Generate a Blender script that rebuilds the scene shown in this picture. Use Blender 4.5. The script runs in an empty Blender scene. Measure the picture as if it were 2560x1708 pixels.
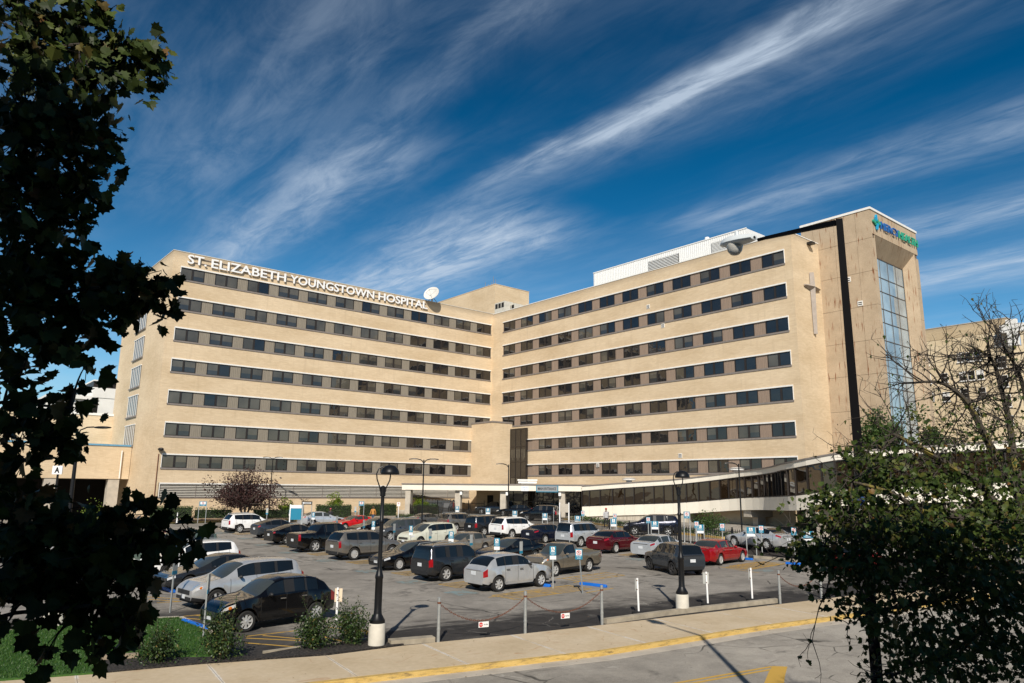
import bpy, bmesh, math, random
from mathutils import Vector, Matrix, noise as mnoise
R = math.radians
DECK_H = 17.0
rnd = random.Random(7)
scene = bpy.context.scene
COL = scene.collection

# ------------------------------------------------------------------ camera
FPX, PITCH, ROLL, CZ = 1845.32, 0.198612, 0.0096905, 5.0
cam_d = bpy.data.cameras.new('camera'); cam = bpy.data.objects.new('camera', cam_d); COL.objects.link(cam)
cam_d.sensor_width = 36.0; cam_d.lens = 36.0 * FPX / 2560.0
cam_d.clip_start = 0.2; cam_d.clip_end = 6000
_cp, _sp = math.cos(PITCH), math.sin(PITCH)
_r0, _u0, FWD = Vector((1, 0, 0)), Vector((0, -_sp, _cp)), Vector((0, _cp, _sp))
RGT = math.cos(ROLL) * _r0 + math.sin(ROLL) * _u0
UPV = -math.sin(ROLL) * _r0 + math.cos(ROLL) * _u0
cam.matrix_world = Matrix(((RGT.x, UPV.x, -FWD.x, 0), (RGT.y, UPV.y, -FWD.y, 0), (RGT.z, UPV.z, -FWD.z, CZ), (0, 0, 0, 1)))
scene.camera = cam
EYE = Vector((0, 0, CZ))
G1 = 0.0145                                    # the lot climbs gently towards the hospital

def zg(y): return G1 * min(y, 130.0)
def ray(px, py): return FWD + RGT * ((px - 1280) / FPX) - UPV * ((py - 854) / FPX)
def gnd(px, py, h=0.0):
    d = ray(px, py); t = (h - CZ) / (d.z - G1 * d.y); return EYE + d * t
def at(px, py, Y):
    d = ray(px, py); return EYE + d * (Y / d.y)
# zoom windows used while measuring the photograph
def zA(x, y): return (500 + x / 3.563, 1200 + y / 3.563)
def zB(x, y): return (1000 + x / 3.563, 1200 + y / 3.563)
def zC(x, y): return (1500 + x / 3.563, 1200 + y / 3.563)
def zD(x, y): return (x / 2.579, 1100 + y / 2.579)
def zE(x, y): return (380 + x / 5.109, 1380 + y / 5.109)
def z5(x, y): return (980 + x / 4.519, 1020 + y / 4.519)
def z6(x, y): return (1400 + x / 3.013, 1100 + y / 3.013)
def z7(x, y): return (360 + x / 3.456, 1080 + y / 3.456)

# ------------------------------------------------------------------ objects
def tag(o, label=None, cat=None, group=None, kind=None):
    if label: o['label'] = label
    if cat: o['category'] = cat
    if group: o['group'] = group
    if kind: o['kind'] = kind
    return o
def thing(name, label, cat, loc=(0, 0, 0), rz=0.0, group=None):
    o = bpy.data.objects.new(name, None); COL.objects.link(o)
    o.empty_display_size = 0.2
    o.location = loc; o.rotation_euler = (0, 0, rz)
    return tag(o, label, cat, group)
def copy_tree(o, kids, parent=None):
    c = o.copy(); COL.objects.link(c)
    if parent is not None: c.parent = parent
    for ch in kids.get(o.name, ()): copy_tree(ch, kids, c)
    return c
def kid_map():
    k = {}
    for o in COL.objects:
        if o.parent: k.setdefault(o.parent.name, []).append(o)
    return k
def dup(o, loc=None, rz=None, label=None, group=None, scale=None):
    k = {}
    def walk(x):
        k[x.name] = list(x.children)
        for y in x.children: walk(y)
    walk(o)
    c = copy_tree(o, k)
    if loc is not None: c.location = loc
    if rz is not None: c.rotation_euler = (0, 0, rz)
    if scale is not None: c.scale = (scale,) * 3
    if label: c['label'] = label
    if group: c['group'] = group
    return c

class MB:
    """collects faces and links them as one mesh object"""
    def __init__(s): s.v = []; s.f = []; s.m = []
    def add(s, vs, fs, mi=0):
        n = len(s.v); s.v += [tuple(v) for v in vs]
        for f in fs: s.f.append(tuple(i + n for i in f)); s.m.append(mi)
        return s
    def quad(s, a, b, c, d, mi=0): return s.add([a, b, c, d], [(0, 1, 2, 3)], mi)
    def box(s, x0, x1, y0, y1, z0, z1, mi=0):
        vs = [(x0, y0, z0), (x1, y0, z0), (x1, y1, z0), (x0, y1, z0), (x0, y0, z1), (x1, y0, z1), (x1, y1, z1), (x0, y1, z1)]
        return s.add(vs, [(0, 3, 2, 1), (4, 5, 6, 7), (0, 1, 5, 4), (1, 2, 6, 5), (2, 3, 7, 6), (3, 0, 4, 7)], mi)
    def cbox(s, c, size, rz=0.0, mi=0):
        cx, cy, cz = c; hx, hy, hz = size[0] / 2, size[1] / 2, size[2] / 2
        co, si = math.cos(rz), math.sin(rz)
        vs = []
        for z in (-hz, hz):
            for x, y in ((-hx, -hy), (hx, -hy), (hx, hy), (-hx, hy)):
                vs.append((cx + x * co - y * si, cy + x * si + y * co, cz + z))
        return s.add(vs, [(0, 3, 2, 1), (4, 5, 6, 7), (0, 1, 5, 4), (1, 2, 6, 5), (2, 3, 7, 6), (3, 0, 4, 7)], mi)
    def prism(s, poly, z0, z1, mi=0):
        """poly counter-clockwise list of (x,y); z0,z1 numbers or functions of (x,y)"""
        f0 = z0 if callable(z0) else (lambda x, y: z0); f1 = z1 if callable(z1) else (lambda x, y: z1)
        n = len(poly)
        vs = [(x, y, f0(x, y)) for x, y in poly] + [(x, y, f1(x, y)) for x, y in poly]
        fs = [tuple(range(n - 1, -1, -1)), tuple(range(n, 2 * n))] + [(i, (i + 1) % n, n + (i + 1) % n, n + i) for i in range(n)]
        return s.add(vs, fs, mi)
    def tube(s, pts, rad, n=8, mi=0, cap=True, phase=0.0):
        pts = [Vector(p) for p in pts]; rads = rad if isinstance(rad, (list, tuple)) else [rad] * len(pts)
        base = len(s.v); up = None
        for i, p in enumerate(pts):
            t = (pts[min(i + 1, len(pts) - 1)] - pts[max(i - 1, 0)])
            if t.length < 1e-9: t = Vector((0, 0, 1))
            t.normalize()
            if up is None:
                ref = Vector((0, 0, 1)) if abs(t.z) < 0.9 else Vector((1, 0, 0)); a = t.cross(ref).normalized()
            else:
                a = (up - t * up.dot(t)).normalized()
            up = a; b = t.cross(a)
            for k in range(n):
                th = phase + 2 * math.pi * k / n
                s.v.append(tuple(p + (a * math.cos(th) + b * math.sin(th)) * rads[i]))
        for i in range(len(pts) - 1):
            for k in range(n):
                s.f.append((base + i * n + k, base + i * n + (k + 1) % n, base + (i + 1) * n + (k + 1) % n, base + (i + 1) * n + k)); s.m.append(mi)
        if cap:
            s.f.append(tuple(base + k for k in range(n - 1, -1, -1))); s.m.append(mi)
            e = base + (len(pts) - 1) * n; s.f.append(tuple(e + k for k in range(n))); s.m.append(mi)
        return s
    def lathe(s, prof, n=16, c=(0, 0, 0), axis='z', mi=0, cap=True):
        base = len(s.v)
        for r, h in prof:
            for k in range(n):
                th = 2 * math.pi * k / n; a, b = r * math.cos(th), r * math.sin(th)
                if axis == 'z': p = (c[0] + a, c[1] + b, c[2] + h)
                elif axis == 'y': p = (c[0] + b, c[1] + h, c[2] + a)
                else: p = (c[0] + h, c[1] + a, c[2] + b)
                s.v.append(p)
        for i in range(len(prof) - 1):
            for k in range(n):
                s.f.append((base + i * n + k, base + i * n + (k + 1) % n, base + (i + 1) * n + (k + 1) % n, base + (i + 1) * n + k)); s.m.append(mi)
        if cap:
            s.f.append(tuple(base + k for k in range(n - 1, -1, -1))); s.m.append(mi)
            e = base + (len(prof) - 1) * n; s.f.append(tuple(e + k for k in range(n))); s.m.append(mi)
        return s
    def ball(s, c, r, nu=10, nv=6, mi=0, sc=(1, 1, 1)):
        prof = [(max(1e-4, r * math.sin(math.pi * i / nv)), -r * math.cos(math.pi * i / nv)) for i in range(nv + 1)]
        base = len(s.v); s.lathe(prof, nu, (0, 0, 0), 'z', mi, False)
        for i in range(base, len(s.v)):
            x, y, z = s.v[i]; s.v[i] = (c[0] + x * sc[0], c[1] + y * sc[1], c[2] + z * sc[2])
        return s
    def build(s, name, mats, parent=None, smooth=None, loc=None, rz=None):
        me = bpy.data.meshes.new(name); me.from_pydata(s.v, [], s.f)
        if not isinstance(mats, (list, tuple)): mats = [mats]
        for m in mats: me.materials.append(m)
        if len(mats) > 1: me.polygons.foreach_set('material_index', s.m)
        if smooth is not None:
            me.polygons.foreach_set('use_smooth', [True] * len(me.polygons))
            if smooth < 179: me.set_sharp_from_angle(angle=R(smooth))
        me.update()
        o = bpy.data.objects.new(name, me); COL.objects.link(o)
        if parent is not None: o.parent = parent
        if loc is not None: o.location = loc
        if rz is not None: o.rotation_euler = (0, 0, rz)
        return o

def text_mesh(txt, size, depth=0.0, offset=0.0, align='CENTER', spacing=1.0):
    """(verts, faces) of a line of text in the XY plane"""
    cu = bpy.data.curves.new('t', 'FONT'); cu.body = txt; cu.size = size; cu.extrude = depth; cu.offset = offset
    cu.align_x = align; cu.align_y = 'CENTER'; cu.space_character = spacing; cu.resolution_u = 3
    ob = bpy.data.objects.new('t', cu); COL.objects.link(ob)
    dg = bpy.context.evaluated_depsgraph_get(); me = bpy.data.meshes.new_from_object(ob.evaluated_get(dg))
    vs = [v.co.copy() for v in me.vertices]; fs = [tuple(p.vertices) for p in me.polygons]
    bpy.data.objects.remove(ob); bpy.data.curves.remove(cu); bpy.data.meshes.remove(me)
    return vs, fs
def add_text(mb, txt, size, origin, xdir, up, depth=0.0, offset=0.0, mi=0, width=None, align='CENTER', height=None):
    vs, fs = text_mesh(txt, size, depth, offset, align)
    xs = [v.x for v in vs]; w = max(xs) - min(xs); k = 1.0 if width is None else width / w
    x0 = (max(xs) + min(xs)) / 2 if align == 'CENTER' else min(xs)
    ys = [v.y for v in vs]; kh = 1.0 if height is None else height / (max(ys) - min(ys)); y0 = (max(ys) + min(ys)) / 2
    X = Vector(xdir).normalized(); U = Vector(up).normalized(); N = X.cross(U); O = Vector(origin)
    mb.add([O + X * ((v.x - x0) * k) + U * ((v.y - y0) * kh) + N * v.z for v in vs], fs, mi)

# ------------------------------------------------------------------ materials
def nd(t, typ, **kw):
    n = t.nodes.new(typ)
    for k, v in kw.items():
        if k in n.inputs: n.inputs[k].default_value = v
        else: setattr(n, k, v)
    return n
def ramp(t, fac, stops):
    n = t.nodes.new('ShaderNodeValToRGB'); cr = n.color_ramp
    while len(cr.elements) > 1: cr.elements.remove(cr.elements[-1])
    for i, (p, c) in enumerate(stops):
        e = cr.elements[0] if i == 0 else cr.elements.new(p)
        e.position = p; e.color = (*c, 1) if len(c) == 3 else c
    t.links.new(fac, n.inputs['Fac']); return n
def base_mat(name):
    m = bpy.data.materials.new(name); m.use_nodes = True
    t = m.node_tree; return m, t, t.nodes['Principled BSDF']
def coords(t, scale=(1, 1, 1), which='Object', rot=(0, 0, 0)):
    tc = t.nodes.new('ShaderNodeTexCoord'); mp = nd(t, 'ShaderNodeMapping'); mp.inputs['Scale'].default_value = scale; mp.inputs['Rotation'].default_value = rot
    t.links.new(tc.outputs[which], mp.inputs['Vector']); return mp.outputs[0]
def noise(t, vec, scale, detail=4, rough=0.6, dist=0.0):
    n = nd(t, 'ShaderNodeTexNoise', Scale=scale, Detail=detail, Roughness=rough, Distortion=dist)
    if vec is not None: t.links.new(vec, n.inputs['Vector'])
    return n.outputs['Fac']
def mixc(t, fac, a, b, mode='MIX'):
    n = t.nodes.new('ShaderNodeMix'); n.data_type = 'RGBA'; n.blend_type = mode
    for sock, v in ((n.inputs[0], fac), (n.inputs[6], a), (n.inputs[7], b)):
        if isinstance(v, (int, float)): sock.default_value = v
        elif isinstance(v, tuple): sock.default_value = (*v, 1) if len(v) == 3 else v
        else: t.links.new(v, sock)
    return n.outputs[2]
def mathn(t, op, a, b=None, clamp=False):
    n = t.nodes.new('ShaderNodeMath'); n.operation = op; n.use_clamp = clamp
    for i, v in enumerate((a, b)):
        if v is None: continue
        if isinstance(v, (int, float)): n.inputs[i].default_value = v
        else: t.links.new(v, n.inputs[i])
    return n.outputs[0]
def bump(t, b, h, strength=0.3, dist=0.02):
    n = nd(t, 'ShaderNodeBump', Strength=strength, Distance=dist); t.links.new(h, n.inputs['Height']); t.links.new(n.outputs[0], b.inputs['Normal'])
def mat(name, col, rough=0.6, metal=0.0, var=0.12, scale=3.0, spec=0.5, bmp=0.0, coat=0.0, stretch=(1, 1, 1), which='Object'):
    m, t, b = base_mat(name)
    f = noise(t, coords(t, stretch, which), scale)
    lo = tuple(max(0, c * (1 - var)) for c in col); hi = tuple(min(1, c * (1 + var)) for c in col)
    r = ramp(t, f, [(0.3, lo), (0.7, hi)]); t.links.new(r.outputs[0], b.inputs['Base Color'])
    b.inputs['Roughness'].default_value = rough; b.inputs['Metallic'].default_value = metal
    b.inputs['Specular IOR Level'].default_value = spec
    if coat: b.inputs['Coat Weight'].default_value = coat; b.inputs['Coat Roughness'].default_value = 0.05
    if bmp: bump(t, b, noise(t, coords(t, stretch, which), scale * 6), bmp)
    return m

def brick_mat(name, light, mid, dark):
    m, t, b = base_mat(name)
    v = coords(t, (1, 1, 1))
    # each wall runs along local x or y: x+y gives the distance along it
    sx = nd(t, 'ShaderNodeSeparateXYZ'); t.links.new(v, sx.inputs[0])
    along = mathn(t, 'ADD', sx.outputs[0], sx.outputs[1])
    cb = nd(t, 'ShaderNodeCombineXYZ'); t.links.new(along, cb.inputs[0]); t.links.new(sx.outputs[2], cb.inputs[1])
    bt = nd(t, 'ShaderNodeTexBrick', Scale=1.0); bt.inputs['Brick Width'].default_value = 0.42; bt.inputs['Row Height'].default_value = 0.135
    bt.inputs['Mortar Size'].default_value = 0.009; bt.inputs['Mortar Smooth'].default_value = 0.3
    bt.inputs['Color1'].default_value = (*light, 1); bt.inputs['Color2'].default_value = (*mid, 1); bt.inputs['Mortar'].default_value = (*dark, 1)
    t.links.new(cb.outputs[0], bt.inputs['Vector'])
    mp = nd(t, 'ShaderNodeMapping'); mp.inputs['Scale'].default_value = (0.7, 6.5, 1); t.links.new(cb.outputs[0], mp.inputs['Vector'])
    f1 = noise(t, mp.outputs[0], 1.0, 6, 0.72)
    mp2 = nd(t, 'ShaderNodeMapping'); mp2.inputs['Scale'].default_value = (0.12, 0.3, 1); t.links.new(cb.outputs[0], mp2.inputs['Vector'])
    f2 = noise(t, mp2.outputs[0], 1.0, 4, 0.6)
    c1 = mixc(t, ramp(t, f1, [(0.3, (0, 0, 0)), (0.7, (1, 1, 1))]).outputs[0], mid, light)
    c2 = mixc(t, 0.62, bt.outputs['Color'], c1)
    c3 = mixc(t, 1.0, c2, ramp(t, f2, [(0.32, (0.84, 0.81, 0.76)), (0.62, (1.0, 1.0, 1.0))]).outputs[0], 'MULTIPLY')  # broad brick tone, with window-reflected light patches worked into the colour
    # grime washed down from the parapet and thin drip stains
    zt = mathn(t, 'ADD', sx.outputs[2], mathn(t, 'MULTIPLY', mathn(t, 'SUBTRACT', f1, 0.5), 2.0))
    gm = nd(t, 'ShaderNodeMapRange', interpolation_type='SMOOTHSTEP'); gm.inputs[1].default_value = 31.3; gm.inputs[2].default_value = 32.2; gm.inputs[4].default_value = 0.55; t.links.new(zt, gm.inputs[0])
    c3 = mixc(t, mathn(t, 'MULTIPLY', gm.outputs[0], mathn(t, 'LESS_THAN', sx.outputs[2], 32.45)), c3, (0.34, 0.27, 0.19))
    mp3 = nd(t, 'ShaderNodeMapping'); mp3.inputs['Scale'].default_value = (1.7, 0.16, 1); t.links.new(cb.outputs[0], mp3.inputs['Vector'])
    dr = ramp(t, noise(t, mp3.outputs[0], 1.0, 5, 0.7), [(0.55, (0, 0, 0)), (0.74, (0.42, 0.42, 0.42))]).outputs[0]
    c3 = mixc(t, dr, c3, (0.46, 0.35, 0.23))
    t.links.new(c3, b.inputs['Base Color']); b.inputs['Roughness'].default_value = 0.85; b.inputs['Specular IOR Level'].default_value = 0.2
    bump(t, b, bt.outputs['Fac'], 0.25, 0.01)
    return m

def glass_mat(name, tint, ior=1.9, wav=0.02, rough=0.01, scale=0.9):
    """tinted, mirror-like window glass, slightly wavy"""
    m, t, b = base_mat(name)
    f = noise(t, coords(t), 0.35, 2)
    r = ramp(t, f, [(0.35, tuple(c * 0.7 for c in tint)), (0.65, tuple(c * 1.25 for c in tint))])
    t.links.new(r.outputs[0], b.inputs['Base Color'])
    b.inputs['Roughness'].default_value = rough; b.inputs['IOR'].default_value = ior
    if wav: bump(t, b, noise(t, coords(t), scale, 2, 0.4), wav, 0.3)
    return m

M = {}
M['brick'] = brick_mat('tan_brick', (0.755, 0.61, 0.425), (0.605, 0.47, 0.315), (0.50, 0.39, 0.265))
M['brick_old'] = brick_mat('weathered_brick', (0.80, 0.67, 0.47), (0.70, 0.57, 0.385), (0.56, 0.45, 0.3))
M['white_trim'] = mat('white_trim', (0.80, 0.78, 0.74), 0.5, var=0.06)
M['cream_panel'] = mat('cream_panel', (0.80, 0.74, 0.63), 0.45, var=0.05, scale=0.6)
M['sill'] = mat('grey_sill', (0.22, 0.19, 0.17), 0.6)
M['spandrel_grey'] = mat('ribbed_grey_panel', (0.255, 0.222, 0.175), 0.7, var=0.18, scale=2.0, stretch=(6, 6, 0.3))
M['spandrel_brown'] = mat('ribbed_pink_panel', (0.28, 0.208, 0.158), 0.7, var=0.14, scale=2.0, stretch=(6, 6, 0.3))
M['frame'] = mat('bronze_frame', (0.022, 0.017, 0.015), 0.45, var=0.1)
M['glass'] = glass_mat('dark_window_glass', (0.012, 0.011, 0.011), 1.75, 0.05)
M['blind'] = glass_mat('window_with_drawn_blind', (0.088, 0.08, 0.064), 1.6, 0.03)
M['blind_blue'] = glass_mat('window_with_half_blind', (0.035, 0.036, 0.036), 1.7, 0.04)
M['bridge_glass'] = glass_mat('bronze_glass', (0.02, 0.012, 0.006), 1.9, 0.05, 0.01, 0.5)
M['tower_glass'] = glass_mat('blue_mirror_glass', (0.33, 0.42, 0.47), 3.0, 0.03, 0.02, 0.3)
M['black_metal'] = mat('black_metal', (0.012, 0.012, 0.013), 0.4, var=0.15)
M['fence_black'] = mat('fence_black', (0.01, 0.01, 0.01), 0.5)
M['roof'] = mat('roof_gravel', (0.25, 0.23, 0.20), 0.9)
M['dark'] = mat('dark_void', (0.012, 0.011, 0.010), 0.8)
M['concrete'] = mat('concrete', (0.46, 0.41, 0.34), 0.85, var=0.15, scale=1.5, bmp=0.1)
M['concrete_light'] = mat('pale_concrete', (0.58, 0.55, 0.48), 0.85, var=0.12, scale=2.5, bmp=0.1)
M['white_metal'] = mat('white_metal', (0.82, 0.82, 0.80), 0.35, var=0.04)
M['galv'] = mat('galvanised_steel', (0.42, 0.44, 0.44), 0.4, 0.5, var=0.15, scale=8)
M['letter_white'] = mat('white_letters', (0.86, 0.86, 0.86), 0.4, var=0.02)
M['teal'] = mat('teal_sign', (0.012, 0.20, 0.32), 0.4, var=0.05)
M['sign_white'] = mat('sign_white', (0.80, 0.80, 0.80), 0.4, var=0.04)
M['sign_red'] = mat('sign_red', (0.55, 0.02, 0.02), 0.4, var=0.05)
M['sign_black'] = mat('sign_black', (0.01, 0.01, 0.01), 0.4)
M['rubber'] = mat('black_rubber', (0.012, 0.012, 0.012), 0.8)
M['rust'] = mat('rusty_steel', (0.14, 0.05, 0.025), 0.85, var=0.4, scale=12)
M['blue_paint'] = mat('blue_painted_concrete', (0.005, 0.13, 0.55), 0.5, var=0.12, scale=4)
M['yellow_curb'] = mat('yellow_curb_paint', (0.72, 0.38, 0.035), 0.7, var=0.15, scale=3)

# ------------------------------------------------------------------ sky and sun
SUN_EL, SUN_AZ = R(35.5), R(2.7)              # shadows point towards azimuth +2.7 deg
to_sun = Vector((-math.sin(SUN_AZ) * math.cos(SUN_EL), -math.cos(SUN_AZ) * math.cos(SUN_EL), math.sin(SUN_EL)))
sl = bpy.data.lights.new('sun', 'SUN'); sl.energy = 5.0; sl.angle = R(0.53); sl.color = (1.0, 0.93, 0.82)
so = bpy.data.objects.new('sun', sl); COL.objects.link(so); so.rotation_euler = to_sun.to_track_quat('Z', 'Y').to_euler()
world = bpy.data.worlds.new('World'); scene.world = world; world.use_nodes = True
def build_world():
    t = world.node_tree; bg = t.nodes['Background']
    sky = t.nodes.new('ShaderNodeTexSky'); sky.sky_type = 'NISHITA'; sky.sun_disc = False
    sky.sun_elevation = SUN_EL; sky.sun_rotation = math.atan2(to_sun.x, to_sun.y)
    sky.air_density = 1.0; sky.dust_density = 0.7; sky.ozone_density = 3.5; sky.altitude = 300
    hs = nd(t, 'ShaderNodeHueSaturation', Hue=0.494, Saturation=SKY_SAT, Value=SKY_VAL); t.links.new(sky.outputs[0], hs.inputs['Color'])
    tc = t.nodes.new('ShaderNodeTexCoord'); sp = nd(t, 'ShaderNodeSeparateXYZ'); t.links.new(tc.outputs['Generated'], sp.inputs[0])
    z = mathn(t, 'MAXIMUM', sp.outputs[2], 0.03)
    A = R(-39.5); ex, ey = math.sin(A), math.cos(A)
    u = mathn(t, 'DIVIDE', mathn(t, 'ADD', mathn(t, 'MULTIPLY', sp.outputs[0], ex), mathn(t, 'MULTIPLY', sp.outputs[1], ey)), z)
    v = mathn(t, 'DIVIDE', mathn(t, 'ADD', mathn(t, 'MULTIPLY', sp.outputs[0], ey), mathn(t, 'MULTIPLY', sp.outputs[1], -ex)), z)
    cb = nd(t, 'ShaderNodeCombineXYZ'); t.links.new(u, cb.inputs[0]); t.links.new(v, cb.inputs[1])
    def nz(su, sv, sc, det, ro, di=0.0, off=0.0):
        mp = nd(t, 'ShaderNodeMapping'); mp.inputs['Scale'].default_value = (su, sv, 1); mp.inputs['Location'].default_value = (off, off * 1.7, off)
        t.links.new(cb.outputs[0], mp.inputs['Vector']); return noise(t, mp.outputs[0], sc, det, ro, di)
    wob = mathn(t, 'MULTIPLY', mathn(t, 'SUBTRACT', nz(0.8, 0.8, 1.2, 5, 0.6), 0.5), 0.30)
    vw = mathn(t, 'ADD', v, wob)
    fine = nz(0.9, 4.8, 1.9, 7, 0.62, 0.5, 3.1)
    wisp = nz(1.6, 4.2, 1.7, 7, 0.66, 1.3, 8.7)
    broad = nz(0.55, 1.3, 1.1, 4, 0.55, 0.3, 5.5)
    tot = None
    for vc, wd, st, u0, u1 in STREAKS:
        d = mathn(t, 'DIVIDE', mathn(t, 'SUBTRACT', vw, vc), wd)
        g = mathn(t, 'POWER', 2.718, mathn(t, 'MULTIPLY', mathn(t, 'MULTIPLY', d, d), -1.0))
        du = nd(t, 'ShaderNodeMapRange', interpolation_type='SMOOTHSTEP'); du.inputs[1].default_value = u0[0]; du.inputs[2].default_value = u0[1]
        t.links.new(u, du.inputs[0])
        dv = nd(t, 'ShaderNodeMapRange', interpolation_type='SMOOTHSTEP'); dv.inputs[1].default_value = u1[0]; dv.inputs[2].default_value = u1[1]; dv.inputs[3].default_value = 1; dv.inputs[4].default_value = 0
        t.links.new(u, dv.inputs[0])
        g = mathn(t, 'MULTIPLY', mathn(t, 'MULTIPLY', g, st), mathn(t, 'MULTIPLY', du.outputs[0], dv.outputs[0]))
        tot = g if tot is None else mathn(t, 'ADD', tot, g)
    tex = mathn(t, 'ADD', mathn(t, 'MULTIPLY', fine, 0.55), mathn(t, 'MULTIPLY', wisp, 0.45))
    tx = nd(t, 'ShaderNodeMapRange', interpolation_type='SMOOTHSTEP'); tx.inputs[1].default_value = 0.33; tx.inputs[2].default_value = 0.72; t.links.new(tex, tx.inputs[0])
    amb = nd(t, 'ShaderNodeMapRange', interpolation_type='SMOOTHSTEP'); amb.inputs[1].default_value = 0.42; amb.inputs[2].default_value = 0.75; amb.inputs[4].default_value = 0.10; t.links.new(broad, amb.inputs[0])
    den = mathn(t, 'MULTIPLY', mathn(t, 'ADD', tot, amb.outputs[0]), mathn(t, 'ADD', mathn(t, 'MULTIPLY', tx.outputs[0], 0.85), 0.18))
    veil = ramp(t, sp.outputs[2], [(0.05, (0.34, 0.34, 0.34)), (0.22, (0.16, 0.16, 0.16)), (0.36, (0, 0, 0))]).outputs[0]
    den = mathn(t, 'ADD', den, mathn(t, 'MULTIPLY', veil, ramp(t, broad, [(0.35, (0.35, 0.35, 0.35)), (0.65, (1, 1, 1))]).outputs[0]))
    den = mathn(t, 'MINIMUM', den, 0.78)
    # paler, brighter air low over the roofs, deeper blue overhead
    zr = ramp(t, sp.outputs[2], [(0.0, (1.95, 1.95, 1.85)), (0.16, (1.75, 1.75, 1.68)), (0.32, (1.22, 1.22, 1.2)), (0.55, (0.74, 0.76, 0.78)), (1.0, (0.6, 0.62, 0.65))]).outputs[0]
    clear = mixc(t, 1.0, hs.outputs[0], zr, 'MULTIPLY')
    col = mixc(t, den, clear, CLOUD_COL)
    t.links.new(col, bg.inputs['Color']); bg.inputs['Strength'].default_value = SKY_STR
SKY_SAT, SKY_VAL, SKY_STR = 1.42, 1.0, 0.068
CLOUD_COL = (8.4, 9.9, 11.8)
# (across position, width, strength, fade-in along, fade-out along) in the plane of the cirrus
STREAKS = [(1.40, 0.06, 1.0, (0.2, 0.5), (1.3, 2.1)), (1.48, 0.13, 0.2, (0.2, 0.6), (1.6, 2.6)),
           (2.25, 0.16, 0.42, (0.1, 0.5), (1.4, 1.9)), (2.92, 0.17, 0.62, (0.0, 0.4), (1.1, 1.6)), (3.66, 0.24, 0.6, (0.2, 0.6), (1.5, 2.2)),
           (1.0, 0.15, 0.62, (1.5, 2.0), (2.8, 4.2)), (0.62, 0.17, 0.24, (0.7, 1.3), (2.3, 3.2)), (0.90, 0.07, 0.26, (0.7, 1.0), (1.5, 1.9)),
           (1.75, 0.26, 0.95, (1.7, 2.3), (3.0, 4.5)), (0.1, 0.25, 0.14, (0.5, 1.5), (2.5, 4.0))]
build_world()
vs = scene.view_settings
scene.display_settings.display_device = 'sRGB'
vs.view_transform = 'Standard'; vs.look = 'None'; vs.gamma = 1.0; vs.use_curve_mapping = False; vs.exposure = 0.0
scene.cycles.max_bounces = 6; scene.cycles.transparent_max_bounces = 8
scene.cycles.use_denoising = True
# ================================================================== ground, road, pavement, lot
K0 = gnd(*zC(740, 1415)); _a = gnd(*zB(1420, 1568)); _b = gnd(*zC(2130, 1215))
RA = math.atan2(_b.y - _a.y, _b.x - _a.x)
E1 = Vector((math.cos(RA), math.sin(RA), 0)); E2 = Vector((-math.sin(RA), math.cos(RA), 0)); K0 = Vector((K0.x, K0.y, 0))
def rf(p):
    d = Vector((p[0], p[1], 0)) - K0; return (d.dot(E1), d.dot(E2))
def wf(s, q): return K0 + E1 * s + E2 * q
def xy(p): return (p[0], p[1])
def g2(*px): return [xy(gnd(*p)) for p in px]
def slab(name, poly, off, mats, thick=0.2, frame='road', parent=None, drop=None):
    """a slab whose top follows the slope of the site, top = site level + off"""
    mb = MB()
    a = sum(poly[i][0] * poly[(i + 1) % len(poly)][1] - poly[(i + 1) % len(poly)][0] * poly[i][1] for i in range(len(poly)))
    if a < 0: poly = poly[::-1]
    if frame == 'road':
        pl = [rf(p) for p in poly]
        top = lambda s, q: zg(wf(s, q).y) + off
    else:
        pl = list(poly); top = lambda s, q: zg(q) + off
    mb.prism(pl, lambda s, q: top(s, q) - thick, top)
    o = mb.build(name, mats, parent)
    if frame == 'road': o.location = K0; o.rotation_euler = (0, 0, RA)
    return o
def sheet_strip(mb, p, q, w, off, mi=0):
    """a painted line from p to q (world xy), width w"""
    p = Vector((p[0], p[1], 0)); q = Vector((q[0], q[1], 0)); d = (q - p).normalized(); n = Vector((-d.y, d.x, 0)) * (w / 2)
    c = [p - n, q - n, q + n, p + n]
    mb.quad(*[(v.x, v.y, zg(v.y) + off) for v in c], mi)

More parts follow.
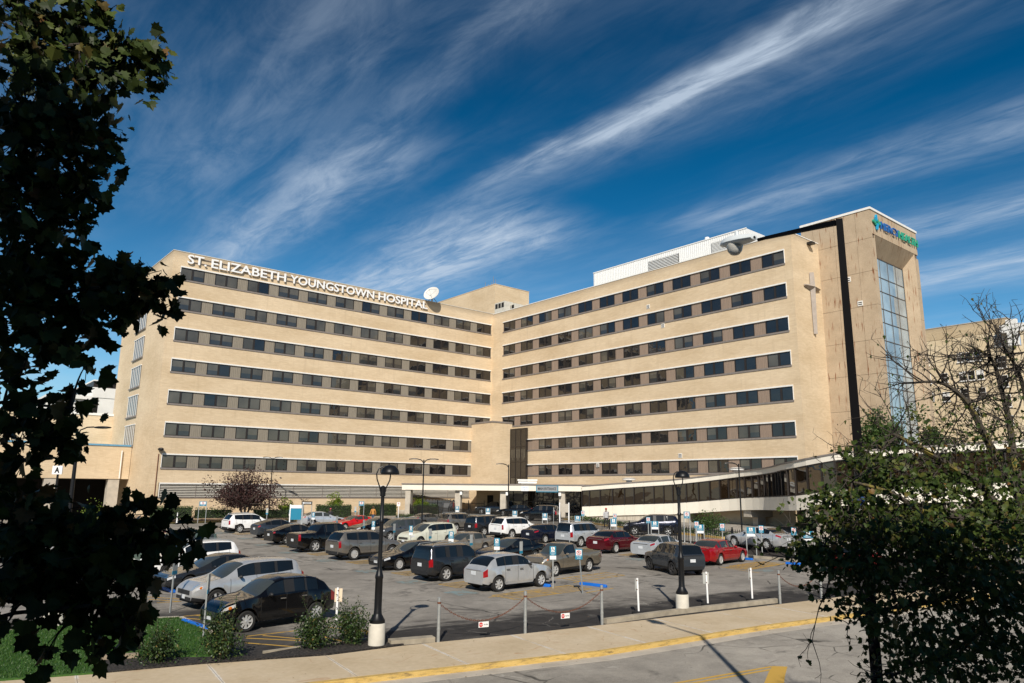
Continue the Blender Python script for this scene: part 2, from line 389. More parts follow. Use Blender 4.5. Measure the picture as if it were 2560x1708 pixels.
def asphalt_mat(name, base, dark, lot=False):
    m, t, b = base_mat(name)
    v = coords(t)
    f1 = noise(t, v, 0.22, 5, 0.62, 0.4); f2 = noise(t, v, 1.4, 5, 0.7); f3 = noise(t, v, 45, 3, 0.7)
    lo = tuple(c * 0.78 for c in base); hi = tuple(c * 1.15 for c in base)
    c = ramp(t, f1, [(0.36, lo), (0.62, hi)]).outputs[0]
    c = mixc(t, 1.0, c, ramp(t, f2, [(0.3, (0.80, 0.79, 0.78)), (0.62, (1.06, 1.05, 1.03))]).outputs[0], 'MULTIPLY')
    c = mixc(t, 1.0, c, ramp(t, f3, [(0.3, (0.72, 0.72, 0.72)), (0.7, (1.2, 1.2, 1.2))]).outputs[0], 'MULTIPLY')
    if lot:
        sp = nd(t, 'ShaderNodeSeparateXYZ'); t.links.new(v, sp.inputs[0])
        # sealed dark strip beside the pavement, worn at its edge
        e = mathn(t, 'ADD', sp.outputs[1], mathn(t, 'MULTIPLY', mathn(t, 'SUBTRACT', noise(t, coords(t, (0.25, 0.9, 1)), 1.6, 6, 0.7), 0.5), 5.5))
        k1 = nd(t, 'ShaderNodeMapRange', interpolation_type='SMOOTHSTEP'); k1.inputs[1].default_value = 5.3; k1.inputs[2].default_value = 6.9; k1.inputs[3].default_value = 1; k1.inputs[4].default_value = 0
        t.links.new(e, k1.inputs[0])
        # the stalls at the west side were resealed too
        e2 = mathn(t, 'ADD', sp.outputs[0], mathn(t, 'MULTIPLY', noise(t, coords(t, (1, 1, 1)), 0.5, 4, 0.6), 5.0))
        k2 = nd(t, 'ShaderNodeMapRange', interpolation_type='SMOOTHSTEP'); k2.inputs[1].default_value = -7.0; k2.inputs[2].default_value = -9.5; k2.inputs[3].default_value = 0; k2.inputs[4].default_value = 0.9
        t.links.new(e2, k2.inputs[0])
        e3 = mathn(t, 'ADD', sp.outputs[1], mathn(t, 'MULTIPLY', noise(t, coords(t, (1, 1, 1)), 0.6, 4, 0.6), 4.0))
        k3 = nd(t, 'ShaderNodeMapRange', interpolation_type='SMOOTHSTEP'); k3.inputs[1].default_value = 14; k3.inputs[2].default_value = 17; k3.inputs[3].default_value = 1; k3.inputs[4].default_value = 0
        t.links.new(e3, k3.inputs[0])
        st = ramp(t, noise(t, coords(t, (1, 1, 1)), 0.45, 5, 0.75, 0.6), [(0.56, (0, 0, 0)), (0.68, (0.8, 0.8, 0.8))]).outputs[0]
        k = mathn(t, 'MAXIMUM', mathn(t, 'MAXIMUM', k1.outputs[0], mathn(t, 'MULTIPLY', k2.outputs[0], k3.outputs[0])), st)
        dk = mixc(t, 1.0, dark, ramp(t, f2, [(0.3, (0.7, 0.7, 0.7)), (0.7, (1.5, 1.45, 1.4))]).outputs[0], 'MULTIPLY')
        c = mixc(t, k, c, dk)
    oil = ramp(t, noise(t, coords(t, (0.8, 1.1, 1)), 0.95, 4, 0.6, 0.4), [(0.60, (0, 0, 0)), (0.72, (0.75, 0.75, 0.75))]).outputs[0]
    c = mixc(t, oil, c, tuple(x * 0.36 for x in base))
    sp_ = ramp(t, noise(t, v, 6.5, 3, 0.6), [(0.70, (0, 0, 0)), (0.76, (0.8, 0.8, 0.8))]).outputs[0]
    c = mixc(t, sp_, c, tuple(x * 0.3 for x in base))
    vp = nd(t, 'ShaderNodeTexVoronoi', Scale=0.75, feature='DISTANCE_TO_EDGE'); t.links.new(mixc(t, 0.35, v, nd_noise_vec(t, v, 1.4)), vp.inputs['Vector'])
    pc = ramp(t, vp.outputs['Distance'], [(0.003, (1, 1, 1)), (0.010, (0, 0, 0))]).outputs[0]
    c = mixc(t, mathn(t, 'MULTIPLY', pc, ramp(t, noise(t, v, 0.5, 3), [(0.52, (0, 0, 0)), (0.62, (0.5, 0.5, 0.5))]).outputs[0]), c, tuple(min(1, x * 1.5) for x in base))
    # cracks
    vd = mixc(t, 0.22, v, nd_noise_vec(t, v, 0.9))
    vo = nd(t, 'ShaderNodeTexVoronoi', Scale=0.28 if lot else 0.55, feature='DISTANCE_TO_EDGE'); t.links.new(vd, vo.inputs['Vector'])
    cr = ramp(t, vo.outputs['Distance'], [(0.004, (1, 1, 1)), (0.012, (0, 0, 0))]).outputs[0]
    gate = ramp(t, noise(t, v, 0.35, 3), [(0.5, (0, 0, 0)), (0.6, (0.8, 0.8, 0.8))]).outputs[0]
    c = mixc(t, mathn(t, 'MULTIPLY', cr, gate), c, (0.03, 0.028, 0.025))
    t.links.new(c, b.inputs['Base Color']); b.inputs['Roughness'].default_value = 0.9; b.inputs['Specular IOR Level'].default_value = 0.25
    bump(t, b, f3, 0.35, 0.02)
    return m
def nd_noise_vec(t, v, sc):
    n = nd(t, 'ShaderNodeTexNoise', Scale=sc, Detail=4.0); t.links.new(v, n.inputs['Vector']); return n.outputs['Color']
M['asphalt'] = asphalt_mat('lot_asphalt', (0.30, 0.278, 0.248), (0.035, 0.033, 0.032), True)
M['road'] = asphalt_mat('road_asphalt', (0.355, 0.328, 0.288), (0.05, 0.05, 0.05))

def walk_mat():
    m, t, b = base_mat('pavement_concrete')
    v = coords(t); sp = nd(t, 'ShaderNodeSeparateXYZ'); t.links.new(v, sp.inputs[0])
    f1 = noise(t, v, 0.5, 5, 0.6); f2 = noise(t, v, 6, 5, 0.7)
    c = ramp(t, f1, [(0.3, (0.50, 0.395, 0.26)), (0.5, (0.575, 0.465, 0.32)), (0.72, (0.62, 0.515, 0.375))]).outputs[0]
    c = mixc(t, 1.0, c, ramp(t, f2, [(0.3, (0.9, 0.89, 0.87)), (0.7, (1.04, 1.04, 1.04))]).outputs[0], 'MULTIPLY')
    rs = ramp(t, noise(t, coords(t, (0.6, 1.6, 1)), 0.9, 4, 0.7, 1.2), [(0.62, (0, 0, 0)), (0.72, (0.7, 0.7, 0.7))]).outputs[0]
    c = mixc(t, rs, c, (0.44, 0.235, 0.12))
    # slab joints every 3.05 m with pale, crumbly mortar
    j = mathn(t, 'ABSOLUTE', mathn(t, 'SUBTRACT', mathn(t, 'FRACT', mathn(t, 'DIVIDE', mathn(t, 'ADD', sp.outputs[0], 61.0), 3.05)), 0.5))
    jw = mathn(t, 'ADD', j, mathn(t, 'MULTIPLY', mathn(t, 'SUBTRACT', noise(t, v, 7, 4, 0.7), 0.5), 0.035))
    jm = ramp(t, jw, [(0.010, (1, 1, 1)), (0.018, (0, 0, 0))]).outputs[0]
    gate = ramp(t, noise(t, v, 1.1, 3), [(0.38, (0.15, 0.15, 0.15)), (0.55, (1, 1, 1))]).outputs[0]
    c = mixc(t, mathn(t, 'MULTIPLY', jm, gate), c, (0.70, 0.66, 0.60))
    hc = nd(t, 'ShaderNodeTexVoronoi', Scale=0.8, feature='DISTANCE_TO_EDGE'); t.links.new(mixc(t, 0.3, v, nd_noise_vec(t, v, 1.5)), hc.inputs['Vector'])
    c = mixc(t, mathn(t, 'MULTIPLY', ramp(t, hc.outputs['Distance'], [(0.004, (1, 1, 1)), (0.012, (0, 0, 0))]).outputs[0], ramp(t, noise(t, v, 0.8, 3), [(0.5, (0, 0, 0)), (0.6, (0.55, 0.55, 0.55))]).outputs[0]), c, (0.40, 0.235, 0.14))
    c = mixc(t, ramp(t, noise(t, v, 9, 3, 0.6), [(0.69, (0, 0, 0)), (0.75, (0.6, 0.6, 0.6))]).outputs[0], c, (0.27, 0.20, 0.13))
    jl = ramp(t, j, [(0.0018, (1, 1, 1)), (0.0035, (0, 0, 0))]).outputs[0]
    c = mixc(t, jl, c, (0.16, 0.12, 0.09))
    t.links.new(c, b.inputs['Base Color']); b.inputs['Roughness'].default_value = 0.85; b.inputs['Specular IOR Level'].default_value = 0.2
    bump(t, b, f2, 0.2, 0.01); return m
M['walk'] = walk_mat()
def curb_mat():
    m, t, b = base_mat('yellow_curb')
    v = coords(t)
    f = noise(t, coords(t, (0.6, 3, 3)), 2.5, 6, 0.75)
    c = ramp(t, f, [(0.36, (0.32, 0.22, 0.10)), (0.45, (0.54, 0.36, 0.10)), (0.6, (0.62, 0.43, 0.145))]).outputs[0]
    dirt = ramp(t, noise(t, coords(t, (0.7, 2, 6)), 3.0, 6, 0.8), [(0.54, (0, 0, 0)), (0.66, (0.85, 0.85, 0.85))]).outputs[0]
    c = mixc(t, dirt, c, (0.10, 0.075, 0.05))
    t.links.new(c, b.inputs['Base Color']); b.inputs['Roughness'].default_value = 0.75; return m
M['curb'] = curb_mat()
def grass_mat():
    m, t, b = base_mat('lawn')
    v = coords(t); f = noise(t, coords(t, (3, 3, 3)), 6, 6, 0.8); f2 = noise(t, v, 0.8, 3)
    c = ramp(t, f, [(0.3, (0.012, 0.045, 0.006)), (0.5, (0.04, 0.12, 0.013)), (0.72, (0.09, 0.19, 0.025))]).outputs[0]
    c = mixc(t, 1.0, c, ramp(t, f2, [(0.3, (0.8, 0.85, 0.7)), (0.7, (1.1, 1.05, 1.0))]).outputs[0], 'MULTIPLY')
    t.links.new(c, b.inputs['Base Color']); b.inputs['Roughness'].default_value = 0.8; bump(t, b, f, 0.8, 0.05); return m
M['lawn'] = grass_mat()
M['blade'] = mat('grass_blade', (0.06, 0.17, 0.018), 0.6, var=0.4, scale=1.5)
def mulch_mat(name, c0, c1, c2, sc=14):
    m, t, b = base_mat(name)
    v = coords(t); f = noise(t, v, sc, 6, 0.85); vo = nd(t, 'ShaderNodeTexVoronoi', Scale=sc * 1.3); t.links.new(v, vo.inputs['Vector'])
    x = mathn(t, 'ADD', mathn(t, 'MULTIPLY', f, 0.6), mathn(t, 'MULTIPLY', vo.outputs['Distance'], 0.5))
    c = ramp(t, x, [(0.3, c0), (0.55, c1), (0.8, c2)]).outputs[0]
    t.links.new(c, b.inputs['Base Color']); b.inputs['Roughness'].default_value = 0.95; bump(t, b, x, 1.0, 0.08); return m
M['mulch'] = mulch_mat('dark_mulch', (0.006, 0.005, 0.005), (0.028, 0.024, 0.022), (0.085, 0.07, 0.06))
M['bed_gravel'] = mulch_mat('tan_stones', (0.10, 0.07, 0.045), (0.28, 0.20, 0.13), (0.45, 0.34, 0.23), 9)
M['earth'] = mat('dry_earth', (0.20, 0.16, 0.11), 0.95, var=0.25, scale=0.3)

# one ground sheet to the horizon
mb = MB()
xs = [-2500, -300, -120, 0, 120, 300, 2500]; ys = [-400, -100, 0, 65, 130, 400, 4000]
for i in range(6):
    for j in range(6):
        a = [(xs[i], ys[j]), (xs[i + 1], ys[j]), (xs[i + 1], ys[j + 1]), (xs[i], ys[j + 1])]
        mb.quad(*[(x, y, G1 * min(max(y, -60), 130) - 0.32) for x, y in a])
tag(mb.build('ground', M['earth']), kind='structure')

curb_px = [zB(1420, 1568), zC(0, 1530), zC(740, 1415), zC(1480, 1300), zC(2130, 1215)]
curb = [xy(gnd(860, 1700))] + g2(*curb_px)
s0, q0 = rf(curb[0]); s1, q1 = rf(curb[1])
curb = [xy(wf(s0 - 45, q0 - 45 * (q1 - q0) / (s1 - s0) * 0.6 + (0)))] + curb
s1, q1 = rf(curb[-1]); curb += [xy(wf(s1 + 40, q1))]
inner = g2(zD(0, 1555), zD(640, 1510), zD(1300, 1450), zA(1140, 1568), zB(0, 1485), zB(330, 1450), zB(1115, 1372), zB(1850, 1290), zC(1600, 1110))
s0, q0 = rf(inner[0]); sl_ = (rf(inner[1])[1] - q0) / (rf(inner[1])[0] - s0)
inner = [xy(wf(s0 - 40, q0 - 6))] + inner
s1, q1 = rf(inner[-1]); inner += [xy(wf(s1 + 40, q1))]

# lot: from the back of the pavement to the hospital
lot = inner + [(70, 132), (-130, 132), (-130, -10)]
tag(slab('parking_lot', lot, 0.0, M['asphalt']), kind='structure')
# road, gutter, kerb, pavement
def off_line(line, d):
    out = []
    for p in line:
        s, q = rf(p); w = wf(s, q + d); out.append((w.x, w.y))
    return out
def qline(line):
    L = sorted(rf(p) for p in line)
    def f(s):
        for (a, qa), (b, qb) in zip(L[:-1], L[1:]):
            if s <= b or (b, qb) == L[-1]: return qa + (qb - qa) * (s - a) / (b - a)
    return f, [p[0] for p in L]
def strip(name, fa, fb, ss, off, m, thick=0.2):
    """a run of ground between two lines across the road frame (fa nearer the lot)"""
    mb = MB(); ss = sorted(ss)
    for s0, s1 in zip(ss[:-1], ss[1:]):
        if s1 - s0 < 1e-4: continue
        P = [(s0, fb(s0)), (s1, fb(s1)), (s1, fa(s1)), (s0, fa(s0))]
        mb.quad(*[(s, q, zg(wf(s, q).y) + off) for s, q in P])
        mb.quad(*[(s, q, zg(wf(s, q).y) + o_) for (s, q), o_ in ((P[0], off - thick), (P[1], off - thick), (P[1], off), (P[0], off))])
        mb.quad(*[(s, q, zg(wf(s, q).y) + o_) for (s, q), o_ in ((P[2], off - thick), (P[3], off - thick), (P[3], off), (P[2], off))])
    o = mb.build(name, m); o.location = K0; o.rotation_euler = (0, 0, RA); return o
fC, sC = qline(curb); fI, sI = qline(inner)
SS = sorted({round(s, 3) for s in sC + sI if -44 < s < 45} | {-44.0, 45.0})
sh = lambda f, d: (lambda s: f(s) + d)
tag(strip('road', sh(fC, -0.5), lambda s: -14.0 + min(0, fC(s)), SS, -0.135, M['road'], 0.15), kind='structure')
tag(strip('gutter', sh(fC, -0.02), sh(fC, -0.52), SS, -0.128, M['concrete'], 0.15), kind='structure')
tag(strip('kerb', sh(fC, 0.13), sh(fC, -0.02), SS, 0.012, M['curb'], 0.3), kind='structure')
tag(strip('pavement', fI, sh(fC, 0.132), SS, 0.015, M['walk'], 0.2), kind='structure')
if 0: tag(slab('road', off_line(curb, -0.5) + [xy(wf(60, -12)), xy(wf(-60, -12 + min(0, rf(curb[0])[1])))], -0.135, M['road'], 0.15), kind='structure')
if 0: tag(slab('gutter', off_line(curb, -0.02) + off_line(curb, -0.52)[::-1], -0.128, M['concrete'], 0.15), kind='structure')
if 0: tag(slab('kerb', off_line(curb, 0.17) + off_line(curb, -0.02)[::-1], 0.012, M['curb'], 0.3), kind='structure')
if 0: tag(slab('pavement', inner + off_line(curb, 0.172)[::-1], 0.015, M['walk'], 0.2), kind='structure')
tag(slab('near_pavement', [xy(wf(60, -12.05)), xy(wf(-60, -12.05 + min(0, rf(curb[0])[1]))), xy(wf(-60, -40)), xy(wf(60, -40))], 0.0, M['walk'], 0.2), kind='structure')

# yellow centre lines of the road
def zR(x, y): return (1700 + x / 3.917, 1560 + y / 3.917)
mb = MB()
a, b_ = gnd(*zR(0, 572), -0.13), gnd(*zR(900, 418), -0.13)
dirv = (b_ - a).normalized(); nrm = Vector((-dirv.y, dirv.x, 0))
for o_ in (0.0, 0.21):
    p = a - dirv * 40 - nrm * o_; q = b_ - nrm * o_
    sheet_strip(mb, p, q, 0.11, -0.130)
pl = [gnd(*zR(x, y), -0.13) for x, y in [(905, 412), (1052, 418), (1030, 500), (1010, 640), (800, 640), (865, 480)]]
mb.add([(p.x, p.y, zg(p.y) - 0.1295) for p in pl], [tuple(range(6))[::-1]])
def worn_paint(name, col, under, cover=0.45, sc=5):
    m, t, b = base_mat(name)
    f = noise(t, coords(t), sc, 6, 0.75)
    c = ramp(t, f, [(cover - 0.07, under), (cover + 0.05, col)]).outputs[0]
    t.links.new(c, b.inputs['Base Color']); b.inputs['Roughness'].default_value = 0.8; return m
M['yellow_line'] = worn_paint('yellow_road_paint', (0.56, 0.34, 0.06), (0.25, 0.19, 0.11), 0.34)
M['stall_yellow'] = worn_paint('faded_yellow_paint', (0.52, 0.31, 0.055), (0.16, 0.13, 0.09), 0.40)
M['stall_teal'] = worn_paint('faded_teal_paint', (0.19, 0.27, 0.28), (0.21, 0.185, 0.155), 0.52, 3)
tag(mb.build('road_markings', M['yellow_line']), kind='structure')

# lawn island beside the lot, mulch bed with timber edging, low concrete kerbs
lawn = g2(zD(-500, 1330), zD(30, 1245), zD(300, 1200), zD(520, 1185), zD(1150, 1155), zD(1345, 1250), zD(1430, 1385), zD(1290, 1405), zD(885, 1405), zD(640, 1420), zD(600, 1515), zD(0, 1560), zD(-700, 1610))
tag(slab('lawn', lawn, 0.06, M['lawn'], 0.2), kind='structure')
kl = g2(zD(-500, 1330), zD(30, 1245), zD(300, 1200), zD(520, 1185), zD(1150, 1155), zD(1345, 1250))
ctr = Vector((sum(p[0] for p in lawn) / len(lawn), sum(p[1] for p in lawn) / len(lawn), 0))
def widen(line, w, away):
    out = []
    for p in line:
        v = Vector((p[0], p[1], 0)) - away; v = v.normalized() * w; out.append((p[0] + v.x, p[1] + v.y))
    return out
mbk = MB()
for i in range(len(kl) - 1):
    p = Vector((*kl[i], 0)); q = Vector((*kl[i + 1], 0)); d = (q - p).normalized(); n = Vector((-d.y, d.x, 0)) * 0.07
    if n.dot(p - ctr) < 0: n = -n
    poly = [xy(p), xy(q), xy(q + n * 2), xy(p + n * 2)]
    ar = (poly[1][0] - poly[0][0]) * (poly[2][1] - poly[0][1]) - (poly[2][0] - poly[0][0]) * (poly[1][1] - poly[0][1])
    if ar < 0: poly = poly[::-1]
    mbk.prism(poly, lambda x, y: zg(y) - 0.2, lambda x, y: zg(y) + 0.085)
tag(mbk.build('lawn_kerb', M['concrete']), kind='structure')
bed = g2(zD(600, 1515), zD(640, 1420), zD(885, 1412), zD(1290, 1412), zD(1650, 1400), zA(940, 1492), zA(1270, 1460), zA(1500, 1440), zA(1650, 1420), zA(1815, 1475), zA(1140, 1562), zD(1300, 1447))
tag(slab('mulch_bed', bed, 0.05, M['mulch'], 0.2), kind='structure')
mb = MB()
def curb_run(mb, px, w, h, off=0.0, mi=0):
    pts = [gnd(*p) for p in px]
    for i in range(len(pts) - 1):
        p, q = Vector((pts[i].x, pts[i].y, 0)), Vector((pts[i + 1].x, pts[i + 1].y, 0)); d = (q - p).normalized(); n = Vector((-d.y, d.x, 0)) * w
        mb.prism([xy(p), xy(q), xy(q + n), xy(p + n)], lambda x, y: zg(y) - 0.15, lambda x, y: zg(y) + h, mi)
curb_run(mb, [zC(62, 1285), zC(580, 1212), zC(1150, 1145), zC(1598, 1095)], 0.22, 0.17)
M['old_kerb'] = mat('weathered_kerb', (0.34, 0.295, 0.225), 0.9, var=0.25, scale=2.5, bmp=0.2)
tag(mb.build('low_kerb', M['old_kerb']), 'low weathered concrete kerb between the pavement and the lot, behind the white marker posts', 'kerb', kind='structure')
mb = MB(); curb_run(mb, [zA(1700, 1480), zA(2095, 1447)], 0.35, 0.15)
tag(mb.build('short_kerb', M['old_kerb']), kind='structure')
mb = MB(); curb_run(mb, [zD(640, 1432), zD(888, 1418)], 0.16, 0.16)
tag(mb.build('timber_edging', mat('grey_timber', (0.30, 0.24, 0.17), 0.9, var=0.25, scale=2, stretch=(0.4, 4, 4))), 'short weathered timber edging at the end of the mulch bed', 'edging')
mb = MB(); curb_run(mb, [zA(570, 1552), zA(940, 1500), zA(1270, 1465), zA(1500, 1430)], 0.12, 0.07)
tag(mb.build('bed_kerb', M['old_kerb']), kind='structure')

# ---- stall paint
mbY, mbT = MB(), MB()
def ln(*pts, w=0.10):
    for p, q in zip(pts[:-1], pts[1:]): sheet_strip(mbY, gnd(*p), gnd(*q), w, 0.004)
for a, b_ in [((405, 1395), (860, 1343)), ((560, 1387), (1160, 1440)), ((410, 1410), (1270, 1450)), ((405, 1452), (940, 1495)), ((1100, 1398), (1275, 1443)), ((1440, 1330), (1510, 1362)), ((1120, 1310), (1510, 1355))]:
    ln(zA(*a), zA(*b_))
for a, b_ in [((385, 825), (745, 790)), ((550, 810), (760, 830)), ((415, 847), (760, 874)), ((-60, 575), (420, 607)), ((60, 652), (375, 634)), ((-40, 605), (370, 636)), ((20, 385), (225, 358)), ((20, 372), (225, 395)), ((0, 408), (225, 412))]:
    ln(zE(*a), zE(*b_))
def hatch(p0, h, L=4.8, W=1.6, n=10, w=0.085):
    """striped access aisle: p0 near left corner, heading h (degrees)"""
    u = Vector((math.cos(R(h)), math.sin(R(h)), 0)); v = Vector((u.y, -u.x, 0))
    p0 = Vector((p0[0], p0[1], 0)); A, B_, C_, D_ = p0, p0 + u * L, p0 + u * L + v * W, p0 + v * W
    for a, b_ in ((A, B_), (B_, C_), (C_, D_), (D_, A)): sheet_strip(mbY, a, b_, w, 0.004 + 0.0003 * rnd.random())
    m_ = 6
    for i in range(m_):                      # stripes run nearly along the aisle, slanting across it
        t0, t1 = (i - 1.2) / (m_ - 1), (i + 0.6) / (m_ - 1); k0 = max(0.0, -t0 / (t1 - t0)); k1 = min(1.0, (1 - t0) / (t1 - t0))
        if k1 - k0 > 0.15: sheet_strip(mbY, A + u * (L * k0) + v * (W * (t0 + (t1 - t0) * k0)), A + u * (L * k1) + v * (W * (t0 + (t1 - t0) * k1)), w, 0.0046)
def teal(p0, h, s=1.3):
    u = Vector((math.cos(R(h)), math.sin(R(h)), 0)); v = Vector((u.y, -u.x, 0)); p = Vector((p0[0], p0[1], 0))
    c = [p, p + u * s, p + u * s + v * s, p + v * s]
    mbT.quad(*[(q.x, q.y, zg(q.y) + 0.004) for q in c])
# ================================================================== hospital (local x along the right wing, local -y along the left wing)
HX, HY, HTH = -3.098, 113.806, 50.125
uR = Vector((math.cos(R(HTH)), -math.sin(R(HTH)), 0)); uB = Vector((math.sin(R(HTH)), math.cos(R(HTH)), 0)); HC = Vector((HX, HY, 0))
def hl(p): v = Vector(p) - HC; return (v.dot(uR), v.dot(uB), p[2])
def hw(x, y, z=0.0): return HC + uR * x + uB * y + Vector((0, 0, z))
def _pl(px, py, pt, n):
    d = ray(px, py); return EYE + d * ((pt - EYE).dot(n) / d.dot(n))
def on_x(px, py, x): return hl(_pl(px, py, HC + uR * x, uR))
def on_y(px, py, y): return hl(_pl(px, py, HC + uB * y, uB))
def zL(x, y): return (380 + x / 3.264, 600 + y / 3.264)
def z2(x, y): return (1000 + x / 3.92, 680 + y / 3.92)
def z3(x, y): return (1400 + x / 3.357, 500 + y / 3.357)
def z4(x, y): return (1950 + x / 2.53, 480 + y / 2.53)
def w6(x, y): return (x / 2.24, 600 + y / 2.24)
def r4(x, y): return (2240 + x / 3.734, 780 + y / 3.734)
def h_thing(name, label, cat, group=None): return thing(name, label, cat, (HX, HY, 0), -R(HTH), group)

hosp = h_thing('hospital_building', 'long tan brick hospital of two seven storey wings meeting at a corner, with ribbon windows', 'hospital')
HEADS = [30.57 - 3.66 * k for k in range(6)] + [8.68]
SPAN = 1.77                                    # head trim to sill
LW = (-46.98, -0.22); RW = (2.62, 50.08)
DEP = 0.16
# --- brick walls
mb = MB()
mb.box(-21.8, -DEP, -47.9, 6.0, -1, 32.0)       # left wing core
zt = 32.3
bands = [(HEADS[0], zt)] + [(HEADS[k + 1], HEADS[k] - SPAN) for k in range(6)] + [(5.46, HEADS[6] - SPAN), (-1.0, 3.74)]
for z0, z1 in bands: mb.box(-DEP, 0, -47.0, -0.2, z0, z1)
mb.box(-DEP, 0, -47.9, -47.0, -1, zt); mb.box(-DEP, 0, -0.2, 0.0, -1, zt)
mb.box(-DEP, 0, -3.8, -0.2, 3.74, 5.46)
for y0, y1, z0, z1 in ((-47.9, -47.55, 32.0, zt), (5.65, 6.0, 32.0, zt)): mb.box(-21.8, -DEP, y0, y1, z0, z1)
mb.box(-21.8, -21.45, -47.55, 5.65, 32.0, zt); mb.box(-0.5, -DEP, -47.55, 0.0, 32.0, zt)
mb.build('left_wing_wall', M['brick'], hosp)
mb = MB()
mb.box(0.0, 50.9, DEP, 18.0, -1, 31.9)
zt2 = 32.2
bands = [(HEADS[0], zt2)] + [(HEADS[k + 1], HEADS[k] - SPAN) for k in range(6)] + [(-1.0, HEADS[6] - SPAN)]
for z0, z1 in bands: mb.box(2.62, 50.08, 0, DEP, z0, z1)
mb.box(0.0, 2.62, 0, DEP, -1, zt2); mb.box(50.08, 50.9, 0, DEP, -1, zt2)
mb.box(50.55, 50.9, DEP, 18, 31.9, zt2); mb.box(0.0, 50.55, DEP, 0.5, 31.9, zt2)
mb.build('right_wing_wall', M['brick'], hosp)
# --- roofs and copings
mb = MB(); mb.box(-21.4, -0.55, -47.5, 5.6, 32.0, 32.06); mb.box(0.05, 50.5, 0.55, 17.9, 31.9, 31.96); mb.build('roof', M['roof'], hosp)
mb = MB(); mb.box(-0.52, 0.05, -47.95, 0.05, 32.3, 32.38); mb.box(-21.85, -0.53, -47.95, -47.5, 32.3, 32.38); mb.build('coping', M['concrete_light'], hosp)
mb = MB(); mb.box(0.1, 50.95, -0.05, 0.52, 32.2, 32.29); mb.box(50.5, 50.95, 0.53, 5.8, 32.2, 32.29); mb.build('coping', M['white_trim'], hosp)

# --- ribbons: panels, white head trim, sill
def ribbon(left, k):
    z1 = HEADS[k]; zg1, zg0, zs = z1 - 0.15, z1 - 1.57, z1 - SPAN
    a, b = LW if left else RW
    def bx(mb, u0, u1, d0, d1, za, zb):      # u along wall, d outwards (0 = wall face)
        if left: mb.box(d0, d1, u0, u1, za, zb)
        else: mb.box(u0, u1, -d1, -d0, za, zb)
    p = MB(); wins = [(LW[1] - 0.09 - 3.99 * i - 2.71, LW[1] - 0.09 - 3.99 * i) if left else (2.83 + 4.047 * i, 5.47 + 4.047 * i) for i in range(12)]
    edges = sorted(wins); cur = a
    for w0, w1 in edges:
        if w0 - cur > 0.05: bx(p, cur, w0, -DEP + 0.004, -0.085, zg0, zg1)
        n = int((w0 - cur) / 0.19)
        for j in range(1, n):
            u = cur + (w0 - cur) * j / n; bx(p, u - 0.02, u + 0.02, -0.085, -0.06, zg0, zg1)
        cur = w1
    if b - cur > 0.05: bx(p, cur, b, -DEP + 0.004, -0.085, zg0, zg1)
    bx(p, a, b, -DEP + 0.001, -DEP + 0.0039, zg0, zg1)
    p.build('panel_band', M['spandrel_grey'] if left else M['spandrel_brown'], hosp)
    t = MB(); bx(t, a, b, -DEP + 0.004, 0.075, zg1, z1 - 0.002); bx(t, (a if left else b - 0.07), (a + 0.07 if left else b), -DEP + 0.006, 0.05, zg0, zg1 - 0.002)
    t.build('head_trim', M['white_trim'], hosp)
    t = MB(); bx(t, a, b, -DEP + 0.004, 0.07, zs + 0.002, zs + 0.07); bx(t, a, b, -DEP + 0.004, 0.03, zs + 0.07, zg0 - 0.002); t.build('sill', M['sill'], hosp)
    return [(u0, u1, zg0, zg1) for u0, u1 in wins]
WINS = []
for k in range(7):
    for left in (True, False):
        for i, (u0, u1, z0, z1) in enumerate(ribbon(left, k)):
            if left: c = hw(0, (u0 + u1) / 2, (z0 + z1) / 2); n = uR
            else: c = hw((u0 + u1) / 2, 0, (z0 + z1) / 2); n = -uB
            d = EYE - c; hid = k >= 5 and ((left and u1 > -3.7) or (not left and u0 < 8.6))
            if hid: continue
            WINS.append((d.normalized().dot(n) / d.length_squared, left, k, i, u0, u1, z0, z1))
WINS.sort(key=lambda w: -w[0])
def window_mesh(fr, pn, left, k, i, u0, u1, z0, z1):
    def bx(mb, a, b, d0, d1, za, zb, mi=0):
        if left: mb.box(d0, d1, a, b, za, zb, mi)
        else: mb.box(a, b, -d1, -d0, za, zb, mi)
    w = 0.075
    bx(fr, u0, u1, -0.155, -0.03, z1 - w, z1); bx(fr, u0, u1, -0.155, -0.03, z0, z0 + w)
    um = (u0 + u1) / 2
    bx(fr, u0, u0 + w, -0.155, -0.03, z0 + w, z1 - w); bx(fr, u1 - w, u1, -0.155, -0.03, z0 + w, z1 - w)
    bx(fr, um - 0.11, um + 0.11, -0.155, -0.025, z0 + w, z1 - w)
    rr = random.Random(k * 97 + i * 13 + (5 if left else 0))
    pb = (0.85 if left and i > 3 else 0.25) if left else (0.5 if i > 7 else 0.3)
    for a, b in ((u0 + w, um - 0.11), (um + 0.11, u1 - w)):
        f = rr.choice((1.0, 0.62, 0.6, 0.55, 1.0)) if rr.random() < pb else 0.0
        if not left and f == 1.0: f = rr.choice((1.0, 0.0))
        h = z1 - z0 - 2 * w; zb = z1 - w - h * f; tl = rr.uniform(-0.008, 0.008)
        def q(za, zc, mi):
            if zc - za < 0.02: return
            dd = -0.075
            if left: pn.quad((dd + tl, a, za), (dd - tl, b, za), (dd - tl, b, zc), (dd + tl, a, zc), mi)
            else: pn.quad((a, -dd + tl, za), (b, -dd - tl, za), (b, -dd - tl, zc), (a, -dd + tl, zc), mi)
        q(zb, z1 - w, 1); q(z0 + w, zb, 2 if 0 < f else 0)
PANE = [M['glass'], M['blind'], M['blind_blue']]
rest_f, rest_p = MB(), MB()
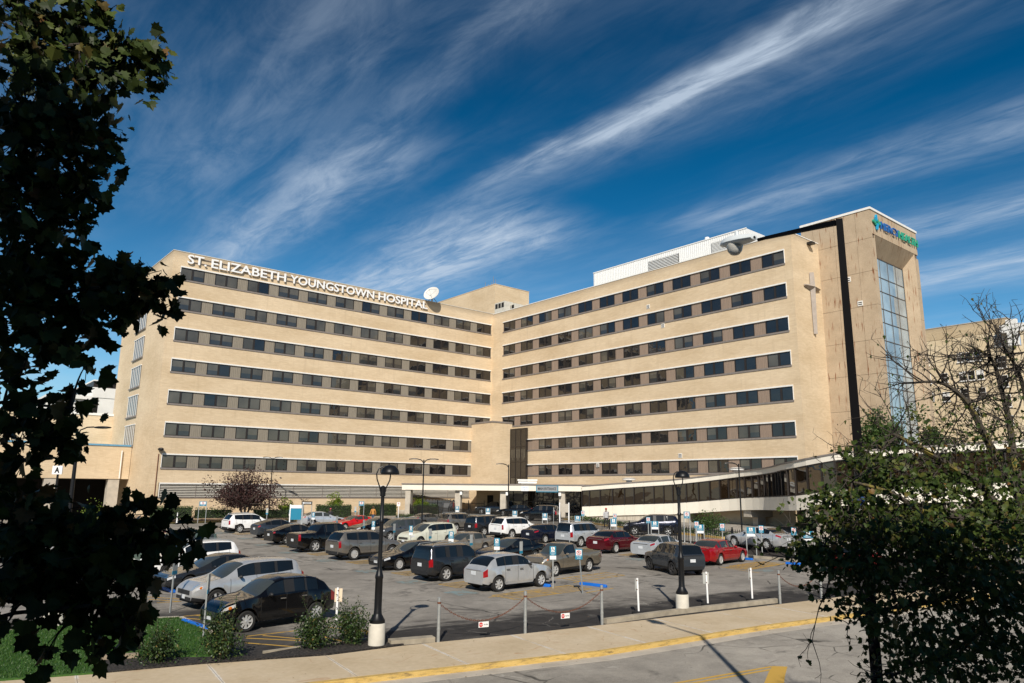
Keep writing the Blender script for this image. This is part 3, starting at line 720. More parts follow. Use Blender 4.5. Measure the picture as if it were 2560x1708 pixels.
for j, w in enumerate(WINS):
    if j < 95:
        f, p = MB(), MB(); window_mesh(f, p, *w[1:])
        fo = f.build('window', M['frame'], hosp); p.build('pane', PANE, fo)
    else: window_mesh(rest_f, rest_p, *w[1:])
ms = MB(); ms.v = rest_f.v + rest_p.v; ms.f = rest_f.f + [tuple(i + len(rest_f.v) for i in f) for f in rest_p.f]; ms.m = [3] * len(rest_f.f) + rest_p.m
tag(ms.build('window', PANE + [M['frame']], hosp), kind='stuff')
# --- louvre band under the left wing
mb = MB(); mb.box(-DEP + 0.004, -0.13, -46.85, -3.85, 3.84, 5.3); mb.build('louvre_back', M['dark'], hosp)
mb = MB()
for i in range(8):
    z = 3.9 + i * 0.181
    mb.add([(-0.10, -46.8, z), (-0.10, -3.9, z), (-0.02, -3.9, z + 0.03), (-0.02, -46.8, z + 0.03), (-0.12, -46.8, z + 0.095), (-0.12, -3.9, z + 0.095)], [(0, 1, 2, 3), (3, 2, 5, 4)])
mb.build('louvre_slats', mat('louvre_metal', (0.66, 0.63, 0.57), 0.45, 0.2, var=0.1, stretch=(1, 0.3, 4)), hosp)
mb = MB(); mb.box(-DEP + 0.004, 0.06, -46.9, -3.8, 5.31, 5.455); mb.box(-DEP + 0.004, 0.04, -46.9, -46.84, 3.85, 5.3)
mb.build('head_trim', M['white_trim'], hosp)
mb = MB(); mb.box(-DEP + 0.004, 0.05, -46.9, -3.8, 3.745, 3.85)
for i in range(1, 11): y = -46.85 + 43 * i / 11; mb.box(-0.12, -0.012, y - 0.02, y + 0.02, 3.86, 5.3)
mb.build('louvre_frame', M['sill'], hosp)
# --- end wall windows with white fins
for k in (1, 2, 3, 4, 5):
    z1 = HEADS[k] + 0.1; z0 = z1 - 2.55
    mb = MB(); mb.box(-13.9, -9.15, -47.93, -47.88, z0, z1, 0)
    for i in range(6): x = -13.7 + i * 0.85; mb.box(x - 0.028, x + 0.028, -47.985, -47.94, z0 + 0.05, z1 - 0.02, 1)
    mb.box(-14.0, -9.05, -48.02, -47.9, z1, z1 + 0.1, 1); mb.box(-14.0, -9.05, -48.08, -47.9, z0 - 0.16, z0, 2)
    mb.build('finned_window', [M['blind_blue'], M['white_trim'], M['sill']], hosp)
# --- entrance block in the corner and its glass bay
mb = MB(); mb.box(0.01, 5.1, -3.75, -0.005, -1, 14.62); mb.build('entrance_block', M['brick'], hosp)
mb = MB(); mb.box(0.02, 5.17, -3.82, -0.01, 14.622, 14.85); mb.build('block_coping', M['sill'], hosp)
bay = MB(); bay.box(5.11, 8.63, -0.36, -0.004, 4.0, 13.85); bay.build('glass_bay', M['glass'], hosp)
mb = MB()
for z in (13.75, 11.2, 9.0, 6.8, 5.0): mb.box(5.105, 8.68, -0.42, -0.362, z - 0.05, z + 0.05)
for x in (5.14, 6.3, 7.45, 8.62): mb.box(x - 0.04, x + 0.04, -0.415, -0.363, 4.0, 13.85)
mb.build('bay_frame', M['frame'], hosp)
mb = MB()
for x0 in (5.22, 6.38, 7.53):
    for z0 in (9.6, 5.6):
        for j in range(3): mb.box(x0 + 0.1 + j * 0.3, x0 + 0.28 + j * 0.3, -0.3655, -0.361, z0 - 0.3 * (j % 2), z0 + 1.2)
mb.build('bay_blinds', M['blind'], hosp)
# --- small facade fittings
def vent(x, z, s=0.5, left=False):
    mb = MB(); mb.box(x - s / 2, x + s / 2, -0.05, 0.0, z - s / 2, z + s / 2, 0)
    for j in range(3): mb.box(x - s * 0.42, x + s * 0.42, -0.058, -0.051, z - s * 0.38 + j * s * 0.28, z - s * 0.24 + j * s * 0.28, 1)
    mb.build('wall_vent', [M['white_trim'], M['dark']], hosp)
for p in (z3(741, 896), z3(865, 1056), z6(285, 190), z6(907, 118)):
    l = on_y(*p, 0.0); vent(l[0], l[2], 0.5)
mb = MB(); mb.tube([(-0.06 + 0.1, -47.3, 1.5), (0.04, -47.3, 8.6)], 0.05, 6)
mb.build('drain_pipe', M['rust'], hosp)
mb = MB(); l = on_x(*zD(1013, 72), 0.3); mb.ball((0.35, -47.2, 9.1), 0.32, 10, 6, 0, (1.3, 1, 0.6)); mb.tube([(0, -47.2, 9.2), (0.35, -47.2, 9.2)], 0.04)
mb.build('floodlight', M['black_metal'], hosp)
mb = MB(); l = on_x(*z3(2065, 335), 50.9); mb.cbox((51.25, 3.6, 31.7), (0.6, 0.7, 0.25)); mb.tube([(50.9, 3.6, 31.8), (51.2, 3.6, 31.75)], 0.05); mb.build('floodlight', M['black_metal'], hosp)

# --- penthouse on the right wing
ph = MB(); ph.box(19.2, 43.8, 3.0, 7.0, 31.97, 35.35); ph.build('penthouse', mat('white_ribbed_cladding', (0.80, 0.80, 0.79), 0.5, var=0.04, scale=3, stretch=(8, 8, 0.2)), hosp)
mb = MB()
for i in range(1, 82): x = 19.2 + i * 0.3; mb.box(x - 0.03, x + 0.03, 2.96, 2.998, 31.97, 35.3)
mb.box(19.15, 43.85, 2.93, 3.05, 35.3, 35.42); mb.build('cladding_ribs', M['white_metal'], hosp)
for x0, x1, za, zb in ((29.2, 34.1, 32.7, 34.66), (39.0, 42.5, 33.1, 34.7)):
    mb = MB(); mb.box(x0, x1, 2.9, 2.955, za, zb, 0)
    for j in range(10): z = za + (zb - za) * (j + 0.5) / 10; mb.box(x0 + 0.05, x1 - 0.05, 2.87, 2.899, z - 0.045, z + 0.045, 1)
    mb.build('penthouse_louvre', [M['dark'], M['white_metal']], hosp)
mb = MB(); mb.lathe([(0.28, 0), (0.28, 1.1)], 12, (37.0, 5.0, 35.35)); mb.build('flue', M['white_metal'], hosp)
# --- rooftop stair tower behind the corner
mb = MB(); mb.box(-27, -8.6, 7.2, 15.15, 31.9, 40.4); mb.box(-26.95, -8.55, 7.15, 15.2, 40.4, 40.5); mb.build('stair_tower', M['brick'], hosp)
mb = MB()
for p, h in (((938, 60), 2.4), ((992, 95), 1.6), ((812, 120), 1.5), ((900, 108), .6), ((740, 90), 3.2), ((728, 130), 1.8), ((588, 180), 2.0)):
    l = hl(at(*z2(*p), 127)); x = min(-9.2, max(-26, l[0])); mb.tube([(x, 8.0, 40.4), (x, 8.0, l[2] + 0.2)], 0.035, 5)
mb.build('antenna_masts', M['sill'], hosp)
for i, px in enumerate(((930, 305, 1050, 400), (1048, 328, 1130, 400))):
    a = hl(at(*z2(px[0], px[1]), 118)); b = hl(at(*z2(px[2], px[3]), 118))
    mb = MB(); cx, cy = (a[0] + b[0]) / 2, (a[1] + b[1]) / 2 + 0.6
    mb.box(cx - 1.3, cx + 1.3, cy - 0.9, cy + 0.9, 31.9, a[2] + 0.1, 0)
    for j in range(3): mb.box(cx - 1.33, cx - 1.301, cy - 0.75 + j * 0.52, cy - 0.32 + j * 0.52, a[2] - 1.0, a[2] - 0.1, 1); mb.box(cx - 1.1 + j * 0.8, cx - 0.5 + j * 0.8, cy - 0.93, cy - 0.901, a[2] - 0.9, a[2] - 0.1, 1)
    mb.build('rooftop_unit', [M['concrete_light'], M['dark']], hosp)

# --- satellite dish on the left wing roof
dc = at(*z2(315, 222), 105.5)
dish = thing('satellite_dish', 'large white satellite dish tilted up on the hospital roof near the corner', 'satellite dish', (dc.x, dc.y, 32.05))
hz = dc.z - 32.05
ax = Vector((-0.30, -0.85, 0.45)).normalized(); q = Vector((0, 0, 1)).rotation_difference(ax)
mb = MB(); prof = [(0.02, 0.0)] + [(1.2 * i / 8, 0.30 * (i / 8) ** 2) for i in range(1, 9)] + [(1.2, 0.34), (1.13, 0.31)] + [(1.13 * i / 8, 0.05 + 0.27 * (i / 8) ** 2) for i in range(7, 0, -1)]
mb.lathe(prof, 32)
mb.v = [tuple(q @ Vector(v) + Vector((0, 0, hz))) for v in mb.v]; mb.build('reflector', mat('dish_white', (0.62, 0.60, 0.56), 0.6, var=0.05), dish, 40)
mb = MB()
for a in (0.5, 2.6, 4.7): mb.tube([q @ Vector((1.0 * math.cos(a), 1.0 * math.sin(a), 0.2)) + Vector((0, 0, hz)), q @ Vector((0, 0, 1.1)) + Vector((0, 0, hz))], 0.02, 5)
mb.ball(q @ Vector((0, 0, 1.1)) + Vector((0, 0, hz)), 0.09); mb.build('feed_horn', M['galv'], dish)
mb = MB(); mb.tube([(0, 0, 0), (0, 0.1, hz)], 0.12, 8); mb.tube([(-0.7, 0.3, 0), (0, 0.1, hz - 0.2)], 0.05, 6); mb.tube([(0.7, 0.3, 0), (0, 0.1, hz - 0.2)], 0.05, 6); mb.build('mount', M['galv'], dish)

# --- lettering on the left wing
sg = h_thing('roof_lettering', 'large white raised hospital name letters along the top of the left wing', 'sign')
for wd, a0, a1 in (('ST.', 46.35, 44.15), ('ELIZABETH', 43.6, 34.2), ('YOUNGSTOWN', 33.65, 21.35), ('HOSPITAL', 20.65, 12.45)):
    mb = MB(); add_text(mb, wd, 1.0, (0.22, -(a0 + a1) / 2, 31.53), (0, 1, 0), (0, 0, 1), 0.05, 0.013, 0, a0 - a1, 'CENTER', 1.1); mb.build('word', M['letter_white'], sg)
mb = MB(); mb.box(0.06, 0.12, -46.3, -12.6, 31.22, 31.30); mb.box(0.06, 0.12, -46.3, -12.6, 31.76, 31.84)
mb.build('mounting_rail', M['sill'], sg)

# --- stone cross on the end of the right wing
cr = h_thing('wall_cross', 'tall slender stone cross mounted on the brick end of the right wing', 'cross')
def spar(mb, pts, ax):
    """ridge-backed bar: pts = (position along, half width, depth)"""
    n = len(pts); vs = []
    for p, w, d in pts:
        for o, dd in ((-w, 0.0), (0, d), (w, 0.0)):
            vs.append((50.98 + dd, 3.55 + (o if ax == 'z' else p), (p if ax == 'z' else 26.75 + o)))
    fs = []
    for i in range(n - 1):
        for k in range(3): fs.append((i * 3 + k, i * 3 + (k + 1) % 3, (i + 1) * 3 + (k + 1) % 3, (i + 1) * 3 + k))
    fs += [(0, 2, 1), (3 * n - 3, 3 * n - 2, 3 * n - 1)]
    mb.add(vs, fs)
M['cross_stone'] = mat('grey_stone', (0.36, 0.31, 0.27), 0.8, var=0.12, scale=2)
mb = MB(); spar(mb, [(21.6, 0.22, 0.3), (26.75, 0.30, 0.42), (28.4, 0.26, 0.36)], 'z'); mb.build('upright', M['cross_stone'], cr)
mb = MB(); spar(mb, [(-1.6, 0.10, 0.22), (-0.28, 0.34, 0.45), (0.28, 0.34, 0.45), (1.6, 0.10, 0.22)], 'y'); mb.build('crossbar', M['cross_stone'], cr)

# ================================================================== concrete stair and lift tower
tw = h_thing('concrete_tower', 'brown concrete tower streaked with rust beside the right wing, with blue mirror glass', 'tower')
def rust_mat():
    m, t, b = base_mat('rust_streaked_concrete')
    v = coords(t); f = noise(t, v, 0.7, 5, 0.65); f2 = noise(t, v, 9, 4, 0.7)
    c = ramp(t, f, [(0.3, (0.42, 0.325, 0.225)), (0.7, (0.52, 0.41, 0.29))]).outputs[0]
    c = mixc(t, 1.0, c, ramp(t, f2, [(0.3, (0.88, 0.87, 0.86)), (0.7, (1.06, 1.06, 1.06))]).outputs[0], 'MULTIPLY')
    sx = nd(t, 'ShaderNodeSeparateXYZ'); t.links.new(v, sx.inputs[0]); al = mathn(t, 'ADD', sx.outputs[0], sx.outputs[1])
    cb = nd(t, 'ShaderNodeCombineXYZ'); t.links.new(mathn(t, 'MULTIPLY', al, 5.5), cb.inputs[0]); t.links.new(mathn(t, 'MULTIPLY', sx.outputs[2], 0.42), cb.inputs[1])
    s = noise(t, cb.outputs[0], 1.0, 2, 0.5)
    s = ramp(t, s, [(0.60, (0, 0, 0)), (0.68, (0.95, 0.95, 0.95))]).outputs[0]
    br = ramp(t, noise(t, v, 0.6, 2), [(0.40, (0, 0, 0)), (0.52, (1, 1, 1))]).outputs[0]
    c = mixc(t, mathn(t, 'MULTIPLY', s, br), c, (0.20, 0.065, 0.022))
    t.links.new(c, b.inputs['Base Color']); b.inputs['Roughness'].default_value = 0.9; b.inputs['Specular IOR Level'].default_value = 0.2; bump(t, b, f2, 0.2, 0.02); return m
M['tower'] = rust_mat()
mb = MB(); mb.box(49.0, 55.3, 5.9, 17.3, -1, 34.55); mb.box(49.0, 56.7, 6.0, 6.55, -1, 34.5); mb.box(55.3, 56.7, 16.5, 17.3, -1, 34.5); mb.box(55.3, 56.7, 6.55, 16.5, 32.0, 34.5); mb.build('core', mat('joint_sealant', (0.16, 0.12, 0.085), 0.9), tw)
ZJ = [-1, 2.2, 5.9, 9.5, 13.38, 17.04, 20.59, 24.23, 27.89, 31.46, 34.6]
mb = MB(); g = 0.014
for i in range(len(ZJ) - 1):
    for x0, x1 in ((49.0, 50.4), (50.4, 52.8), (52.8, 55.2), (55.2, 56.8)): mb.box(x0 + g, x1 - (g if x1 < 56 else 0), 5.8, 5.99, ZJ[i] + g, ZJ[i + 1] - g)
    if i < 9: mb.box(56.62, 56.8, 5.995, 6.55, ZJ[i] + g, ZJ[i + 1] - g); mb.box(56.62, 56.8, 16.5, 17.4, ZJ[i] + g, ZJ[i + 1] - g)
mb.box(56.62, 56.8, 5.995, 17.4, 31.95, 34.6); mb.build('cladding', M['tower'], tw)
mb = MB()   # splayed reveal of the big window
mb.add([(56.79, 6.55, 31.95), (56.79, 16.5, 31.95), (55.55, 15.99, 30.3), (55.55, 6.6, 30.3)], [(0, 1, 2, 3)])
mb.add([(56.79, 16.5, 31.95), (56.79, 16.5, -1), (55.55, 15.99, -1), (55.55, 15.99, 30.3)], [(0, 1, 2, 3)])
mb.add([(56.79, 6.555, 31.95), (56.79, 6.555, -1), (55.55, 6.6, -1), (55.55, 6.6, 30.3)], [(3, 2, 1, 0)])
mb.build('reveal', M['tower'], tw)
ZR_ = [30.25, 28.13, 26.54, 24.59, 23.07, 21.09, 19.56, 17.61, 16.02, 13.99, 12.4, 10.4, 8.8, 6.8]; YC = [6.62, 8.0, 10.0, 12.0, 14.0, 15.97]
for i in range(len(ZR_) - 1):
    for j in range(5):
        tl = rnd.uniform(-0.02, 0.02); p = MB(); p.quad((55.5 + tl, YC[j], ZR_[i + 1]), (55.5 - tl, YC[j + 1], ZR_[i + 1]), (55.5 - tl, YC[j + 1], ZR_[i]), (55.5 + tl, YC[j], ZR_[i]))
        p.build('window', M['tower_glass'], tw)
mb = MB()
for z in ZR_: mb.box(55.53, 55.57, 6.6, 15.98, z - 0.024, z + 0.024)
for y in YC: mb.box(55.53, 55.572, y - 0.016, y + 0.016, 6.8, 30.25)
mb.build('window_frame', mat('brown_mullion', (0.13, 0.10, 0.075), 0.5), tw)
mb = MB(); mb.box(48.95, 56.9, 5.72, 6.1, 34.6, 34.85); mb.box(56.5, 56.9, 6.101, 17.5, 34.6, 34.85); mb.box(48.95, 56.5, 17.1, 17.5, 34.6, 34.85); mb.build('coping', M['white_trim'], tw)
mb = MB(); mb.box(49.0, 56.5, 6.0, 17.1, 34.55, 34.6); mb.build('roof', M['roof'], tw)
for x, z in ((53.95, 27.43), (55.02, 24.6)):
    mb = MB(); mb.box(x - 0.27, x + 0.27, 5.74, 5.795, z - 0.27, z + 0.27, 0)
    for j in range(2): mb.box(x - 0.2, x + 0.2, 5.73, 5.739, z - 0.16 + j * 0.2, z - 0.06 + j * 0.2, 1)
    mb.build('wall_vent', [M['white_trim'], M['dark']], tw)
# --- logo sign on the tower
ls = h_thing('tower_sign', 'blue and green raised letters with a leafy cross emblem at the top of the tower', 'sign')
M['logo_blue'] = mat('logo_blue', (0.025, 0.13, 0.40), 0.45, var=0.03); M['logo_green'] = mat('logo_green', (0.03, 0.34, 0.22), 0.45, var=0.03)
M['logo_cyan'] = mat('logo_cyan', (0.02, 0.36, 0.62), 0.35, var=0.03)
mb = MB(); add_text(mb, 'MERCY', 1.0, (56.98, 10.02, 33.25), (0, 1, 0), (0, 0, 1), 0.07, 0.0, 0, 4.3, 'CENTER', 0.85); mb.build('blue_letters', M['logo_blue'], ls)
mb = MB(); add_text(mb, 'HEALTH', 1.0, (56.98, 14.75, 33.25), (0, 1, 0), (0, 0, 1), 0.07, 0.0, 0, 4.9, 'CENTER', 0.85); mb.build('green_letters', M['logo_green'], ls)
def leaf_arm(mb, ang, r0, r1, w, mi):
    c, s = math.cos(ang), math.sin(ang); pts = [(r0, 0), ((r0 + r1) * 0.5, w), (r1, w * 0.35), (r1 * 1.02, 0), (r1 * 0.95, -w * 0.5), ((r0 + r1) * 0.5, -w * 0.7)]
    P = [(6.95 + a * c - b * s, 33.35 + a * s + b * c) for a, b in pts]; n = len(P)
    mb.add([(56.86, y, z) for y, z in P] + [(57.02, y, z) for y, z in P], [tuple(range(n))[::-1], tuple(range(n, 2 * n))] + [(i, (i + 1) % n, n + (i + 1) % n, n + i) for i in range(n)], mi)
mb = MB()
for j, a in enumerate((90, 0, 270, 180)): leaf_arm(mb, R(a), 0.10, 0.85, 0.26, j % 2)
for j, a in enumerate((45, 135, 225, 315)): leaf_arm(mb, R(a), 0.12, 0.5, 0.14, (j + 1) % 2)
mb.build('emblem', [M['logo_cyan'], M['logo_green']], ls)
# ================================================================== entrance canopy, covered walkway, other buildings
cp = thing('entrance_canopy', 'long white canopy on concrete columns over the main entrance drive', 'canopy', (0, 0, 0))
CF = [(-14.0, 97.0), (3.0, 92.4), (8.75, 90.2)]
CB = [(13.5, 95.5), (3.0, 104.5), (-3.2, 109.2), (-14.0, 103.0)]
mb = MB(); mb.prism(CF + CB, 4.92, 5.60); mb.build('fascia', M['cream_panel'], cp)
mb = MB(); mb.prism([(-14.08, 96.9), (3.0, 92.3), (8.8, 90.08)] + CB, 5.604, 5.74); mb.build('roof_edge', M['sill'], cp)
for x, y in ((-13.1, 97.3), (-6.6, 95.9), (-0.85, 94.4), (6.35, 91.9)):
    mb = MB(); mb.cbox((x, y, 2.9), (0.72, 0.72, 4.0), R(-15)); mb.build('column', M['concrete'], cp)
for x, y in ((-6.2, 95.3), (-0.4, 93.7), (6.0, 91.3)):
    mb = MB(); mb.cbox((x, y, 4.55), (0.28, 0.5, 0.4), R(-15)); mb.build('canopy_light', M['white_metal'], cp)
mb = MB(); mb.cbox((2.2, 99, 6.0), (2.4, 1.4, 0.25)); mb.cbox((2.2, 99, 6.3), (2.6, 1.6, 0.18)); mb.cbox((2.2, 99, 5.8), (1.6, 1.0, 0.3)); mb.build('roof_vent', M['white_metal'], cp)
ms_ = thing('entrance_sign', 'grey panel with a teal border reading MAIN ENTRANCE on the canopy edge', 'sign', (0, 0, 0))
p0, p1 = Vector((3.1, 92.36, 0)), Vector((5.85, 91.31, 0)); dx = (p1 - p0).normalized(); nx = Vector((dx.y, -dx.x, 0))
def panel(mb, c, dx, w, h, d0, d1, mi=0):
    nx = Vector((dx.y, -dx.x, 0)); c = Vector(c); U = Vector((0, 0, 1)); vs = []
    for dd in (d0, d1):
        for a, b in ((-1, -1), (1, -1), (1, 1), (-1, 1)): vs.append(c + dx * (a * w / 2) + U * (b * h / 2) + nx * dd)
    mb.add(vs, [(0, 3, 2, 1), (4, 5, 6, 7), (0, 1, 5, 4), (1, 2, 6, 5), (2, 3, 7, 6), (3, 0, 4, 7)], mi)
cmid = (p0 + p1) / 2 + Vector((0, 0, 5.2))
mb = MB(); panel(mb, cmid, dx, 2.85, 0.82, -0.02, 0.06); mb.build('border', M['teal'], ms_)
mb = MB(); panel(mb, cmid, dx, 2.65, 0.64, 0.05, 0.075); mb.build('panel', mat('sign_grey', (0.28, 0.29, 0.30), 0.5, var=0.04), ms_)
mb = MB(); add_text(mb, 'MAIN ENTRANCE', 0.4, cmid + nx * 0.085, dx, (0, 0, 1), 0.004, 0.004, 0, 2.3, 'CENTER', 0.32); mb.build('letters', M['sign_black'], ms_)
cs = thing('clearance_sign', 'small white notice with pale blue writing on the canopy edge', 'sign', (0, 0, 0))
c2 = Vector((1.75, 92.73, 5.2)); dx2 = Vector((17, -4.6, 0)).normalized(); nx2 = Vector((dx2.y, -dx2.x, 0))
mb = MB(); panel(mb, c2, dx2, 0.95, 0.6, -0.02, 0.03); mb.build('panel', M['sign_white'], cs)
mb = MB(); add_text(mb, 'CLEARANCE', 0.2, c2 + nx2 * 0.036 + Vector((0, 0, 0.13)), dx2, (0, 0, 1), 0.002, 0.0, 0, 0.8, 'CENTER', 0.14); mb.build('letters', mat('pale_blue', (0.2, 0.36, 0.6), 0.5), cs); mb = MB(); add_text(mb, "10'", 0.2, c2 + nx2 * 0.036 - Vector((0, 0, 0.12)), dx2, (0, 0, 1), 0.002, 0.0, 0, 0.22, 'CENTER', 0.16); mb.build('letters', bpy.data.materials['pale_blue'], cs)
# storefront glass and doors below the canopy
sf = thing('entrance_glazing', 'dark glass doors and storefront set back under the canopy', 'glass wall', (0, 0, 0))
def glaze(par, p, q, z0, z1, n, mg, fw=0.06, rails=(), pane='pane'):
    p, q = Vector((*p, 0)), Vector((*q, 0)); dx = (q - p).normalized(); L = (q - p).length; U = Vector((0, 0, 1)); fr = MB()
    for i in range(n):
        a = p + dx * (L * i / n); b = p + dx * (L * (i + 1) / n); nx = Vector((dx.y, -dx.x, 0)); tl = nx * rnd.uniform(-0.006, 0.006)
        g = MB(); g.quad(a + tl + U * z0, b - tl + U * z0, b - tl + U * z1, a + tl + U * z1); g.build(pane, mg, par)
    for i in range(n + 1): c = p + dx * (L * i / n) + U * ((z0 + z1) / 2); panel(fr, c, dx, fw, z1 - z0, -0.05, 0.07)
    for z in (z0, z1) + tuple(rails): panel(fr, p + dx * (L / 2) + U * z, dx, L, fw, -0.04, 0.065)
    fr.build('frame', M['frame'], par)
glaze(sf, (-0.9, 99.6), (10.6, 94.6), 1.3, 4.9, 9, M['glass'], 0.08, (3.6,))
mb = MB(); mb.prism([(-4.6, 101.8), (-0.95, 99.7), (-0.5, 101), (-4.0, 103.5)], 1.0, 4.9); mb.build('brick_pier', M['brick'], sf)
mb = MB(); mb.prism([(-3.1, 100.86), (-2.3, 100.4), (-2.3, 100.45), (-3.1, 100.9)], 1.3, 4.3); mb.build('door', M['dark'], sf)

# ---- raised drive behind the fence
FENCE = [(-12.8, 96.5), (-8.2, 90.0), (-0.2, 77.6), (6.2, 67.0), (10.6, 60.2), (14.5, 55.4), (18.9, 50.8), (23.0, 46.6), (29.0, 41.5)]
TER = 0.50
ter = [(x + 0.6, y + 0.25) for x, y in FENCE[::-1]]
tag(slab('raised_drive', ter + [(-12.2, 108), (8, 106), (40, 66), (46, 46)], TER, M['road'], 0.6, 'world'), kind='structure')
bank = FENCE + [(x - 1.35, y - 0.9) for x, y in FENCE[::-1]]
mb = MB(); n = len(FENCE)
for i in range(n - 1):
    a, b = FENCE[i], FENCE[i + 1]
    f = lambda p, o, h: (p[0] + o * 1.15, p[1] + o * 0.75, zg(p[1] + o * 0.75) + h)
    mb.quad(f(a, -1.2, 0.02), f(b, -1.2, 0.02), f(b, -0.15, TER - 0.1), f(a, -0.15, TER - 0.1))
    mb.quad(f(a, -0.15, TER - 0.1), f(b, -0.15, TER - 0.1), f(b, 0.55, TER + 0.02), f(a, 0.55, TER + 0.02))
tag(mb.build('mulch_bank', M['mulch']), kind='structure')
mb = MB()
for i in range(n - 1):
    a, b = Vector((*FENCE[i], 0)), Vector((*FENCE[i + 1], 0)); o1, o0 = Vector((-1.38, -0.9, 0)), Vector((-1.62, -1.05, 0))
    pl = [xy(a + o0), xy(b + o0), xy(b + o1), xy(a + o1)]
    ar = (pl[1][0] - pl[0][0]) * (pl[2][1] - pl[0][1]) - (pl[2][0] - pl[0][0]) * (pl[1][1] - pl[0][1])
    mb.prism(pl if ar > 0 else pl[::-1], lambda x, y: zg(y) - 0.2, lambda x, y: zg(y) + 0.14)
tag(mb.build('bank_kerb', M['old_kerb']), kind='structure')
# yellow kerb and planted strip at the far side of the drive
mb = MB()
YK = [gnd(*p, TER) for p in (zC(-330, 352), zC(0, 405), zC(330, 440), zC(760, 490), zC(1080, 525), zC(1240, 528))]
for i in range(len(YK) - 1):
    p, q = YK[i], YK[i + 1]; d = Vector((q.x - p.x, q.y - p.y, 0)).normalized(); nn = Vector((-d.y, d.x, 0)) * 0.2
    mb.prism([xy(p), xy(q), xy(q + nn), xy(p + nn)], lambda x, y: zg(y) + TER - 0.1, lambda x, y: zg(y) + TER + 0.15)
tag(mb.build('drive_kerb', M['curb']), kind='structure')

# ---- covered walkway
wk = thing('covered_walkway', 'curving raised walkway with bronze glass and cream panels climbing away from the entrance', 'walkway', (0, 0, 0))
WP = [(8.55, 90.0, 5.62), (13.2, 87.2, 6.0), (18.1, 84.0, 6.38), (21.5, 81.2, 6.8), (23.6, 78.4, 7.14), (24.75, 75, 7.34), (25.0, 71.5, 7.48), (24.65, 68.2, 7.6), (24.75, 65.2, 7.74), (26.0, 62.6, 8.1), (28.0, 60.9, 8.42), (33.0, 58.3, 8.75), (38.5, 55.6, 9.1), (46, 52, 9.5)]
def spline(P, step):
    out = []
    for i in range(len(P) - 1):
        p0, p1, p2, p3 = (Vector(P[max(i - 1, 0)]), Vector(P[i]), Vector(P[i + 1]), Vector(P[min(i + 2, len(P) - 1)]))
        n = max(1, round((p2 - p1).length / step))
        for k in range(n):
            t = k / n; out.append(0.5 * ((2 * p1) + (p2 - p0) * t + (2 * p0 - 5 * p1 + 4 * p2 - p3) * t * t + (3 * p1 - p0 - 3 * p2 + p3) * t ** 3))
    out.append(Vector(P[-1])); return out
path = spline(WP, 1.28)
nP = len(path)
def wn(i):
    d = path[min(i + 1, nP - 1)] - path[max(i - 1, 0)]; d.z = 0; d.normalize(); return Vector((-d.y, d.x, 0))
WD = 3.4
def wz(i):
    t = i / (nP - 1); top = path[i].z; gt = top - 0.60; gb = gt - (1.88 + 0.65 * min(1, t / 0.7)); pb = gb - (1.15 + 0.12 * t); return top, gt, gb, pb
U = Vector((0, 0, 1))
def pt(i, z, off=0.0): return Vector((path[i].x, path[i].y, 0)) + wn(i) * off + U * z
def band(name, m, za, zb, o0=0.0, o1=0.12, gap=0.0):
    mb = MB()
    for i in range(nP - 1):
        a, b = za(i), za(i + 1); c, d = zb(i), zb(i + 1)
        g = (path[i + 1] - path[i]); g.z = 0; g = g.normalized() * gap
        vs = [pt(i, a, o0) + g, pt(i + 1, b, o0) - g, pt(i + 1, b, o1) - g, pt(i, a, o1) + g, pt(i, c, o0) + g, pt(i + 1, d, o0) - g, pt(i + 1, d, o1) - g, pt(i, c, o1) + g]
        mb.add(vs, [(0, 3, 2, 1), (4, 5, 6, 7), (0, 1, 5, 4), (2, 3, 7, 6)] + ([(1, 2, 6, 5), (3, 0, 4, 7)] if gap else []))
    return mb.build(name, m, wk)
band('fascia', M['cream_panel'], lambda i: wz(i)[1], lambda i: wz(i)[0] - 0.13, -0.06, 0.1, 0.006)
band('roof', M['sill'], lambda i: wz(i)[0] - 0.13, lambda i: wz(i)[0], -0.14, WD)
band('lower_panel', M['cream_panel'], lambda i: wz(i)[3], lambda i: wz(i)[2], -0.06, 0.1, 0.007)
band('floor', M['dark'], lambda i: wz(i)[3] + 0.02, lambda i: wz(i)[3] + 0.4, 0.11, WD)
band('back_wall', M['frame'], lambda i: wz(i)[3], lambda i: wz(i)[1], WD - 0.1, WD)
band('joint_backing', M['sill'], lambda i: wz(i)[3] + 0.01, lambda i: wz(i)[2] - 0.01, 0.02, 0.09)
fr = MB()
for i in range(nP - 1):
    t, gt, gb, pb = wz(i); t2, gt2, gb2, pb2 = wz(i + 1); tl = rnd.uniform(-0.012, 0.012)
    g = MB(); g.quad(pt(i, gb, 0.05 + tl), pt(i + 1, gb2, 0.05 - tl), pt(i + 1, gt2, 0.05 - tl), pt(i, gt, 0.05 + tl)); g.build('pane', M['bridge_glass'], wk)
for i in range(nP):
    t, gt, gb, pb = wz(i); d = wn(i); e = Vector((d.y, -d.x, 0)) * 0.045
    vs = []
    for z in (gb, gt):
        for a, o in ((-1, -0.09), (1, -0.09), (1, 0.04), (-1, 0.04)): vs.append(pt(i, z, o) + e * a)
    fr.add(vs, [(0, 3, 2, 1), (4, 5, 6, 7), (0, 1, 5, 4), (1, 2, 6, 5), (2, 3, 7, 6), (3, 0, 4, 7)])
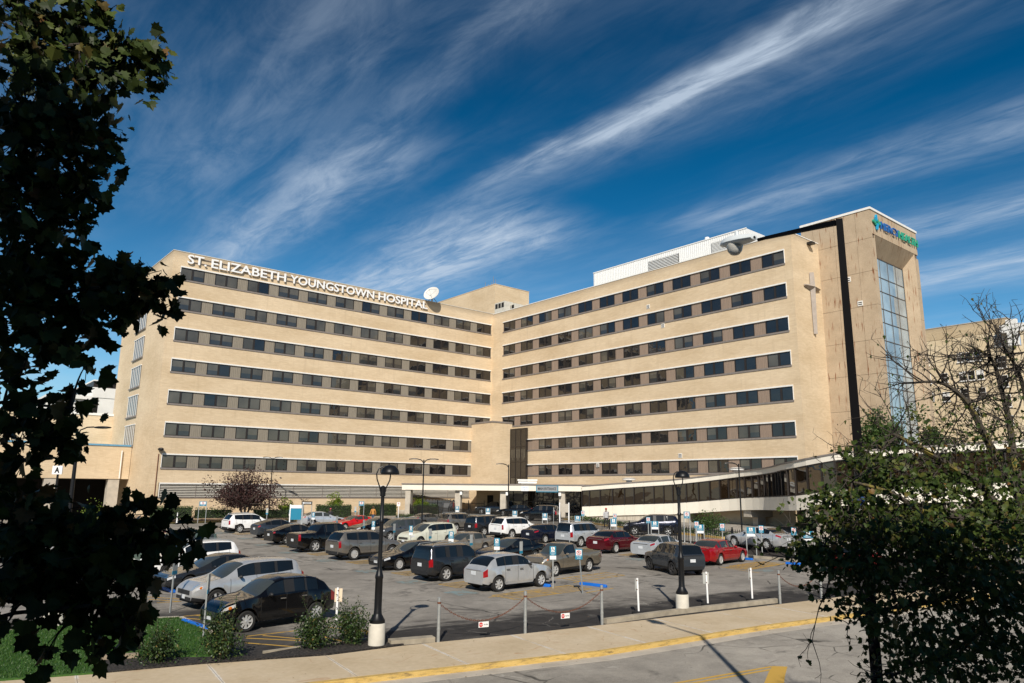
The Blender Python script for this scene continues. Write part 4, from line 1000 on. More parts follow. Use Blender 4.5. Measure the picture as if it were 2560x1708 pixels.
for za, zb in ((lambda i: wz(i)[2] + 0.001, lambda i: wz(i)[2] + 0.11), (lambda i: wz(i)[1] - 0.1, lambda i: wz(i)[1] - 0.001)):
    for i in range(nP - 1):
        vs = [pt(i, za(i), -0.05), pt(i + 1, za(i + 1), -0.05), pt(i + 1, za(i + 1), 0.04), pt(i, za(i), 0.04), pt(i, zb(i), -0.05), pt(i + 1, zb(i + 1), -0.05), pt(i + 1, zb(i + 1), 0.04), pt(i, zb(i), 0.04)]
        fr.add(vs, [(0, 3, 2, 1), (4, 5, 6, 7), (0, 1, 5, 4), (2, 3, 7, 6)])
fr.build('mullion_frame', M['frame'], wk)
mb = MB()
for i in range(nP - 1):
    if path[i].x < 18.8 and path[i].y > 80:
        vs = [pt(i, 0.5, 0.12), pt(i + 1, 0.5, 0.12), pt(i + 1, 0.5, WD - 0.2), pt(i, 0.5, WD - 0.2), pt(i, wz(i)[3] - 0.002, 0.12), pt(i + 1, wz(i + 1)[3] - 0.002, 0.12), pt(i + 1, wz(i + 1)[3] - 0.002, WD - 0.2), pt(i, wz(i)[3] - 0.002, WD - 0.2)]
        mb.add(vs, [(0, 3, 2, 1), (4, 5, 6, 7), (0, 1, 5, 4), (1, 2, 6, 5), (2, 3, 7, 6), (3, 0, 4, 7)])
def streaky(name):
    m, t, b = base_mat(name); v = coords(t); f = noise(t, coords(t, (2.5, 2.5, 0.35)), 1.6, 5, 0.7)
    t.links.new(ramp(t, f, [(0.3, (0.30, 0.26, 0.20)), (0.5, (0.48, 0.43, 0.35)), (0.7, (0.56, 0.51, 0.43))]).outputs[0], b.inputs['Base Color']); b.inputs['Roughness'].default_value = 0.9; return m
mb.build('plinth', streaky('stained_concrete'), wk)
for i in (int(nP * 0.36), int(nP * 0.585), int(nP * 0.75), int(nP * 0.9)):
    d = wn(i); e = Vector((d.y, -d.x, 0)); c = pt(i, 0, 1.6); rz = math.atan2(e.y, e.x)
    mb = MB(); zt_ = wz(i)[3]; mb.cbox((c.x, c.y, zt_ - 0.35), (1.2, 2.9, 0.66), rz); mb.cbox((c.x, c.y, (zt_ - 0.7) / 2), (0.8, 1.0, zt_ - 0.74), rz); mb.build('pier', M['concrete'], wk)
tag(wk, None)
# walkway roof fans
for i, idx in enumerate((int(nP * 0.09), int(nP * 0.31))):
    c = pt(idx, wz(idx)[0], 1.4); o = thing('roof_fan', ('white roof fan on the flat left stretch of the walkway roof', 'white roof fan where the walkway roof begins to bend')[i], 'roof fan', c, 0, 'fans on the walkway roof')
    mb = MB(); mb.lathe([(0.35, 0), (0.35, 0.25)], 12); mb.build('duct', M['galv'], o); mb = MB(); mb.lathe([(0.75, 0.25), (0.8, 0.3), (0.75, 0.36)], 14); mb.lathe([(0.8, 0.42), (0.85, 0.46), (0.4, 0.55)], 14); mb.build('hood', M['white_metal'], o)
# retaining wall under the walkway, concrete darkened to stand in for underpass shade
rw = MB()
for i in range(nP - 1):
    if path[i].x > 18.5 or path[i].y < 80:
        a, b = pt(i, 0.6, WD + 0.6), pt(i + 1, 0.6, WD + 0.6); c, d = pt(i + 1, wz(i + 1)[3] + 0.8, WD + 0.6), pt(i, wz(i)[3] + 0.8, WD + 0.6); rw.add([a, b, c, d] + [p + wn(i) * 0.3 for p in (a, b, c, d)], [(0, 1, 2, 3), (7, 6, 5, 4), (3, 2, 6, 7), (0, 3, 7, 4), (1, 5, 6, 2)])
tag(rw.build('retaining_wall', mat('shade_dark_concrete', (0.10, 0.085, 0.065), 0.9, var=0.4, scale=0.6)), 'retaining wall coloured dark for the shadow under the walkway', 'wall')

# ---- older brick hospital building at the right
K = at(*r4(1030, 57), 112.0); kl_ = hl(K)
ob = thing('old_brick_building', 'older yellow brick building with small sash windows behind the tower', 'building', (0, 0, 0))
ob.location = (HX, HY, 0); ob.rotation_euler = (0, 0, -R(HTH))
X1, Y1, ZT = kl_
mb = MB(); mb.box(X1 - 45, X1, Y1, Y1 + 16, -1, ZT - 0.5); mb.box(X1 - 45, X1, Y1 - 0.03, Y1 + 16, ZT - 0.5, ZT); mb.box(X1 - 45, X1 + 0.02, Y1 - 0.06, Y1 + 0.0, ZT - 4.9, ZT - 4.7); mb.build('wall', M['brick_old'], ob)
mb = MB(); mb.box(X1 - 45.1, X1 + 0.1, Y1 - 0.12, Y1 + 16, ZT, ZT + 0.12); mb.build('coping', M['concrete'], ob)
mb = MB(); mb.box(X1 - 45, X1 + 0.01, Y1 - 0.05, Y1 - 0.031, ZT - 2.0, ZT - 0.02); mb.build('brick_frieze', brick_mat('patterned_brick', (0.66, 0.53, 0.35), (0.46, 0.35, 0.22), (0.4, 0.3, 0.19)), ob)
for x0, y0, x1, y1 in ((922, 215, 998, 322), (950, 415, 1028, 520), (975, 595, 1045, 695), (1003, 780, 1075, 880), (575, 385, 635, 465), (652, 378, 715, 458), (732, 368, 795, 450), (600, 560, 655, 642), (680, 552, 735, 634), (760, 545, 815, 624), (780, 712, 838, 790), (612, 722, 668, 800), (425, 575, 485, 655), (445, 750, 502, 830), (278, 425, 298, 500), (297, 588, 320, 670), (320, 750, 345, 830), (720, 890, 775, 965), (1030, 960, 1095, 1060)):
    a = on_y(*r4((x0 + x1) / 2, (y0 + y1) / 2), Y1); w, h = (1.05, 1.5) if x1 - x0 > 45 else (0.75, 1.5)
    if x1 - x0 > 68: w, h = 1.2, 1.85
    f = MB(); X, Z = a[0], a[2]
    f.box(X - w / 2, X + w / 2, Y1 - 0.08, Y1 - 0.061, Z - h / 2, Z + h / 2); f.box(X - w / 2 - 0.1, X + w / 2 + 0.1, Y1 - 0.2, Y1 - 0.061, Z - h / 2 - 0.14, Z - h / 2 - 0.002)
    fo = f.build('window', M['white_trim'], ob)
    p = MB(); hb = rnd.choice((0.35, 0.5, 0.55, 0.6))
    p.box(X - w / 2 + 0.07, X + w / 2 - 0.07, Y1 - 0.1, Y1 - 0.081, Z + 0.03, Z + h / 2 - 0.07, 1 if hb < 0.4 else 0); p.box(X - w / 2 + 0.07, X + w / 2 - 0.07, Y1 - 0.1, Y1 - 0.081, Z - h / 2 + 0.07, Z - 0.03, 0)
    p.build('pane', [M['glass'], M['white_trim']], fo)
bc = thing('corner_cross', 'white and blue cross fixed to the top corner of the old brick building', 'cross', (HX, HY, 0), -R(HTH))
za, zb = at(*r4(1100, 85), 112).z, at(*r4(1110, 328), 112).z
zc = za - (za - zb) * 0.33
for nm, m_, o in (('white_face', M['white_trim'], 0.0), ('blue_side', mat('cross_blue', (0.02, 0.26, 0.62), 0.5), 0.72)):
    mb = MB(); q0, q1 = (Y1 - 0.9 + o * 1.0, Y1 - 0.9 + o + (0.7 if o == 0 else 0.25))
    mb.box(X1 + 0.05, X1 + 1.5, q0, q1, zb, za); mb.box(X1 - 0.9, X1 + 0.049, q0, q1, zc - 0.6, zc + 0.6); mb.box(X1 + 1.501, X1 + 2.4, q0, q1, zc - 0.6, zc + 0.6); mb.build(nm, m_, bc)

# ---- annex and white building at the left
an = h_thing('brick_annex', 'low windowless brick annex with a blue roof edge left of the hospital', 'building')
mb = MB(); mb.box(-21.2, -9.4, -95, -47.95, 5.85, 9.7); mb.build('wall', M['brick'], an)
mb = MB(); mb.box(-21.2, -9.3, -95, -48.0, 9.702, 9.9); mb.build('roof_edge', mat('blue_flashing', (0.12, 0.30, 0.45), 0.5), an)
for y in (-49.5, -56.0, -63, -70, -78): mb = MB(); mb.box(-10.6, -9.5, y - 0.6, y + 0.6, -1, 5.848); mb.build('column', M['concrete'], an)
mb = MB(); mb.box(-21.0, -20.0, -95, -47.95, -1, 5.848); mb.build('garage_back', M['dark'], an)
mb = MB(); mb.box(-34, -21.25, -95, -47.9, -1, 14.2); mb.build('upper_wall', M['brick'], an)
mb = MB(); mb.box(-34, -21.15, -95, -47.85, 14.2, 14.5); mb.build('coping', M['white_trim'], an)
mb = MB(); mb.tube([(-9.2, -49.0, 9.2), (-9.2, -49.0, 5.9)], 0.07, 6); mb.build('drain_pipe', M['white_trim'], an)
wb = h_thing('white_building', 'pale concrete building with dark vertical slots beyond the annex', 'building')
def wbp(x, y): return on_x(*w6(x, y), -48.0)
a = wbp(262, 865); b = wbp(650, 985); c = wbp(528, 790); d = wbp(650, 800)
mb = MB(); mb.box(-66, -48, a[1], b[1] + 12, 0, wbp(400, 872)[2]); mb.box(-66, -47.9, c[1], b[1] + 12, wbp(400, 872)[2], wbp(590, 830)[2]); mb.box(-66, -48.2, c[1], b[1] + 12, wbp(590, 830)[2], wbp(590, 795)[2], 1)
mb.box(-66, -47.8, c[1] - 0.1, b[1] + 12, wbp(590, 795)[2], wbp(590, 788)[2])
mb.build('wall', [mat('off_white_concrete', (0.78, 0.77, 0.73), 0.8, var=0.06, scale=0.6), M['frame']], wb)
for x0, x1, y0, y1 in ((315, 345, 878, 972), (470, 497, 886, 982), (510, 540, 884, 984)):
    p, q = wbp(x0, y0), wbp(x1, y1); mb = MB(); mb.box(-48.06, -47.95, p[1], q[1], q[2], p[2]); mb.build('window', M['glass'], wb)
mb = MB(); p, q = wbp(270, 868), wbp(510, 882); mb.box(-48, -47.4, p[1], q[1], p[2] - 0.3, p[2] + 0.3); mb.build('ledge', M['white_trim'], wb)

# ---- parking deck behind the camera: it throws the shade in which the near trees stand
dk = thing('parking_deck', 'tall open concrete parking deck standing across the road from the lot', 'building', (0, -9, 0))
for i in range(6):
    mb = MB(); z = DECK_H * (i + 1) / 6; mb.box(-70, 75, -30, 0, z - 1.4, z); mb.build('deck_slab', M['concrete'], dk)
mb = MB(); mb.box(-70, 75, -30, -29, 0, DECK_H - 1.45); mb.build('rear_wall', M['concrete'], dk)
for x in range(-68, 76, 12):
    for k in range(6):
        mb = MB(); mb.box(x, x + 0.8, -0.8, -0.1, DECK_H * k / 6, DECK_H * (k + 1) / 6 - 1.401); mb.build('column', M['concrete'], dk)
# ================================================================== cars
def paint(name, col, metal=0.0, rough=0.2):
    m, t, b = base_mat(name)
    v = coords(t); f = noise(t, v, 2.2, 4, 0.7)
    c = ramp(t, f, [(0.3, tuple(x * 0.9 for x in col)), (0.7, tuple(min(1, x * 1.08) for x in col))]).outputs[0]
    # road dust gathers on the upward faces of the bodywork
    g = nd(t, 'ShaderNodeNewGeometry'); sp = nd(t, 'ShaderNodeSeparateXYZ'); t.links.new(g.outputs['Normal'], sp.inputs[0])
    up = ramp(t, sp.outputs[2], [(0.84, (0, 0, 0)), (0.995, (0.11, 0.11, 0.11))]).outputs[0]
    dn = mathn(t, 'MULTIPLY', up, ramp(t, noise(t, v, 5, 5, 0.75), [(0.35, (0.2, 0.2, 0.2)), (0.7, (1, 1, 1))]).outputs[0])
    c = mixc(t, dn, c, (0.19, 0.155, 0.12))
    t.links.new(c, b.inputs['Base Color']); b.inputs['Metallic'].default_value = metal
    t.links.new(mathn(t, 'ADD', mathn(t, 'MULTIPLY', dn, 0.9), rough), b.inputs['Roughness'])
    b.inputs['Coat Weight'].default_value = 0.8; b.inputs['Coat Roughness'].default_value = 0.03; b.inputs['Specular IOR Level'].default_value = 0.2
    return m
P = {
 'black': paint('black_paint', (0.0035, 0.0035, 0.004)), 'silver': paint('silver_paint', (0.50, 0.51, 0.52), 0.4), 'white': paint('white_paint', (0.84, 0.84, 0.83)),
 'charcoal': paint('charcoal_paint', (0.030, 0.033, 0.038), 0.4), 'slate': paint('slate_paint', (0.045, 0.055, 0.068), 0.4), 'grey': paint('grey_paint', (0.11, 0.115, 0.12), 0.5),
 'taupe': paint('taupe_paint', (0.20, 0.185, 0.165), 0.5), 'pewter': paint('pewter_paint', (0.24, 0.205, 0.155), 0.5), 'beige': paint('beige_paint', (0.30, 0.255, 0.20), 0.5),
 'ivory': paint('ivory_paint', (0.60, 0.60, 0.50)), 'maroon': paint('maroon_paint', (0.095, 0.006, 0.012), 0.3), 'red': paint('red_paint', (0.33, 0.008, 0.012), 0.2),
 'bright_red': paint('bright_red_paint', (0.55, 0.012, 0.014)), 'navy': paint('navy_paint', (0.008, 0.011, 0.026), 0.2), 'greygreen': paint('grey_green_paint', (0.14, 0.19, 0.16), 0.4),
 'bluesilver': paint('blue_silver_paint', (0.38, 0.44, 0.52), 0.5), 'palesilver': paint('pale_silver_paint', (0.54, 0.57, 0.60), 0.4)}
M['car_glass'] = glass_mat('car_glass', (0.010, 0.013, 0.015), 1.65, 0.0)
M['car_glass_light'] = glass_mat('car_windscreen', (0.045, 0.052, 0.05), 1.6, 0.0)
M['clad'] = mat('black_plastic', (0.016, 0.016, 0.017), 0.55)
M['tyre'] = mat('tyre_rubber', (0.016, 0.0155, 0.015), 0.85, var=0.3)
M['rim'] = mat('alloy', (0.62, 0.62, 0.61), 0.35, 0.4, var=0.1)
M['rim_dark'] = mat('dark_alloy', (0.10, 0.10, 0.105), 0.35, 0.6)
M['lamp_red'] = mat('tail_lamp_red', (0.30, 0.006, 0.010), 0.15, var=0.2, coat=1)
M['lamp_clear'] = mat('head_lamp_clear', (0.55, 0.55, 0.54), 0.12, 0.2, var=0.25, coat=1)
M['lamp_amber'] = mat('amber_lens', (0.6, 0.16, 0.01), 0.2, coat=1)
M['plate'] = mat('number_plate', (0.62, 0.64, 0.66), 0.5, var=0.15, scale=12)
M['chrome'] = mat('chrome', (0.62, 0.62, 0.62), 0.14, 0.95, var=0.05)

def interp(keys, x):
    """monotone smooth interpolation through (x, y) keys"""
    if x <= keys[0][0]: return keys[0][1]
    if x >= keys[-1][0]: return keys[-1][1]
    for i in range(len(keys) - 1):
        if keys[i][0] <= x <= keys[i + 1][0]: break
    (x0, y0), (x1, y1) = keys[i], keys[i + 1]; h = x1 - x0; dl = (y1 - y0) / h
    def sl(j):
        if j <= 0 or j >= len(keys) - 1: return None
        a = (keys[j][1] - keys[j - 1][1]) / (keys[j][0] - keys[j - 1][0]); b = (keys[j + 1][1] - keys[j][1]) / (keys[j + 1][0] - keys[j][0])
        return 0.0 if a * b <= 0 else 2 * a * b / (a + b)
    m0 = sl(i); m1 = sl(i + 1); m0 = dl if m0 is None else m0; m1 = dl if m1 is None else m1
    t = (x - x0) / h
    return (2 * t**3 - 3 * t**2 + 1) * y0 + (t**3 - 2 * t**2 + t) * h * m0 + (-2 * t**3 + 3 * t**2) * y1 + (t**3 - t**2) * h * m1

# body styles: distances along x measured from the front bumper (0) to the rear (L)
STY = {
 'sedan': dict(L=4.85, W=1.84, H=1.46, wb=2.78, fo=0.96, wr=0.335, belt=[(0, .62), (.25, .72), (1.4, .90), (3.4, .97), (4.5, 1.02), (4.85, .93)],
   roof=[(0, .60), (.12, .70), (.6, .82), (1.45, .99), (2.35, 1.40), (2.75, 1.46), (3.3, 1.45), (3.75, 1.36), (4.3, 1.08), (4.75, 1.03), (4.85, .96)], ws=(1.42, 2.38), rw=(3.6, 4.28), doors=(1.62, 2.68, 3.62), glass=(1.95, 2.62, 2.70, 3.55, 3.62, 3.95)),
 'fastback': dict(L=4.9, W=1.86, H=1.45, wb=2.83, fo=0.98, wr=0.34, belt=[(0, .60), (.25, .72), (1.4, .90), (3.4, .98), (4.5, 1.04), (4.9, .95)],
   roof=[(0, .58), (.12, .69), (.6, .83), (1.45, .99), (2.4, 1.40), (2.8, 1.45), (3.2, 1.43), (3.8, 1.30), (4.5, 1.09), (4.8, 1.05), (4.9, .97)], ws=(1.42, 2.42), rw=(3.55, 4.45), doors=(1.62, 2.68, 3.62), glass=(1.98, 2.62, 2.70, 3.5, 3.57, 4.02)),
 'hybrid': dict(L=4.48, W=1.75, H=1.49, wb=2.70, fo=0.92, wr=0.32, belt=[(0, .62), (.25, .76), (1.1, .92), (3.3, 1.02), (4.2, 1.08), (4.48, .98)],
   roof=[(0, .6), (.12, .72), (.5, .84), (1.1, 1.0), (2.2, 1.45), (2.5, 1.49), (3.1, 1.46), (3.8, 1.31), (4.3, 1.13), (4.42, 1.10), (4.48, .98)], ws=(1.08, 2.2), rw=(3.4, 4.3), doors=(1.5, 2.5, 3.45), glass=(1.85, 2.45, 2.53, 3.35, 3.42, 3.85)),
 'coupe': dict(L=4.6, W=1.80, H=1.37, wb=2.76, fo=0.84, wr=0.33, belt=[(0, .6), (.25, .7), (1.4, .88), (3.3, .95), (4.3, 1.0), (4.6, .92)],
   roof=[(0, .58), (.12, .68), (.6, .80), (1.5, .95), (2.4, 1.33), (2.75, 1.37), (3.1, 1.35), (3.6, 1.24), (4.1, 1.05), (4.5, 1.01), (4.6, .95)], ws=(1.46, 2.4), rw=(3.35, 4.05), doors=(1.62, 3.0, 3.01), glass=(2.0, 2.9, 2.98, 3.5, 3.51, 3.52)),
 'suv': dict(L=4.65, W=1.86, H=1.70, wb=2.72, fo=0.90, wr=0.365, belt=[(0, .72), (.2, .86), (1.2, 1.04), (3.4, 1.10), (4.4, 1.18), (4.65, 1.08)],
   roof=[(0, .70), (.10, .84), (.35, .98), (1.15, 1.12), (1.95, 1.60), (2.4, 1.69), (3.2, 1.70), (4.0, 1.66), (4.3, 1.60), (4.57, 1.16), (4.65, 1.02)], ws=(1.12, 2.0), rw=(4.26, 4.56), doors=(1.42, 2.5, 3.42), glass=(1.72, 2.43, 2.51, 3.3, 3.42, 4.12)),
 'boxsuv': dict(flare=0.04, waist=0.98, L=4.45, W=1.80, H=1.74, wb=2.64, fo=0.80, wr=0.36, belt=[(0, .74), (.15, .92), (1.2, 1.04), (3.4, 1.08), (4.3, 1.10), (4.45, 1.02)],
   roof=[(0, .72), (.08, .90), (.3, 1.0), (1.2, 1.08), (1.75, 1.62), (2.05, 1.72), (3.2, 1.74), (4.1, 1.71), (4.25, 1.64), (4.40, 1.10), (4.45, 1.0)], ws=(1.18, 1.8), rw=(4.18, 4.40), doors=(1.36, 2.42, 3.30), glass=(1.56, 2.34, 2.44, 3.18, 3.32, 4.08)),
 'minisuv': dict(flare=0.035, waist=0.985, L=4.10, W=1.77, H=1.65, wb=2.52, fo=0.82, wr=0.345, belt=[(0, .72), (.15, .86), (1.0, 1.0), (3.0, 1.08), (3.9, 1.14), (4.1, 1.02)],
   roof=[(0, .70), (.08, .86), (.3, .96), (1.0, 1.08), (1.75, 1.56), (2.1, 1.64), (2.8, 1.65), (3.6, 1.60), (3.8, 1.52), (4.04, 1.10), (4.1, .98)], ws=(.97, 1.8), rw=(3.72, 4.03), doors=(1.28, 2.25, 3.05), glass=(1.55, 2.18, 2.26, 2.95, 3.06, 3.6)),
 'retro': dict(flare=0.085, waist=0.945, L=4.29, W=1.74, H=1.60, wb=2.62, fo=0.86, wr=0.335, belt=[(0, .66), (.2, .84), (1.1, 1.02), (3.0, 1.06), (4.0, 1.04), (4.29, .90)],
   roof=[(0, .60), (.07, .78), (.25, .90), (.7, 1.01), (1.25, 1.09), (1.85, 1.50), (2.3, 1.60), (2.9, 1.60), (3.45, 1.53), (3.8, 1.38), (4.08, 1.06), (4.22, .92), (4.29, .78)], ws=(1.22, 1.9), rw=(3.55, 4.02), doors=(1.36, 2.30, 3.12), glass=(1.58, 2.22, 2.32, 3.02, 3.10, 3.55)),
 'van': dict(L=5.0, W=1.96, H=1.77, wb=3.03, fo=0.95, wr=0.34, belt=[(0, .70), (.2, .84), (1.0, 1.0), (3.4, 1.06), (4.7, 1.10), (5.0, 1.0)],
   roof=[(0, .68), (.1, .82), (.35, .95), (.95, 1.10), (1.95, 1.66), (2.4, 1.75), (3.3, 1.77), (4.5, 1.73), (4.75, 1.65), (4.94, 1.1), (5.0, .96)], ws=(.93, 2.0), rw=(4.7, 4.93), doors=(1.5, 2.5, 3.55), glass=(1.62, 2.43, 2.52, 3.45, 3.58, 4.55)),
 'pickup': dict(L=5.2, W=1.74, H=1.62, wb=3.0, fo=0.88, wr=0.345, belt=[(0, .74), (.15, .92), (1.3, 1.0), (2.9, 1.04), (5.0, 1.04), (5.2, 1.02)],
   roof=[(0, .72), (.08, .90), (.3, .98), (1.35, 1.06), (2.0, 1.55), (2.25, 1.61), (2.75, 1.60), (2.92, 1.52), (3.04, 1.06), (5.12, 1.06), (5.2, 1.02)], ws=(1.32, 2.05), rw=(2.86, 3.03), doors=(1.5, 2.72, 2.73), glass=(1.72, 2.62, 2.63, 2.64, 2.65, 2.66), bed=(3.10, 5.1)),
 'crewpickup': dict(L=5.5, W=2.0, H=1.90, wb=3.3, fo=0.98, wr=0.40, belt=[(0, .86), (.15, 1.04), (1.4, 1.16), (3.7, 1.22), (5.3, 1.22), (5.5, 1.18)],
   roof=[(0, .84), (.08, 1.04), (.3, 1.12), (1.45, 1.22), (2.15, 1.80), (2.45, 1.89), (3.4, 1.88), (3.7, 1.80), (4.12, 1.34), (4.3, 1.27), (5.42, 1.25), (5.5, 1.18)], ws=(1.42, 2.2), rw=(3.62, 4.08), doors=(1.6, 2.66, 3.56), glass=(1.85, 2.58, 2.68, 3.42, 3.5, 3.66)),
}
def car_mesh_parts(s, clad):
    L, W, H = s['L'], s['W'], s['H']; fo, wb, wr = s['fo'], s['wb'], s['wr']; xf, xr = fo, fo + wb; Ra = wr + 0.06
    zb0 = 0.22 if H < 1.55 else 0.27
    st = {0.0, 0.05, 0.14, L - 0.05, L - 0.14, L}
    for xc in (xf, xr):
        for a in (-1.0, -0.985, -0.86, -0.6, -0.3, 0, 0.3, 0.6, 0.86, 0.985, 1.0): st.add(round(xc + Ra * a, 3))
    g = s['glass']; ws, rw = s['ws'], s['rw']
    for v in (*ws, *rw, *g): st.add(v)
    for v in s['doors']: st |= {round(v - 0.009, 3), round(v + 0.009, 3)}
    for k, _ in s['roof']: st.add(k)
    if 'bed' in s: st |= set(s['bed'])
    xs = sorted(st); o = [xs[0]]
    for x in xs[1:]:
        if x - o[-1] > 0.012: o.append(x)
    while True:
        big = [i for i in range(len(o) - 1) if o[i + 1] - o[i] > 0.34]
        if not big: break
        o.insert(big[0] + 1, (o[big[0]] + o[big[0] + 1]) / 2)
    xs = o; rows = []
    hw_ = W / 2
    for x in xs:
        e0 = min(1, x / 0.55); e1 = min(1, (L - x) / 0.45)
        w = hw_ * (0.80 + 0.20 * math.sin(e0 * math.pi / 2)) * (0.86 + 0.14 * math.sin(e1 * math.pi / 2))
        belt = interp(s['belt'], x); roof = max(belt + 0.015, interp(s['roof'], x)); zb = zb0 + 0.10 * (1 - min(1, x / 0.5)) + 0.12 * (1 - min(1, (L - x) / 0.5))
        zar = None
        for xc in (xf, xr):
            if abs(x - xc) < Ra * 1.002: zar = wr + math.sqrt(max(0, Ra**2 - (x - xc)**2)) + 0.005
        z0 = zb if zar is None else max(zb, zar)
        z1 = max(zb + 0.13, z0 + (0.012 if zar else 0)); z2 = max((zb + belt) * 0.5, z1 + 0.02); z3 = max(belt - 0.10, z2 + 0.02); belt = max(belt, z3 + 0.04); roof = max(roof, belt + 0.012)
        gh = roof - belt; gw = min(1, gh / 0.45)
        we = w * (0.80 - 0.06 * gw) if gh > 0.05 else w * 0.84
        fl = 1.0 + s.get('flare', 0.018) * max(math.exp(-((x - xf) / 0.5) ** 2), math.exp(-((x - xr) / 0.5) ** 2))
        ed = min(0.06, gh * 0.35); pts = [(w * 0.90, z0), (w * 0.985 * fl * s.get('waist', 1.0), z1), (w * s.get('waist', 1.0) * fl, z2), (w * 0.985 * s.get('waist', 1.0) * (1 + (fl - 1) * 0.6), z3), (w * 0.945, belt)]
        pts.append((w * 0.945 + (we - w * 0.945) * 0.10, belt + gh * 0.10)); pts.append((we + (w * 0.945 - we) * 0.12, roof - gh * 0.16)); pts.append((we, roof - ed * 0.9))
        if 'bed' in s and s['bed'][0] <= x <= s['bed'][1]: pts = pts[:5] + [(w * 0.93, belt + 0.02), (w * 0.88, belt + 0.02), (w * 0.865, 0.66)] + [(w * 0.45, 0.65), (0, 0.65)]
        else: pts += [(we * 0.72, roof - ed * 0.18), (0, roof)]
        rows.append(pts)
    parts = {}
    def part(n): return parts.setdefault(n, MB())
    npt = len(rows[0])
    def P3(i, j, sd): return (L / 2 - xs[i], sd * rows[i][j][0], rows[i][j][1])   # x forward, origin mid-length
    for i in range(len(xs) - 1):
        x0, x1 = xs[i], xs[i + 1]; xm = (x0 + x1) / 2
        for j in range(npt - 1):
            for sd in (1, -1):
                sfx = 'L' if sd > 0 else 'R'
                nm = 'body'
                if x1 - x0 < 0.02 and 0 < j < 5: nm = 'seam'
                elif j >= 7 and ws[0] - 1e-6 <= x0 and x1 <= ws[1] + 1e-6: nm = 'windscreen'
                elif j >= 7 and rw[0] - 1e-6 <= x0 and x1 <= rw[1] + 1e-6: nm = 'rear_window'
                elif j == 5 and any(g[k] - 1e-6 <= x0 and x1 <= g[k + 1] + 1e-6 for k in (0, 2, 4)):
                    k = [k for k in (0, 2, 4) if g[k] - 1e-6 <= x0 and x1 <= g[k + 1] + 1e-6][0]; nm = f'glass{k}{sfx}'
                elif j == 6 and g[0] <= xm <= g[5]: nm = 'body'
                elif j == 5 and g[0] - 0.1 <= xm <= g[5]: nm = 'pillar'
                elif 1 <= j <= 3 and s['doors'][0] <= xm <= s['doors'][1]: nm = f'door0{sfx}'
                elif 1 <= j <= 3 and s['doors'][1] < xm <= s['doors'][2] and s['doors'][2] - s['doors'][1] > 0.1: nm = f'door1{sfx}'
                elif j == 3 and xm < 0.38 and xm > 0.04: nm = f'head{sfx}'
                elif j in ((2, 3) if H > 1.55 else (3,)) and xm > L - (0.20 if H > 1.55 else 0.26): nm = f'tail{sfx}'
                elif j == 0 and (clad or H > 1.6): nm = 'trim'
                elif clad and j == 1 and (abs(xm - xf) < Ra * 1.1 or abs(xm - xr) < Ra * 1.1): nm = 'trim'
                if 'bed' in s and s['bed'][0] <= xm <= s['bed'][1] and j >= 6: nm = 'bed'
                q = [P3(i, j, sd), P3(i + 1, j, sd), P3(i + 1, j + 1, sd), P3(i, j + 1, sd)]
                if sd > 0: q = q[::-1]
                part(nm).add(q, [(0, 1, 2, 3)])
    for i, rev in ((0, False), (len(xs) - 1, True)):          # closed ends
        n5 = npt if 'bed' not in s or i == 0 else 6
        a = [P3(i, j, 1) for j in range(n5)]; b = [P3(i, j, -1) for j in range(n5)]
        for j in range(n5 - 1):
            q = [a[j], a[j + 1], b[j + 1], b[j]]
            part('body').add(q if not rev else q[::-1], [(0, 1, 2, 3)])
    return parts, xs, rows
def weld(mb, eps=1e-4):
    mp, nv, idx = {}, [], []
    for v in mb.v:
        k = tuple(round(c / eps) for c in v)
        if k not in mp: mp[k] = len(nv); nv.append(v)
        idx.append(mp[k])
    fs, ms = [], []
    for f, m in zip(mb.f, mb.m):
        g = []
        for i in f:
            if not g or g[-1] != idx[i]: g.append(idx[i])
        if len(g) > 1 and g[0] == g[-1]: g.pop()
        if len(g) > 2: fs.append(tuple(g)); ms.append(m)
    mb.v, mb.f, mb.m = nv, fs, ms; return mb
WHEEL = {}
